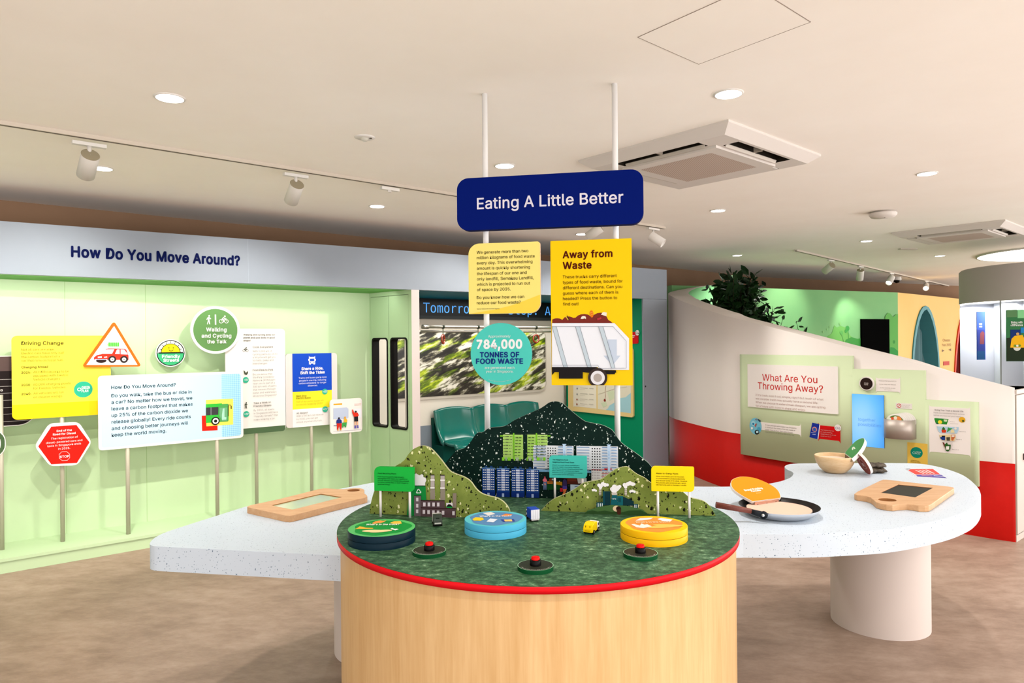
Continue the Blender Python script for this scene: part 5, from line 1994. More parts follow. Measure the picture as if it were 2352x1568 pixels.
cloud([(862, 1045, 20), (885, 1050, 22), (878, 1070, 18), (905, 1030, 22), (930, 1040, 22), (955, 1040, 18)])
cloud([(1150, 1040, 22), (1160, 1060, 20), (1185, 1030, 22), (1210, 1020, 24), (1240, 1030, 22), (1258, 1030, 14)])
cloud([(1010, 1085, 24), (1035, 1062, 28), (1060, 1080, 28), (1080, 1065, 24), (1095, 1055, 18), (1040, 1100, 26), (1025, 1098, 26)])
cloud([(795, 1095, 13), (812, 1092, 14), (828, 1100, 12)])
cloud([(1215, 1108, 14), (1237, 1102, 16), (1260, 1110, 14)])
a.poly(z49([(1003, 1120), (1066, 1120), (1064, 1150), (1008, 1150)]), '#c9beb6')
a.poly(z49([(906, 1105), (990, 1105), (990, 1262), (906, 1262)]), '#0b4450'); a.poly(z49([(930, 1105), (990, 1105), (990, 1262), (930, 1262)]), '#0a3038')
a.poly(z49([(1008, 1146), (1066, 1146), (1070, 1215), (1090, 1262), (990, 1262), (1000, 1205)]), '#0c5a64')
a.poly(z49([(1068, 1158), (1132, 1158), (1132, 1262), (1078, 1262)]), '#0e5f68'); a.poly(z49([(1132, 1162), (1252, 1215), (1252, 1265), (1132, 1262)]), '#0a3038')
for x in (1085, 1100):
    a.poly(z49([(x, 1175), (x + 6, 1175), (x + 6, 1225), (x, 1225)]), '#0a2a32')
a.poly(z49([(834, 1226), (910, 1226), (910, 1285), (834, 1285)]), '#0b4450'); a.poly(z49([(1250, 1243), (1298, 1243), (1298, 1292), (1250, 1292)]), '#0b4450')
for x in (850, 873, 895):
    a.poly(z49([(x, 1236), (x + 9, 1236), (x + 9, 1278), (x, 1278)]), '#e4eef0')
for x in (1258, 1274):
    a.poly(z49([(x, 1250), (x + 7, 1250), (x + 7, 1285), (x, 1285)]), '#e4eef0')
a.text('WTE', 1406.6, 1143.2, 1415.2, '#e8f0f0', bold=.02)
a.poly(z49([(690, 1359), (740, 1310), (800, 1295), (860, 1272), (940, 1262), (1000, 1252), (1110, 1258), (1200, 1265), (1290, 1290), (1350, 1305), (1400, 1345), (1470, 1392)]), '#476b3a')
a.poly(z49([(690, 1359), (730, 1325), (790, 1312), (850, 1325), (930, 1315), (1010, 1330), (1060, 1322), (1110, 1335), (1200, 1315), (1330, 1310), (1400, 1345), (1470, 1392)]), '#2b4a24')
a.circ(1200 + 1060 / 4.9, 900 + 1293 / 4.9, 8.6, '#e3cba6', ry=6.8)
a.circ(1200 + 1082 / 4.9, 900 + 1293 / 4.9, 5.6, '#2c120e', ry=5.6)
a.poly(z49([(1062, 1300), (1110, 1300), (1108, 1345), (1085, 1378), (1065, 1340)]), '#4a2418')
a.obj('printed_power_plant', olive2)

# ------------------------------------------------------------------ small signs on two legs
def legsign(name, label, xy, ang, x0, x1, y0, y1, rad, col, head_, hb, body, bb, legs, hc, bc):
    q = at_z(*xy, TT)
    S = Pl((q.x, q.y, 0), ang)
    t = thing(name, label, 'sign', q)
    a_, b_ = S.px(x0, y1), S.px(x1, y0)
    k = Art(S).scale(x0, y0)
    m = MB()
    m.prism(S, rrect(a_[0], a_[1], b_[0], b_[1], tuple(r * k for r in rad)), .006, -.006, M(col, .45))
    bevel(m.obj('board', t), .0012, 2)
    for x in legs:
        u = S.px(x, (y0 + y1) / 2)[0]
        m = MB()
        p = S.pt(u, 0, 0)
        m.tube([(p.x, p.y, TT), (p.x, p.y, a_[1] + .002)], .0048, M('#efe9e6', .4), 12)
        m.obj('leg', t)
    ar = Art(S, .0065)
    ar.block(head_, hb[0], hb[1], hb[2], hb[3], hc, bold=.02)
    ar.block(body, bb[0], bb[1], bb[2], bb[3], bc, bold=.006)
    ar.obj('lettering', t)
legsign('green_sign', 'small green sign on two white legs before the left olive hill', (873.5, 1186), -10.5, 861, 951.5, 1072.5, 1125.5, (1, 9, 1.5, 13), '#18b03f',
        ['Food Recycling Plants'], (869.5, 911.5, 1087.3, 1087.3),
        ['Food recycling plants take properly', 'segregated food waste and transform it', 'through different processes into compost', 'for farms, animal feed, or even biogas to', 'generate energy.'], (869, 940.5, 1094.5, 1112), (873.5, 940.8), '#0b5a22', '#0c6a28')
legsign('teal_sign', 'small teal sign on two white legs before the dark hill', (1274, 1152), -10, 1262.3, 1348, 1046.8, 1095.6, (1, 8, 1.5, 8), '#45c3b6',
        ['The Neighbourhood -', 'Neighbourhood Food Share'], (1269.5, 1319, 1056, 1061.5),
        ['What if we could rescue food before it', 'becomes waste? Community initiatives', 'like FairPrice Group\u2019s Neighbourhood Food', 'Share distributes nutritious but slightly', 'blemished fruits and vegetables to nourish', 'communities across the island.'], (1269, 1338.5, 1068, 1089.5), (1274, 1337.5), '#0d4a48', '#146a66')
legsign('yellow_leg_sign', 'small yellow sign on two white legs before the right olive hill', (1582.6, 1189), -9, 1496, 1593.8, 1071.6, 1126.6, (1.5, 10, 2.5, 9), '#f7d60a',
        ['Waste-to-Energy Plants'], (1506.6, 1557.5, 1087.4, 1087.4),
        ['When food waste can\u2019t be recycled,', 'it is incinerated to produce electricity', 'and recover some of its value. However,', 'this process also produces ash, which', 'still has to be sent to Semakau Landfill.'], (1506.6, 1579, 1094, 1113.3), (1510.5, 1582.6), '#4a4206', '#6a5c0a')

# ------------------------------------------------------------------ round flip lids
def lid(label, xc, yc, rpx, side, top, ring, items, tcol, group='round two-layer discs on the green table'):
    q = at_z(xc, yc, TT + .045)
    r = rpx / FPX * q.y
    t = thing('flip_disc', label, 'disc', (q.x, q.y, TT), group)
    m = MB()
    m.disc((q.x, q.y, TT), r, 0, .0215, M(side, .4), 72, None, None, .0008)
    m.obj('lower_disc', t)
    m = MB()
    m.disc((q.x, q.y, TT), r, .0232, .045, M(ring, .4), 72, None, M(side if side != '#05222f' else side, .4), .0008)
    m.obj('upper_disc', t)
    m = MB()
    m.disc((q.x, q.y, TT), r - .004, .021, .0235, M('#0a2026', .6), 48)
    m.obj('gap_ring', t)
    T = Pl((q.x, q.y, TT + .0452), u=(1, 0, 0), v=(0, 1, 0))
    a = Art(T, .0002, .0002)
    R = random.Random(len(label))
    rr = [r * .84 * (1 + .05 * math.sin(k * 2 * math.pi / 40 * 3 + 1) + .03 * math.sin(k * 2 * math.pi / 40 * 7)) for k in range(40)]
    a.uvpoly([(rr[k] * math.cos(2 * math.pi * k / 40), rr[k] * math.sin(2 * math.pi * k / 40)) for k in range(40)], top)
    items(a)
    a.obj('printed_picture', t)
    return a
def it_green(a):
    a.poly([(855, 1201), (862, 1197), (868, 1196), (873, 1195), (880, 1196), (888, 1195), (881, 1199), (878, 1200), (874, 1201), (868, 1201), (862, 1202.5), (857, 1203)], '#f0a04a')
    a.poly([(896, 1200.5), (905, 1197), (920, 1196.5), (923, 1202), (918, 1203.5), (903, 1203)], '#f2c64a')
    a.poly([(815, 1215), (822, 1212), (826, 1209), (834, 1210), (840, 1212), (857, 1212.5), (857, 1214), (838, 1215), (826, 1214.5)], '#f4b93a')
    a.circ(857, 1219.5, 7, '#f3dda2', ry=2.6); a.circ(874.5, 1220, 7, '#f3dda2', ry=2.6, rot=15)
    a.poly([(897, 1214), (901, 1213), (906, 1215), (912, 1214.5), (915.5, 1216), (908, 1218.5), (905, 1217.5), (899, 1216)], '#f2f6ee')
    a.text("What's in the truck?", 840, 1206.8, 916, '#e9f7ea', bold=.03, h=3.2)
lid('round disc with green picture top and dark teal sides', 877, 1211, 76.5, '#05222f', '#12963c', '#5cc46c', it_green, '#fff')
def it_blue(a):
    a.poly([(1109, 1178), (1128, 1175.5), (1138, 1180), (1122, 1184)], '#ece6e0')
    a.poly([(1150, 1184.5), (1162, 1179.5), (1177.5, 1181.5), (1166, 1186.5)], '#e88a3a')
    a.poly([(1085, 1192.5), (1092, 1188), (1108, 1188.5), (1112, 1193), (1104, 1196), (1088, 1195.5)], '#f0cf2a')
    a.poly([(1117, 1198), (1126, 1191), (1143, 1192.5), (1133, 1200)], '#dfe8f4')
    a.poly([(1150, 1193), (1180, 1192), (1183, 1197.5), (1156, 1198.5)], '#39489c'); a.poly([(1157, 1193.5), (1175, 1193), (1177, 1197.5), (1160, 1198)], '#f2c976')
    a.text("What's in the truck?", 1101, 1187.5, 1175, '#e6eefa', bold=.03, h=3.0)
lid('round sky-blue disc with grey-blue picture top', 1138, 1190, 71, '#4aacd0', '#5d8cbc', '#5fc6d2', it_blue, '#fff')
def it_org(a):
    a.poly([(1460, 1195.5), (1470, 1190), (1500, 1188.5), (1495, 1192), (1475, 1195)], '#d8dfe6')
    a.poly([(1510, 1192), (1518, 1189.5), (1545, 1193), (1540, 1197.5), (1522, 1196.5)], '#e2e6ea')
    a.poly([(1450, 1204.5), (1456, 1203.5), (1470, 1207), (1473, 1202), (1480, 1205), (1487, 1204), (1497, 1209), (1478, 1213), (1462, 1211)], '#efe6da')
    a.circ(1520, 1210, 9, '#f0c25a', ry=2.6, rot=10); a.circ(1534, 1207, 9, '#f0c25a', ry=2.6, rot=-8)
    a.text("What's in the truck?", 1460, 1201, 1541, '#f8dcae', bold=.02, h=3.0)
lid('round yellow disc with orange picture top', 1501.5, 1203.5, 75.8, '#f0b508', '#e8913a', '#f5c60a', it_org, '#fff')

# ------------------------------------------------------------------ push buttons
bt0 = None
for i, (x, y, lab) in enumerate(((986, 1262.5, 'left red push button on a dark round plate, before the green disc'), (1230, 1297, 'middle red push button on a dark round plate, nearest the front rim'), (1471, 1268, 'right red push button on a dark round plate, before the yellow disc'))):
    q = at_z(x, y, TT + .012)
    if bt0 is None:
        t = thing('push_button', lab, 'button', (q.x, q.y, TT), 'push buttons on the green table')
        bt0 = t
        c = Vector((q.x, q.y, TT))
        m = MB()
        m.disc(c, .052, 0, .012, M('#2d2f26', .35), 64, None, M('#0c4a26', .4))
        m.obj('plate', t)
        m = MB()
        m.lathe(c, [(.0505, .0122), (.052, .0122)], M('#9fd0a8', .4), 64)
        m.obj('plate_edge', t)
        a = Art(Pl(c + Vector((0, 0, .0123)), u=(1, 0, 0), v=(0, 1, 0)), .0002)
        s_ = 'Press to see where this truck is going'
        V, F, p0, p1 = text_mesh(s_, .02)
        P = []
        for vx, vy, vz in V:
            ang = math.radians(205 + 130 * (vx - p0) / (p1 - p0))
            r_ = .0465 - (1 - 0) * 0 - .0045 * (0) - 0 + (-vy * .0058)
            P.append(c + Vector((r_ * math.cos(ang), r_ * math.sin(ang), .0125)))
        a.mb.raw(P, F, M('#e8e6dc', .5))
        a.obj('lettering', t)
        m = MB()
        m.lathe(c, [(.0165, .012), (.0165, .026), (.015, .0285), (.012, .0285)], M('#0c0a0a', .2), 40)
        m.obj('housing', t)
        m = MB()
        m.lathe(c, [(.0125, .028), (.0125, .0335), (.011, .036), (.006, .0375), (1e-3, .0378)], M('#d4100c', .22), 40)
        m.obj('cap', t)
    else:
        t = copy_tree(bt0)
        t.location = (q.x, q.y, TT)
        t['label'] = lab

# ------------------------------------------------------------------ toy vehicles
def toy(name, label, xy, ang, parts):
    q = at_z(*xy, TT)
    t = thing(name, label, 'toy vehicle', (q.x, q.y, TT))
    A = math.radians(ang)
    ex, ey = Vector((math.cos(A), math.sin(A), 0)), Vector((-math.sin(A), math.cos(A), 0))
    W = lambda x, y, z: Vector((q.x, q.y, TT)) + ex * x + ey * y + Vector((0, 0, z))
    for nm, items in parts:
        m = MB()
        for it in items:
            if it[0] == 'b':
                _, x, y, z, sx, sy, sz, c = it
                m.box(W(x, y, z), (sx, sy, sz), M(c, .35), A)
            elif it[0] == 'w':
                _, x, y, r, c = it
                s_ = 1 if y > 0 else -1
                m.lathe(W(x, y, r), [(1e-3, -.003), (r, -.003), (r, .003), (1e-3, .003)], M('#17130f', .6), 20, ey * s_, False)
                m.lathe(W(x, y + s_ * .0032, r), [(r * .5, 0), (1e-3, .0004)], M(c, .4), 16, ey * s_, False)
            elif it[0] == 'p':
                _, prof, y0, y1, c = it
                n = len(prof)
                P = [W(x, y0, z) for x, z in prof] + [W(x, y1, z) for x, z in prof]
                m.raw(P, [tuple(range(n)), tuple(range(2 * n - 1, n - 1, -1))] + [(i, i + n, (i + 1) % n + n, (i + 1) % n) for i in range(n)], M(c, .35))
        o = m.obj(nm, t)
        if nm in ('cargo_box', 'body', 'cab'):
            bevel(o, .0012, 2, 30)
# x forward (away from the viewer for the blue lorry)
toy('toy_lorry', 'toy lorry with a blue and white box behind the sky-blue disc', (1223, 1193.5), 108, [
    ('chassis', [('b', 0, 0, .007, .062, .022, .005, '#1b1816')]),
    ('cab', [('b', .026, 0, .021, .014, .026, .024, '#f1eeee'), ('b', .0335, 0, .026, .001, .021, .009, '#22262c'), ('b', .027, .0132, .026, .008, .0006, .008, '#22262c'), ('b', .027, -.0132, .026, .008, .0006, .008, '#22262c')]),
    ('cargo_box', [('b', -.008, 0, .028, .046, .034, .036, '#1f49b8')]),
    ('rear_door', [('b', -.0316, 0, .0275, .0012, .033, .034, '#eceaf2'), ('b', -.0323, 0, .0275, .0004, .001, .032, '#a9a6b4'), ('b', -.0323, .009, .0275, .0004, .0008, .032, '#bdbac8'), ('b', -.0323, -.009, .0275, .0004, .0008, .032, '#bdbac8'), ('b', -.032, 0, .008, .002, .03, .004, '#d8d4d2')]),
    ('wheel', [('w', -.018, .0125, .0075, '#8a8480')]), ('wheel', [('w', -.018, -.0125, .0075, '#8a8480')]), ('wheel', [('w', .024, .0125, .0075, '#8a8480')]), ('wheel', [('w', .024, -.0125, .0075, '#8a8480')])])
toy('toy_garbage_truck', 'toy yellow garbage truck with a white cab on the green table', (1358.5, 1222), 62, [
    ('chassis', [('b', .002, 0, .006, .066, .024, .005, '#1b1816')]),
    ('body', [('p', [(-.036, .008), (.014, .008), (.014, .036), (-.012, .038), (-.028, .032), (-.036, .02)], -.0165, .0165, '#f2cf08')]),
    ('tail_panel', [('b', -.0372, 0, .014, .001, .018, .002, '#b98f06'), ('b', -.033, .008, .027, .003, .0012, .006, '#7a5c04'), ('b', -.033, -.008, .027, .003, .0012, .006, '#7a5c04')]),
    ('cab', [('p', [(.016, .008), (.035, .008), (.035, .02), (.031, .034), (.016, .034)], -.0155, .0155, '#f0ebe4'), ('b', .026, -.0159, .025, .008, .0006, .009, '#1d1f22'), ('b', .026, .0159, .025, .008, .0006, .009, '#1d1f22')]),
    ('wheel', [('w', -.02, .015, .0075, '#8a8480')]), ('wheel', [('w', -.02, -.015, .0075, '#8a8480')]), ('wheel', [('w', .024, .015, .0075, '#8a8480')]), ('wheel', [('w', .024, -.015, .0075, '#8a8480')])])
toy('toy_dustcart', 'toy dark grey-green truck with a white edge beside the left olive hill', (1004.5, 1204.5), 100, [
    ('chassis', [('b', 0, 0, .006, .058, .022, .005, '#0f0f0d')]),
    ('body', [('p', [(-.032, .008), (.012, .008), (.012, .038), (-.014, .038), (-.026, .028), (-.032, .018)], -.0155, .0155, '#39433a')]),
    ('tail_panel', [('b', -.0335, 0, .013, .002, .024, .005, '#c9ccc4'), ('b', -.0262, 0, .0295, .002, .012, .004, '#20281f')]),
    ('cab', [('p', [(.014, .008), (.032, .008), (.032, .024), (.029, .036), (.014, .038)], -.0165, .0165, '#e6e4df')]),
    ('wheel', [('w', -.018, .0135, .007, '#55514d')]), ('wheel', [('w', -.018, -.0135, .007, '#55514d')]), ('wheel', [('w', .022, .0135, .007, '#55514d')]), ('wheel', [('w', .022, -.0135, .007, '#55514d')])])

# ------------------------------------------------------------------ poles and hanging signs
pole_pos = []
for x, y, lab in ((1113, 216, 'left white pole from the ceiling, behind the yellow text sign'), (1411.5, 192.5, 'right white pole from the ceiling, behind the truck sign')):
    q = at_z(x, y, CEIL)
    pole_pos.append(q)
    m = MB()
    m.tube([(q.x, q.y, TT), (q.x, q.y, CEIL)], .0127, M('#fffdfc', .4), 20)
    m.lathe((q.x, q.y, TT), [(.024, 0), (.024, .006), (.013, .008)], M('#fffdfc', .4), 24)
    tag(m.obj('sign_pole'), lab, 'pole', 'white poles holding the hanging signs')
pl_, pr_ = pole_pos
pang = math.degrees(math.atan2(pr_.y - pl_.y, pr_.x - pl_.x))
print('poles', pl_, pr_, pang, (pl_ - TC).length, (pr_ - TC).length)
SP = Pl((pl_.x, pl_.y, 0), -10.8).off(.022)
def hung(name, label, uv, col, side, th, clips=()):
    t = thing(name, label, 'sign', SP.pt(sum(p[0] for p in uv) / len(uv), min(p[1] for p in uv)))
    m = MB()
    m.prism(SP, uv, th, 0, col, side)
    bevel(m.obj('board', t), .002, 2)
    return t
L_ = SP.off(.045)
a0, b0 = L_.px(1050, 529), L_.px(1477.5, 400)
vt = (L_.px(1080, 408.3)[1] + L_.px(1455, 388.7)[1]) / 2
vb = (L_.px(1080, 528.5)[1] + L_.px(1455, 514.5)[1]) / 2
t = hung('title_sign', 'dark blue hanging sign reading Eating A Little Better', rrect(a0[0], vb, b0[0], vt, .052, 8), M('#00176e', .6, 0, 0, .04), M('#000d4c', .6, 0, 0, .04), .045)
ar = Art(L_, .0006)
ar.text('Eating A Little Better', 1095.5, 480.3, 1432, '#e6e2f0', bold=.012, h=25)
ar.obj('lettering', t)
L_ = SP.off(.022)
a0, b0 = L_.px(1077, 721), L_.px(1240, 556)
vt = (L_.px(1110, 558.6)[1] + L_.px(1236, 554.3)[1]) / 2
t = hung('text_sign', 'pale yellow hanging sign about food waste with two rounded corners', rrect(a0[0], a0[1], b0[0], vt, (.003, .046, .012, .05), 8), M('#ffec84', .45), M('#ecc9a8', .45), .022)
ar = Art(L_, .0006)
ua, ub = a0[0], b0[0]
h_ = vt - a0[1]
k_ = .046
ar.uvpoly([(ua + .004, a0[1] + .001), (ub - k_, a0[1] + .001)] + arc(ub - k_, a0[1] + k_, k_ - .001, k_ - .001, 270, 360, 6)[1:] + [(ub - .001, a0[1] + .16 * h_ + .03)] + [(ub - .001 - (ub - ua) * f, a0[1] + .16 * h_ * (1 - f) ** 1.6 + .03 * (1 - f) ** 3 + .006) for f in (.2, .4, .6, .8)], '#ffdc50')
ar.obj('printed_swoosh', t)
ar = Art(L_, .0014)
TXc = '#463a1c'
ar.block(['We generate more than two', 'million kilograms of food waste', 'every day. This overwhelming', 'amount is quickly shortening', 'the lifespan of our one and', 'only landfill, Semakau Landfill,', 'which is projected to run out', 'of space by 2035.'], 1095, 1228.3, 583, 668.5, TXc, bold=.004)
ar.block(['Do you know how we can', 'reduce our food waste?'], 1095.3, 1204, 686.5, 698.8, TXc, bold=.004)
ar.text('Source: National Environment Agency', 1095.5, 710.5, 1147.5, TXc, bold=.01)
ar.obj('lettering', t)
cu, cv = L_.px(1150.3, 812.7)
kr = 71.3 * Art(L_).scale(1150, 812)
t = hung('tonnage_sign', 'round teal sign reading 784,000 tonnes of food waste', arc(cu, cv, kr, kr, 0, 360, 72)[:-1], M('#50cfc2', .4), M('#44b4ac', .4), .022)
ar = Art(L_, .0006)
ar.text('Approximately', 1121.3, 775, 1172.5, '#e9f6f4', bold=.004)
ar.text('784,000', 1094.5, 800, 1199.8, '#f4f7f8', bold=.04, h=19)
ar.text('TONNES OF', 1102.2, 820.2, 1193, '#10307e', bold=.032, h=11.3)
ar.text('FOOD WASTE', 1093.5, 835, 1201.8, '#10307e', bold=.032, h=11.3)
ar.text('are generated each', 1113.6, 846.8, 1182, '#e9f6f4', bold=.004)
ar.text('year in Singapore.', 1116.6, 855.3, 1179.5, '#e9f6f4', bold=.004)
ar.text('Source: National Environment Agency', 1123, 876.7, 1173.5, '#d4efeb', bold=.004, bend=.17)
ar.obj('lettering', t)

a0, b0 = L_.px(1267, 884.6), L_.px(1450.5, 547)
vt = (L_.px(1267, 553)[1] + L_.px(1450, 547.2)[1]) / 2
vb = (L_.px(1267, 884.6)[1] + L_.px(1450, 884.6)[1]) / 2
t = hung('truck_sign', 'tall yellow hanging sign with a drawing of a loaded food waste truck', rrect(a0[0], vb, b0[0], vt, .003), M('#ffd200', .4), M('#d0931c', .4), .022)
ar = Art(L_, .0006)
z9 = lambda P: [(1060 + x / 4.9, 680 + y / 4.9) for x, y in P]
ux = lambda f: 0
mound = [(1022, 303), (1022, 262), (1045, 252), (1075, 248), (1110, 252), (1135, 266), (1160, 238), (1185, 228), (1215, 228), (1242, 236), (1262, 244), (1285, 240), (1310, 218), (1345, 204), (1385, 200), (1425, 207), (1452, 226), (1466, 238), (1490, 210), (1530, 190), (1570, 185), (1610, 200), (1640, 240), (1652, 268), (1680, 282), (1702, 304)]
ar.poly(z9(mound), '#7e2c24')
ar.poly(z9([(1162, 222), (1178, 228), (1205, 262), (1200, 272)]), '#e8c83a'); ar.poly(z9([(1183, 208), (1196, 222), (1218, 270), (1212, 274)]), '#2a2a14')
ar.circ(1060 + 1465 / 4.9, 680 + 200 / 4.9, 4.2, '#ee7a14', ry=8.2, rot=4)
ar.line(z9([(1450, 190), (1480, 178)]), 1.2, '#f5b04a'); ar.line(z9([(1452, 215), (1482, 200)]), 1.2, '#f5b04a')
ar.poly(z9([(1570, 208), (1590, 182), (1605, 178), (1636, 186), (1632, 226), (1605, 218), (1590, 212)]), '#f2eada')
ar.poly(z9([(1342, 255), (1352, 232), (1368, 222), (1395, 226), (1403, 244), (1400, 258), (1388, 250), (1365, 256)]), '#f2eada')
ar.poly(z9([(1524, 252), (1570, 236), (1578, 252), (1534, 274)]), '#b8323e')
ar.poly(z9([(1020, 303), (1722, 303), (1886, 475), (1886, 828), (1562, 828), (1532, 797), (1020, 797)]), '#f3f6ff')
ar.poly(z9([(1645, 487), (1748, 487), (1748, 668), (1790, 668), (1700, 780), (1598, 668), (1645, 668)]), '#cbd8ec')
for P in ([(1022, 343), (1070, 343), (1196, 797), (1150, 797)], [(1285, 342), (1334, 342), (1463, 796), (1420, 796)], [(1545, 342), (1594, 342), (1731, 810), (1692, 810)]):
    ar.poly(z9(P), '#c9d8e4')
    ar.line(z9([P[0], P[3]]), .5, '#5c6470'); ar.line(z9([P[1], P[2]]), .5, '#5c6470')
ar.line(z9([(1022, 342), (1707, 342), (1855, 505), (1855, 808), (1555, 810), (1537, 776), (1022, 776)]), .6, '#6a6f80')
ar.poly(z9([(1020, 797), (1520, 797), (1545, 830), (1740, 832), (1743, 858), (1730, 862), (1726, 876), (1560, 876), (1368, 852), (1368, 926), (1100, 926), (1100, 852), (1052, 852), (1022, 888)]), '#1a1618')
yb = 999
wx, wy, wr = 1535, 915, 108
an = [math.degrees(math.asin((wy - yb) / wr))]
P = [(wx + wr * math.cos(math.radians(q)), wy - wr * math.sin(math.radians(q))) for q in [an[0] + (180 - 2 * an[0]) * i / 36 for i in range(37)]]
ar.poly(z9(P), '#3a2d2a')
ar.circ(1060 + 1535 / 4.9, 680 + 916 / 4.9, 79 / 4.9, '#eceaf0'); ar.circ(1060 + 1535 / 4.9, 680 + 916 / 4.9, 47 / 4.9, '#b5aaa4')
ar.obj('printed_truck', t)
ar = Art(L_, .0014)
ar.block(['Away from', 'Waste'], 1292.3, 1407, 592.8, 617.7, '#7e2a14', bold=.026)
ar.block(['These trucks carry different', 'types of food waste, bound for', 'different destinations. Can you', 'guess where each of them is', 'headed? Press the button to', 'find out!'], 1292.6, 1430.2, 639.4, 701.6, '#6a3c10', bold=.004)
ar.obj('lettering', t)
# ------------------------------------------------------------------ white counter
CT, CTH = .78, .10
SPK = NT('speckled_pale_counter', .42, .35)
c_ = SPK.ramp(SPK.noise(SPK.mapping(), 3, 3), [(.3, '#ccd8e5'), (.7, '#d0dce8')])
c_ = SPK.mix(flakes(SPK, 120, .24, .77, .42), c_, '#8496aa')
c_ = SPK.mix(flakes(SPK, 66, .17, 2.9, .5), c_, '#5f7288')
SPK.color(c_)
counter = thing('counter', 'long white speckled curving counter on round white columns behind the drum table', 'counter', (.6, 3.6, 0))
cp = lambda x, y: (lambda q: Vector((q.x, q.y)))(at_z(x, y, CT))
left_front = cp(700, 1271.5)
dirf = (cp(780, 1274) - cp(423.5, 1257.6)).normalized()
nr = TR_ + .004
tc2 = Vector((TC.x, TC.y))
def hit(p, d):
    w = p - tc2
    b = w.dot(d); c = w.length_squared - nr * nr
    disc = b * b - c
    return p + d * (-b - math.sqrt(max(disc, 0))) if disc > 0 else p + d * (-b)
hl = hit(left_front, dirf)
pr0 = cp(1707, 1226)
hr = hit(pr0, Vector((-1, -.10)).normalized())
aL = math.atan2(hl.y - tc2.y, hl.x - tc2.x)
aR = math.atan2(hr.y - tc2.y, hr.x - tc2.x)
if aL < 0: aL += 2 * math.pi
notch = [tc2 + Vector((math.cos(aL + (aR - aL) * k / 40), math.sin(aL + (aR - aL) * k / 40))) * nr for k in range(41)]
front_right = [cp(x, y) for x, y in ((1707, 1226), (1837.7, 1225.9), (1946.5, 1221.8), (2055, 1213.6), (2164, 1193), (2218.6, 1174), (2242, 1158), (2252, 1142))]
back_lobe = [cp(x, y) for x, y in ((2252, 1132), (2244, 1117), (2218.7, 1095), (2190, 1082), (2150, 1070.5), (2110, 1064.5), (2050, 1063), (1960, 1063), (1892, 1063.4), (1835, 1064), (1812, 1066), (1803, 1070))]
bay = [cp(x, y) for x, y in ((1803, 1074), (1809, 1078.5), (1819, 1083), (1822, 1088), (1817, 1095), (1804, 1101.5), (1786, 1106.5), (1767, 1110.2), (1735, 1114), (1700, 1116.5), (1660, 1117.2), (1600, 1117))]
def cm_(pts, n=5):
    return [Vector((p.x, p.y)) for p in catmull([Vector((p.x, p.y, 0)) for p in pts], n)]
lb = cp(856, 1108)
l1 = cp(564, 1163)
left_corner = [cp(x, y) for x, y in ((447, 1200), (388.5, 1219), (362, 1230.5), (348, 1241), (344, 1249), (350, 1252.5), (366, 1254.6), (423.5, 1257.6))]
outline = notch + cm_(front_right + back_lobe + bay, 5) + [lb, l1] + cm_(left_corner, 5)
def ccw(P):
    A = sum(P[i].x * P[(i + 1) % len(P)].y - P[(i + 1) % len(P)].x * P[i].y for i in range(len(P)))
    return P if A > 0 else list(reversed(P))
outline = ccw(outline)
TOPP = Pl((0, 0, CT), u=(1, 0, 0), v=(0, 1, 0))
m = MB()
m.prism(TOPP, [(p.x, p.y) for p in outline], 0, -CTH, SPK.m)
sl_ = bevel(m.obj('countertop', counter), .003, 2, 35)
COLM = M('#dccdc5', .5)
for x, y, r in ((2.06, 3.93, .252), (-.69, 3.67, .252)):
    m = MB()
    m.lathe((x, y, 0), [(r, 0), (r, CT - CTH + .001)], COLM, 72)
    m.obj('column', counter)

# ------------------------------------------------------------------ wooden boards with inset screens
BOARDW = mat_wood('warm_board_wood', '#cb9a6c', '#deb389', (2.0, 14, 14), 2.0, .42)
def board(label, outl, hole, scr, scr_mat, zt, group, loc, depth, rounding=.012):
    t = thing('serving_board', label, 'board', (loc.x, loc.y, CT), group)
    T = Pl((0, 0, zt), u=(1, 0, 0), v=(0, 1, 0))
    P = [T.px(*p) for p in outl]
    if isinstance(rounding, float):
        pass
    P = ccw([Vector(p) for p in P])
    H = []
    hx, hy, ha, hb, hr_ = hole
    u, v = T.px(hx, hy)
    ex = Vector(T.px(hx + ha, hy)) - Vector((u, v))
    R = ex.length
    H.append([(u + R * math.cos(-2 * math.pi * k / 28), v + R * hb * math.sin(-2 * math.pi * k / 28)) for k in range(28)])
    S4 = ccw([Vector(T.px(*p)) for p in scr])
    H.append([tuple(p) for p in reversed(S4)])
    m = MB()
    m.prism(T, [tuple(p) for p in P], 0, -(zt - CT - .0005), BOARDW, holes=H, hole_side=M('#a86f40', .5))
    bevel(m.obj('plank', t), .0025, 2, 35)
    m = MB()
    k = [Vector(p) for p in S4]
    m.face([T.pt(p.x, p.y, -depth) for p in k], scr_mat)
    m.obj('screen', t)
    return t
lo_ = [(567.7, 1163), (575, 1159.8), (640, 1146), (700, 1131), (733, 1122.6), (743.7, 1121.2), (755, 1121.3), (772, 1122.6), (790, 1123), (805, 1121.2), (815, 1120.4), (826, 1120.6), (834, 1122.4), (837, 1125), (835.5, 1130), (838, 1134), (843, 1137.3), (843.8, 1140), (838, 1142.5), (760, 1161), (675, 1182.5), (666, 1184.3), (655, 1183.4), (575, 1166), (568.6, 1164.6)]
sg = M('#b9c9a0', .12, 0, 0, .6)
board('wooden serving board with a green-tinted inset screen at the left of the counter', lo_, (812.5, 1125.6, 14.2, .95, 0), [(624, 1160), (737, 1133.5), (785.5, 1141.3), (672, 1170)], sg, CT + .03, 'wooden boards with inset screens', at_z(705, 1160, CT), .004)
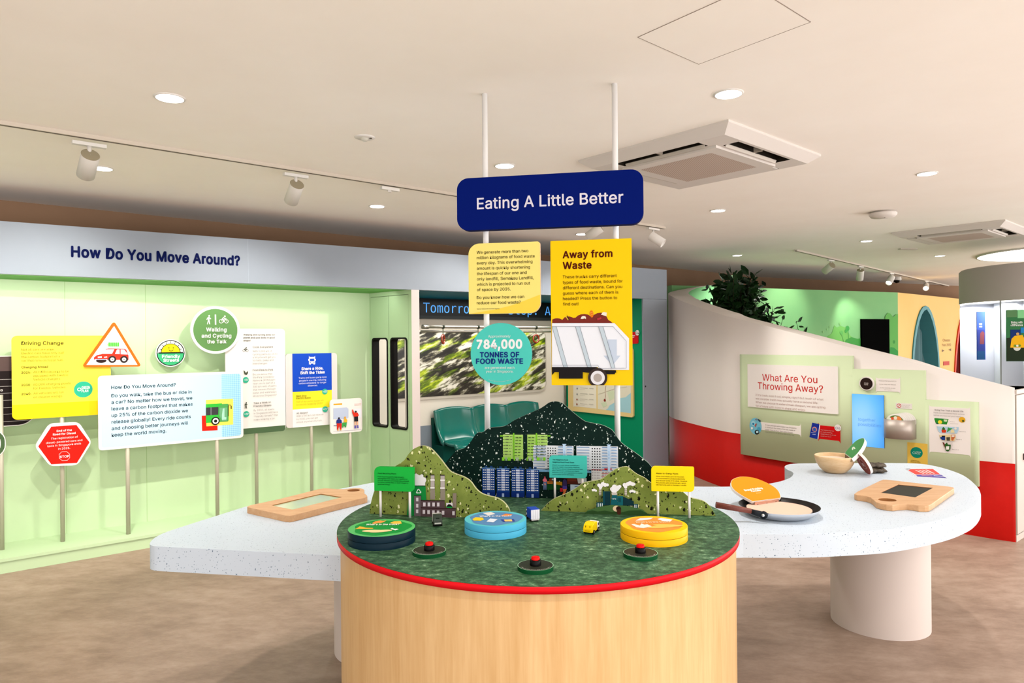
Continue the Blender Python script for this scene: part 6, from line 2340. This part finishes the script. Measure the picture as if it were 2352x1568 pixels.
ro_ = [(1962, 1133.6), (1970, 1128), (2020, 1104), (2028, 1100.9), (2037, 1101), (2100, 1108.3), (2180, 1116.8), (2190, 1118.6), (2191.5, 1121), (2140, 1157), (2133, 1160.6), (2124, 1161), (2110, 1160.4), (2095, 1158), (2083, 1156.6), (2066, 1157.6), (2050, 1159.6), (2036, 1158.2), (2022, 1155.6), (2012, 1152.4), (2006, 1147), (2000, 1142.2), (1990, 1139), (1968, 1136)]
board('wooden serving board with a dark inset screen at the right of the counter', ro_, (2037.7, 1147.2, 19.5, .9, 0), [(2022.7, 1130.6), (2063.5, 1112), (2142.4, 1119.7), (2101.6, 1141.5)], M('#1a1613', .4, 0, 0, .1), CT + .03, 'wooden boards with inset screens', at_z(2075, 1140, CT), .003)

# ------------------------------------------------------------------ frying pan with hinged lid board
pc = at_z(1789, 1161, CT + .042)
pc.z = CT
pr = 88.5 / FPX * pc.y
pan = thing('frying_pan', 'steel frying pan with a brown handle and a pink round board inside', 'frying pan', pc)
ALU = M('#dfe3ea', .28, .75)
NON = M('#241f1d', .35)
m = MB()
m.lathe(pc, [(1e-3, 0), (pr * .66, 0), (pr * .78, .006), (pr * .95, .026), (pr, .042), (pr * 1.0, .044)], ALU, 64)
m.lathe(pc, [(pr * 1.0, .044), (pr * .985, .0435), (pr * .93, .026), (pr * .76, .009), (1e-3, .006)], NON, 64)
m.obj('body', pan)
hd = (at_z(1645, 1159, CT + .075) - at_z(1748, 1181, CT + .04))
h0 = at_z(1754, 1182.5, CT + .036)
hh = at_z(1725, 1173.5, CT + .048)
h1 = at_z(1644.5, 1159, CT + .074)
dh = (h1 - hh).normalized()
m = MB()
sidev = dh.cross(Vector((0, 0, 1))).normalized()
upv = sidev.cross(dh).normalized()
def rod(mb, p, q, w0, h0_, w1, h1_, mt, n=20, ex=.55):
    A, B = [], []
    for k in range(n):
        a = 2 * math.pi * k / n
        cx_, sx_ = math.cos(a), math.sin(a)
        c_2 = math.copysign(abs(cx_) ** ex, cx_); s_2 = math.copysign(abs(sx_) ** ex, sx_)
        A.append(p + sidev * (w0 * c_2) + upv * (h0_ * s_2))
        B.append(q + sidev * (w1 * c_2) + upv * (h1_ * s_2))
    mb.raw(A + B, [(i, (i + 1) % n, (i + 1) % n + n, i + n) for i in range(n)] + [tuple(range(n - 1, -1, -1)), tuple(range(n, 2 * n))], mt, True)
rod(m, hh, h1, .013, .0105, .016, .013, mat_wood('dark_handle_wood', '#5d2c24', '#7a4236', (6, 6, 6), 4, .4))
m.obj('handle', pan)
m = MB()
rod(m, h0, hh + dh * .01, .006, .015, .010, .010, M('#23262b', .4, .3), 16)
ctr = Vector((pc.x, pc.y, h0.z))
outd = (h0 - ctr); outd.z = 0; outd.normalize()
m.lathe(h0 - outd * .006, [(1e-3, 0), (.017, 0), (.017, .010), (1e-3, .012)], M('#23262b', .4, .3), 24, outd)
m.lathe(h0 + outd * .006, [(.007, 0), (.006, .004), (1e-3, .005)], M('#e8e8ea', .3, .6), 16, outd)
m.obj('bracket', pan)
m = MB()
m.disc(pc, pr * .80, .010, .030, M('#efc7b2', .5), 56, None, M('#f2ece8', .5))
m.obj('round_board', pan)
# tilted orange lid
hA, hB = at_z(1731, 1152.5, CT + .045), at_z(1794, 1143, CT + .045)
hu = (hB - hA).normalized()
perp = Vector((-hu.y, hu.x, 0))
LID_EL = 27
lv = (perp * math.cos(math.radians(LID_EL)) + Vector((0, 0, 1)) * math.sin(math.radians(LID_EL))).normalized()
LP = Pl(hA, u=hu, v=lv)
if LP.n.z < 0: print('lid normal down')
el = [LP.px(x, y) for x, y in ((1729, 1151), (1702, 1136), (1684, 1122), (1679, 1110), (1682, 1101), (1694, 1095.3), (1708, 1093.5), (1730, 1096), (1751, 1103), (1775, 1115), (1788, 1126), (1793, 1137), (1793.5, 1143))]
print('lid outline', [(round(a, 3), round(b, 3)) for a, b in el])
t = thing('orange_lid', 'orange Bread Pudding Pancake flap board hinged up over the pan', 'lid', hA)
P = [Vector((a, b, 0)) for a, b in el]
P = [(p.x, p.y) for p in catmull(P, 5)]
A_ = sum(P[i][0] * P[(i + 1) % len(P)][1] - P[(i + 1) % len(P)][0] * P[i][1] for i in range(len(P)))
if A_ < 0: P.reverse()
m = MB()
m.prism(LP, P, -.0015, -.014, M('#f4eeea', .5))
m.obj('board', t)
cx_ = sum(p[0] for p in P) / len(P); cy_ = sum(p[1] for p in P) / len(P)
ar = Art(LP, -.0008, .0003)
ar.uvpoly([(cx_ + (a - cx_) * .985, cy_ + (b - cy_) * .985) for a, b in P], '#f28a14')
ar.obj('orange_face', t)
ar = Art(LP, .0002, .0003)
ar.text('Bread Pudding', 1711.5, 1127.5, 1758.5, '#fdf3e6', bold=.03)
ar.text('Pancake', 1727, 1129.8, 1752, '#fdf3e6', bold=.03)
ar.text('Recipe 2', 1738, 1133.3, 1750, '#fbd9a6')
ar.obj('lettering', t)
m = MB()
HP = Pl(hA, u=hu, v=(0, 0, 1))
u0_, u1_ = HP.px(1733, 1158)[0], HP.px(1788, 1152)[0]
COP = M('#d9a48c', .35, .5)
m.prism(HP, [(u0_, -.028), (u1_, -.028), (u1_, -.003), (u0_, -.003)], .002, 0, COP)
m.tube([HP.pt(u0_, -.003, .003), HP.pt(u1_, -.003, .003)], .003, COP, 10)
for f in (.12, .5, .88):
    m.lathe(HP.pt(u0_ + (u1_ - u0_) * f, -.015, .002), [(.0035, 0), (.003, .0012), (1e-3, .0014)], M('#6a4438', .4, .5), 10, HP.n)
m.obj('hinge', t)

# ------------------------------------------------------------------ wooden bowl with flap boards
bc_ = at_z(1925.5, 1087.5, CT)
bc_ = bc_ + Vector((0, .045, 0)); bc_.z = CT
br = 43.6 / FPX * bc_.y
bowl = thing('wooden_bowl', 'turned wooden bowl holding a pale round board at the back of the counter', 'bowl', bc_)
BW = mat_wood('bowl_wood', '#dfb585', '#f0d0a6', (3, 3, 10), 3, .4)
m = MB()
bh = .105
m.lathe(bc_, [(1e-3, 0), (br * .45, 0), (br * .55, .006), (br * .76, .03), (br * .92, .062), (br * .99, .092), (br, bh - .004), (br * .975, bh), (br * .94, bh - .004), (br * .86, .062), (br * .70, .034), (1e-3, .018)], BW, 56)
m.obj('body', bowl)
m = MB()
m.lathe(bc_, [(br * .90, bh - .022), (1e-3, bh - .022)], M('#f2dcc4', .5), 48)
m.obj('round_board', bowl)
def flap(name, label, ctrpx, Y, nrm, rx, th, face, extra):
    pass
# green flap: hinge in the bowl, leaning up to the right
gA, gB = at_z(1940, 1042.5, CT + bh), at_z(1957, 1054.5, CT + bh - .005)
gu_ = (gB - gA).normalized()
pp = Vector((-gu_.y, gu_.x, 0)); pp = pp if pp.x > 0 else -pp
E_ = math.radians(33)
gv = (pp * math.cos(E_) + Vector((0, 0, 1)) * math.sin(E_)).normalized()
GPn = Pl(gA, u=gu_, v=gv)
sgn = 1 if GPn.n.z > 0 else -1
if sgn < 0:
    GPn = Pl(gA, u=-gu_, v=gv)
el = [GPn.px(x, y) for x, y in ((1940, 1041), (1943, 1036.5), (1952, 1026), (1964, 1014), (1974, 1008), (1983, 1006), (1986, 1010), (1984.5, 1018), (1979, 1029), (1969, 1042), (1957, 1053))]
P = [(p.x, p.y) for p in catmull([Vector((a, b, 0)) for a, b in el], 5)]
A_ = sum(P[i][0] * P[(i + 1) % len(P)][1] - P[(i + 1) % len(P)][0] * P[i][1] for i in range(len(P)))
if A_ < 0: P.reverse()
print('green flap', [(round(a, 3), round(b, 3)) for a, b in el])
t = thing('green_flap', 'green round flap board propped up on the wooden bowl', 'flap board', gA)
m = MB()
m.prism(GPn, P, 0, -.022, M('#f6f2ee', .5))
m.obj('board', t)
cx_ = sum(p[0] for p in P) / len(P); cy_ = sum(p[1] for p in P) / len(P)
ar = Art(GPn, .0006, .0003)
ar.uvpoly([(cx_ + (a - cx_) * .97, cy_ + (b - cy_) * .97) for a, b in P], '#4c9a58')
ar.poly([(1956.5, 1031.5), (1958.5, 1026.5), (1961, 1027.5), (1959.5, 1034)], '#eef4e6')
ar.poly([(1960, 1028), (1961.5, 1025.2), (1965.5, 1030), (1963.5, 1031.8)], '#eef4e6')
ar.obj('green_face', t)
m = MB()
HG = Pl((gA + gB) / 2, u=gu_, v=(0, 0, 1))
hl_ = (gB - gA).length
m.prism(HG, [(-hl_ * .4, -.02), (hl_ * .4, -.02), (hl_ * .4, 0), (-hl_ * .4, 0)], .002, 0, M('#6f5c3a', .4, .5))
m.obj('hinge', t)
# red flap leaning against the bowl
r0 = at_z(1996, 1089, CT + .003)
rt = at_z(1968, 1041.5, CT + .125)
ax_ = (rt - r0).normalized()
nr_ = Vector((-.95, .06, -.3)); nr_ = (nr_ - ax_ * nr_.dot(ax_)).normalized()
cc = (r0 + rt) / 2
rr_ = (rt - r0).length / 2
t = thing('red_flap', 'dark red printed round board leaning on the right of the wooden bowl', 'flap board', r0)
m = MB()
m.disc(cc, rr_, -.016, 0, M('#a8544a', .5), 56, nr_, M('#f6f2ee', .5))
m.obj('board', t)
RP = Pl(cc, u=ax_.cross(nr_) * -1, v=ax_)
if RP.n.dot(nr_) < 0: RP = Pl(cc, u=ax_.cross(nr_), v=ax_)
ar = Art(RP, .0006, .0003)
ar.uvpoly([(rr_ * .42 * math.cos(k / 16 * math.pi), rr_ * .5 * math.sin(k / 16 * math.pi)) for k in range(32)], '#e0b8ae')
ar.uvpoly([(rr_ * .36 * math.cos(k / 16 * math.pi), rr_ * .44 * math.sin(k / 16 * math.pi)) for k in range(32)], '#8e3d38')
ar.uvpoly([(-rr_ * .2, -rr_ * .22), (rr_ * .2, -rr_ * .22), (rr_ * .2, rr_ * .1), (-rr_ * .2, rr_ * .1)], '#d8b2b0')
ar.obj('printed_emblem', t)
# two crumpled packs
PACK = NT('crumpled_dark_foil', .42, .4)
PACK.color(PACK.ramp(PACK.noise(PACK.mapping(), 40, 5), [(.3, '#2e261c'), (.7, '#5d4f3c')]))
PACK.bump(PACK.noise(PACK.mapping(), 45, 6, .7), .8, .01)
def pack(label, c, L, Wd, H, tw, seed):
    R = random.Random(seed)
    n = 18
    V, F = [], []
    ph = [R.uniform(0, 6) for _ in range(6)]
    for s_ in (1, -1):
        for i in range(n + 1):
            for j in range(n + 1):
                a, b = -1 + 2 * i / n, -1 + 2 * j / n
                e = (1 - abs(a) ** 7) * (1 - abs(b) ** 7)
                z = s_ * H / 2 * e * (.8 + .25 * math.sin(a * 7 + ph[0]) * math.cos(b * 6 + ph[1]) + .2 * math.sin(a * 13 + b * 9 + ph[2]))
                x = a * L / 2 * (1 + .04 * math.sin(b * 8 + ph[3])); y = b * Wd / 2 * (1 + .05 * math.sin(a * 9 + ph[4]))
                z += .006 * (a * a) * math.sin(b * 5 + ph[5])
                V.append(Vector((c.x + x * math.cos(tw) - y * math.sin(tw), c.y + x * math.sin(tw) + y * math.cos(tw), c.z + H / 2 + z)))
    N = (n + 1) ** 2
    for i in range(n):
        for j in range(n):
            q = i * (n + 1) + j
            F.append((q, q + n + 1, q + n + 2, q + 1))
            F.append((N + q, N + q + 1, N + q + n + 2, N + q + n + 1))
    m = MB()
    m.raw(V, F, PACK.m, True)
    o = weld(m.obj('food_pouch'))
    tag(o, label, 'pouch', 'crumpled dark pouches beside the bowl')
pk = at_z(2020, 1088.5, CT) + Vector((0, .05, 0))
pk.z = CT
pack('lower crumpled dark pouch on the counter beside the wooden bowl', pk, .112, .085, .036, .1, 4)
pack('upper crumpled dark pouch lying on another pouch', pk + Vector((-.004, .0, .033)), .118, .08, .026, -.08, 9)
# leaflet
T = Pl((0, 0, CT + .0012), u=(1, 0, 0), v=(0, 1, 0))
lf = thing('printed_leaflet', 'red and purple printed leaflet lying flat at the right of the counter', 'leaflet', at_z(2125, 1085, CT))
q4 = ccw([Vector(T.px(*p)) for p in ((2078, 1075.4), (2142.5, 1076.4), (2175.5, 1098), (2107, 1094.6))])
m = MB()
m.prism(T, [tuple(p) for p in q4], 0, -.0011, M('#e8e6ec', .5))
m.obj('sheet', lf)
ar = Art(T, .0003, .0002)
ar.poly([(2086, 1080), (2092, 1077), (2142.4, 1076.6), (2160, 1089.3), (2103, 1089.3)], '#dd4a44')
ar.poly([(2103.5, 1090.2), (2162, 1090.2), (2174.5, 1097.6), (2107.5, 1094.2)], '#5a51a8')
ar.poly([(2080, 1075.8), (2090, 1075.8), (2092, 1077.4), (2084, 1078.4)], '#8a9096')
for k in range(4):
    ar.line([(2104 + k * 8, 1080.3 - k * .3), (2121 + k * 8, 1087.3)], .7, '#f4dcd8')
ar.line([(2120, 1092.2), (2138, 1093.2)], 1.2, '#d88aa0'); ar.line([(2148, 1093), (2168, 1095)], 1.2, '#e4e2f0')
ar.obj('printed_panels', lf)

# ------------------------------------------------------------------ stepped panel on the curved wall
class OPl:
    """the curved wall's surface moved out by d"""
    def __init__(s, c, d):
        n = len(c.p)
        s.c = CPl([tuple(c.p[i] + c.nn[i] * d) for i in range(n)])
    def px(s, x, y): return s.c.px(x, y)
W3 = CPl([tuple(CW.p[i] + CW.nn[i] * .035) for i in range(len(CW.p))])
uu = lambda x, y=950: W3.px(x, y)[0]
vv_ = lambda x, y: W3.px(x, y)[1]
v_a = (vv_(1702, 814) + vv_(1958, 816.5)) / 2
v_b = (vv_(1966, 847) + vv_(2124, 850.5)) / 2
v_c = (vv_(2130, 918) + vv_(2244, 923.5)) / 2
v_z = (vv_(1703, 1043) + vv_(2246, 1117)) / 2
print('panel levels', v_a, v_b, v_c, v_z, vv_(1703, 1043), vv_(2246, 1117), vv_(1702, 814), vv_(1958, 816.5))
PGRN = mat_flat_noise('sage_panel_paint', '#d3e2b8', '#d8e6bf', 1.2, .6)
u_0, u_1, u_2, u_3 = uu(1700.5), uu(1959), uu(2125.5), uu(2246.5)
m = MB()
us = [u_0 + (u_3 - u_0) * k / 60 for k in range(61)]
us = sorted(us + [u_1 - 1e-4, u_1 + 1e-4, u_2 - 1e-4, u_2 + 1e-4])
tp = lambda u: v_a if u < u_1 else (v_b if u < u_2 else v_c)
for a, b in zip(us, us[1:]):
    z_ = min(tp(a + 1e-6), tp(b - 1e-6))
    m.face([W3.pt(a, v_z), W3.pt(b, v_z), W3.pt(b, z_), W3.pt(a, z_)], PGRN, True)
    m.face([W3.pt(a, z_), W3.pt(b, z_), W3.pt(b, z_, -.034), W3.pt(a, z_, -.034)], PGRN)
    m.face([W3.pt(b, v_z), W3.pt(a, v_z), W3.pt(a, v_z, -.034), W3.pt(b, v_z, -.034)], PGRN)
for u, z0_, z1_ in ((u_0, v_z, v_a), (u_1, v_b, v_a), (u_2, v_c, v_b), (u_3, v_z, v_c)):
    f = [W3.pt(u, z0_), W3.pt(u, z1_), W3.pt(u, z1_, -.034), W3.pt(u, z0_, -.034)]
    m.face(f if u == u_0 else list(reversed(f)), PGRN)
tag(weld(m.obj('stepped_panel')), 'pale green stepped panel on the curved white and red wall', 'display panel')
def wallplate(name, label, cat, x0, y0, x1, y1, col, th=.012, r=0.0, parent=None):
    a, b = W3.px(x0, y1), W3.px(x1, y0)
    m = MB()
    k = Art(W3).scale(x0, y0)
    m.prism(W3, rrect(a[0], a[1], b[0], b[1], r * k, 4), th, .0, M(col, .5), back=False)
    t = thing(name, label, cat, W3.pt((a[0] + b[0]) / 2, a[1], th / 2))
    m.obj('plate', t)
    return t
t = wallplate('question_sign', 'white sign asking What Are You Throwing Away on the stepped panel', 'sign', 1718.5, 951, 1926, 836, '#faf3ef')
ar = Art(W3, .0125)
RED = '#d0261a'
ar.text('What Are You', 1752.5, 873.5, 1879, RED, bold=.004, h=15)
ar.text('Throwing Away?', 1742.5, 892.5, 1892, RED, bold=.004, h=15)
ar.block(['If it\u2019s trash, toss it out, simple, right? But much of what', 'we consider trash may actually have a second life.', 'When we choose to extend their lifespan, we are opting', 'for a future with more to share and enjoy.'], 1737.5, 1897, 908.5, 933.3, '#c4a29a', h=4.4)
ar.obj('lettering', t)
t = wallplate('ocean_card', 'white rounded card with a blue picture of floating litter', 'card', 1741, 997.5, 1840, 968, '#f7efea', .004, 6)
ar = Art(W3, .0045)
ar.circ(1736, 978.5, 17, '#7cc4dc', ry=19)
ar.circ(1731, 972, 6, '#a4dcea'); ar.circ(1744, 985, 5, '#4fa8cc'); ar.circ(1731, 973, 2.6, '#1d7fb4')
ar.circ(1739.5, 992, 6.5, '#151310', ry=5.2, rot=20); ar.circ(1740.2, 991.5, 3.8, '#bfe0e8', ry=2.8, rot=20)
ar.poly([(1734, 976), (1738, 971), (1739.5, 974), (1736, 981)], '#b5605a'); ar.poly([(1736, 962), (1739, 961), (1738, 966)], '#8c3a44')
ar.poly([(1742, 961), (1749, 966), (1747, 969), (1741, 964)], '#3a4a5c')
ar.circ(1728.5, 983, 3, '#eef4f4')
ar.obj('printed_picture', t)
ar = Art(W3, .0055)
ar.block(['A huge garbage patch bigger than Singapore', 'is floating in the middle of the sea, made of', 'plastic from all of us. Each piece thrown', 'away adds to it. It grows a little every day.'], 1758.5, 1830, 976.5, 992.5, '#8d8178')
ar.obj('lettering', t)
t = wallplate('question_card', 'red card with a blue strip and a round 06 badge', 'card', 1880, 1012.5, 1930.5, 976, '#cc0d10', .006, 5)
ar = Art(W3, .0065)
ar.poly([(1866.5, 970), (1883, 974), (1878, 1008), (1860, 1003.5)], '#15309a')
ar.poly([(1883, 974), (1885, 974.5), (1880.5, 1008.5), (1878.5, 1008)], '#e4dce4')
ar.circ(1872, 985.5, 6, '#c98a86'); ar.circ(1872, 986, 4, '#3a5ab0')
ar.rect(1864, 994, 1876, 992, '#c4cbe4'); ar.rect(1867, 998, 1875, 996, '#c4cbe4')
ar.circ(1925.5, 982, 7.6, '#eee6e2')
ar.text('06', 1920.4, 985, 1931, '#23307a', h=5.6)
ar.block(['Your community has', 'too much clothing', 'waste! Where to donate', 'would you start?'], 1886, 1921.5, 987.5, 1001.5, '#f2cbc6', bold=.012)
ar.obj('printed_panels', t)
t = thing('round_reader', 'dark round tap reader with a white rim above the blue screen', 'reader', W3.at(1991.5, 897))
m = MB()
c0 = W3.at(1992, 880.5)
i_n = (W3.at(1992, 880.5, .02) - c0).normalized()
kk = Art(W3).scale(1992, 880)
m.lathe(c0, [(1e-3, .020), (15.6 * kk, .020)], M('#efe8e2', .45), 40, i_n, False)
m.lathe(c0, [(16 * kk, 0), (16 * kk, .019), (15.2 * kk, .021)], M('#efe8e2', .45), 40, i_n)
m.obj('rim', t)
m = MB()
m.lathe(c0, [(13.6 * kk, .0212), (1e-3, .0214)], M('#2a1b18', .35), 40, i_n, False)
m.obj('pad', t)
ar = Art(W3, .0225)
ar.text('SCAN', 1987, 880.5, 1996.5, '#c8bcb6', bold=.02, h=2.6)
ar.text('HERE', 1987.2, 883.8, 1996.3, '#c8bcb6', bold=.02, h=2.6)
ar.obj('lettering', t)
t = wallplate('instruction_card', 'small white rounded card right of the dark round reader', 'card', 2012, 900, 2068, 868.5, '#f5ede8', .003, 5)
ar = Art(W3, .0038)
ar.block(['Pick up what you want to', 'throw away and place it', 'on the scanner, to see'], 2019, 2059, 875, 891, '#a2978e', align='C')
ar.text('what happens', 2031, 895.5, 2048, '#a2978e')
ar.obj('lettering', t)
# screen
t = thing('blue_screen', 'upright bright blue screen on the stepped panel', 'screen', W3.at(1995, 1030))
SCRN = NT('bright_blue_display', .25, .5)
tcn = SCRN.node('TexCoord').outputs['Generated']
sp = SCRN.node('SeparateXYZ', {'Vector': tcn})
gx = SCRN.node('TexGradient', {'Vector': SCRN.node('Mapping', {'Vector': tcn, 'Location': (-.25, -.5, -.42), 'Scale': (.9, .0, .9)}).outputs[0]}, gradient_type='SPHERICAL')
cc_ = SCRN.ramp(gx.outputs['Fac'], [(.0, '#1f7fe0'), (.3, '#5aa8f0'), (.7, '#a4d0fa')])
SCRN.color(cc_)
SCRN.t.links.new(cc_, SCRN.b.inputs['Emission Color'])
SCRN.b.inputs['Emission Strength'].default_value = .62
a, b = W3.px(1959, 1028), W3.px(2031, 905.5)
vl = (W3.px(1959.5, 1020)[1] + W3.px(2031, 1031)[1]) / 2
vh = (W3.px(1959.5, 904)[1] + W3.px(2031, 907.5)[1]) / 2
m = MB()
m.prism(W3, rrect(a[0], vl, b[0], vh, 0), .010, 0, SCRN.m, M('#3a4048', .4), back=False)
m.obj('display', t)
ar = Art(W3, .011)
SC_M = M('#5f9ee6', .4, 0, .35)
ar.text('together', 1972, 965.5, 2012, SC_M, bold=0)
ar.text('possibilities', 1972, 976.5, 2025, SC_M, bold=0)
ar.obj('screen_words', t)
# bin of discs
tb_ = thing('disc_holder', 'curved brushed steel holder on the panel right of the blue screen', 'holder', W3.at(2070, 1000))
ul, ur = uu(2034, 980), uu(2105, 985)
zl_, zh_ = (vv_(2034, 1001) + vv_(2106, 1003)) / 2 - .01, (vv_(2034, 961) + vv_(2106, 962)) / 2
m = MB()
BR = M('#bdb1a8', .42, .55)
n = 24
V = []
for k in range(n + 1):
    a = math.pi * k / n
    x = -math.cos(a); d = math.sin(a) ** .7 * .13
    u = (ul + ur) / 2 + x * (ur - ul) / 2
    for z in (zl_, zh_):
        V.append(W3.pt(u, z, .004 + d))
m.raw(V, [(2 * i, 2 * i + 2, 2 * i + 3, 2 * i + 1) for i in range(n)], BR, True)
o = m.obj('front', tb_)
md = o.modifiers.new('thick', 'SOLIDIFY'); md.thickness = .004
m = MB()
bot = [V[2 * i] for i in range(n + 1)]
m.face(bot, BR)
m.obj('base', tb_)
dn = (W3.pt((ul + ur) / 2, 1, .1) - W3.pt((ul + ur) / 2, 1, 0)).normalized()
du_ = Vector((-dn.y, dn.x, 0)); du_ = du_ if du_.dot(W3.pt(ur, 1) - W3.pt(ul, 1)) > 0 else -du_
for k in range(6):
    c = W3.pt(ul + (ur - ul) * (.46 + .045 * k), zh_ - .030 + .002 * k, .10 - .017 * k)
    nt_ = (dn + Vector((0, 0, .12))).normalized()
    lab = 'front food-picture disc standing in the steel holder' if k == 0 else 'plain white disc standing in the steel holder behind the picture disc'
    m = MB()
    t = thing('picture_disc', lab, 'disc', c - Vector((0, 0, .08)), 'discs in the steel holder') if k == 0 else None
    m.disc(c, .078, -.005, .005, M('#f0ebe4', .5), 48, nt_)
    o = m.obj('plate' if k == 0 else 'plain_disc', t)
    if k:
        tag(o, lab, 'disc', 'discs in the steel holder')
    if k == 0:
        DP = Pl(c, u=du_, v=nt_.cross(du_))
        if DP.n.dot(nt_) < 0: DP = Pl(c, u=-du_, v=nt_.cross(-du_))
        ar = Art(DP, .0056, .0003)
        rr_ = .078
        ar.uvpoly([(rr_ * .86 * math.cos(q), rr_ * .86 * math.sin(q)) for q in [2 * math.pi * i / 40 for i in range(40)]], '#5c7a32')
        for x, y, r, cl in ((-.02, .02, .03, '#e2562c'), (.02, .03, .028, '#ef8a4a'), (.0, .0, .034, '#f2d9ae'), (.03, -.005, .03, '#e8b484'), (-.05, .03, .018, '#e9eedc'), (-.04, -.01, .03, '#c9381e'), (.0, .045, .014, '#f3ead2')):
            ar.uvpoly([(x + r * math.cos(q), y + r * math.sin(q)) for q in [2 * math.pi * i / 20 for i in range(20)]], cl)
        ar.obj('printed_food', t)
t = wallplate('warning_card', 'small white card with a red no-entry ring above the steel holder', 'card', 2057.5, 939.5, 2095, 925, '#efe8e2', .003, 1)
ar = Art(W3, .0038)
ar.circ(2065.3, 931.3, 4.8, '#cc3a2a'); ar.circ(2065.3, 931.3, 3.5, '#efe8e2'); ar.line([(2062.5, 934.3), (2068.3, 928.4)], 1.1, '#cc3a2a')
ar.block(['Please return the', 'discs after you', 'have used them'], 2073, 2090.5, 930.5, 936, '#b5aaa2')
ar.obj('printed_sign', t)
t = wallplate('actions_chart', 'white chart with an inverted pyramid of four pictures', 'chart', 2134, 1045, 2229.5, 933, '#f6eeea', .004, 5)
ar = Art(W3, .0045)
zq = lambda P: [(1940 + x / 5.226, 820 + y / 5.226) for x, y in P]
ar.poly(zq([(1076, 735), (1090, 730), (1250, 742), (1228, 808), (1110, 800), (1090, 780)]), '#2f8c30')
ar.circ(*zq([(1147, 778)])[0], 4.2, '#f0d83a'); ar.poly(zq([(1190, 745), (1240, 748), (1225, 775), (1195, 770)]), '#d8e4c0')
ar.poly(zq([(1090, 785), (1120, 790), (1125, 805), (1105, 800)]), '#14503c')
ar.circ(*zq([(1412, 750)])[0], 6.6, '#e8b02c'); ar.circ(*zq([(1425, 765)])[0], 2.4, '#4a5a1e')
ar.poly(zq([(1108, 828), (1372, 838), (1368, 880), (1350, 915), (1150, 905), (1130, 890)]), '#b4d2e6')
ar.poly(zq([(1165, 870), (1200, 862), (1225, 880), (1215, 905), (1170, 903)]), '#d2401e'); ar.poly(zq([(1170, 865), (1185, 835), (1200, 845), (1212, 862), (1195, 875)]), '#2c6a30')
ar.poly(zq([(1230, 900), (1245, 840), (1262, 850), (1300, 852), (1262, 878)]), '#3c9a4c'); ar.poly(zq([(1272, 905), (1280, 870), (1310, 860), (1325, 905)]), '#e9d8a4'); ar.circ(*zq([(1335, 855)])[0], 2.6, '#f0e6dc')
ar.poly(zq([(1140, 930), (1335, 925), (1340, 960), (1320, 1005), (1170, 995), (1150, 970)]), '#ead3a0')
ar.poly(zq([(1152, 955), (1212, 955), (1210, 995), (1175, 993), (1155, 975)]), '#1c3a84'); ar.poly(zq([(1170, 940), (1210, 940), (1210, 955), (1170, 955)]), '#161616')
ar.poly(zq([(1282, 930), (1330, 930), (1328, 960), (1305, 1000), (1285, 995)]), '#c46a3c'); ar.poly(zq([(1288, 936), (1325, 936), (1322, 955), (1290, 955)]), '#efe4d8'); ar.poly(zq([(1225, 960), (1270, 958), (1268, 1000), (1230, 998)]), '#4a4636')
ar.poly(zq([(1178, 1018), (1305, 1020), (1262, 1128), (1230, 1125)]), '#dfd5d0')
ar.poly(zq([(1178, 1018), (1200, 1022), (1235, 1110), (1225, 1110)]), '#6e2824')
ar.poly(zq([(1205, 1045), (1235, 1020), (1245, 1045), (1280, 1048), (1275, 1100), (1250, 1130), (1220, 1120)]), '#2a5c22'); ar.poly(zq([(1222, 1068), (1262, 1064), (1260, 1105), (1225, 1108)]), '#f0ece8')
ar.obj('printed_pyramid', t)
ar = Art(W3, .0125)
ar.text('Giving Your Trash a Second Life', 2147.5, 942.3, 2213.5, '#6a5e58', bold=.014, h=3.2)
ar.block(['Have you considered these actions', 'before you toss out your trash?'], 2145.5, 2216, 948.3, 954.2, '#8a7e78', h=3)
ar.block(['Donate or', 'Share it forward'], 2183.5, 2201.5, 968.3, 972.6, '#6f635d')
ar.text('Upcycle it', 2204, 991, 2219, '#6f635d')
ar.text('Repair it', 2197.5, 1009, 2210, '#6f635d')
ar.text('Recycle it', 2188, 1032, 2203, '#6f635d')
ar.obj('lettering', t)
t = wallplate('plan_notice', 'orange-yellow notice with a round teal badge low on the panel', 'notice', 2084, 1075, 2131, 1015, '#ecc455', .002)
ar = Art(W3, .0028)
ar.circ(2105.5, 1039, 12.6, '#0e8a72')
ar.circ(2099.5, 1039.5, 3, '#bfe3da'); ar.circ(2099.5, 1039.5, 2.1, '#0e8a72')
ar.text('GREEN', 2103.5, 1038.6, 2115.5, '#d4ece6', bold=.02, h=2.6); ar.text('PLAN', 2103.5, 1042.4, 2113.5, '#d4ece6', bold=.02, h=2.6)
ar.text('A Zero Waste', 2092.3, 1057.4, 2112, '#7a5c14', bold=.012); ar.text('Nation by 2030', 2092.3, 1060.8, 2114.5, '#7a5c14', bold=.012)
ar.obj('printed_badge', t)
# lamps of the hall that light the counter and the curved wall
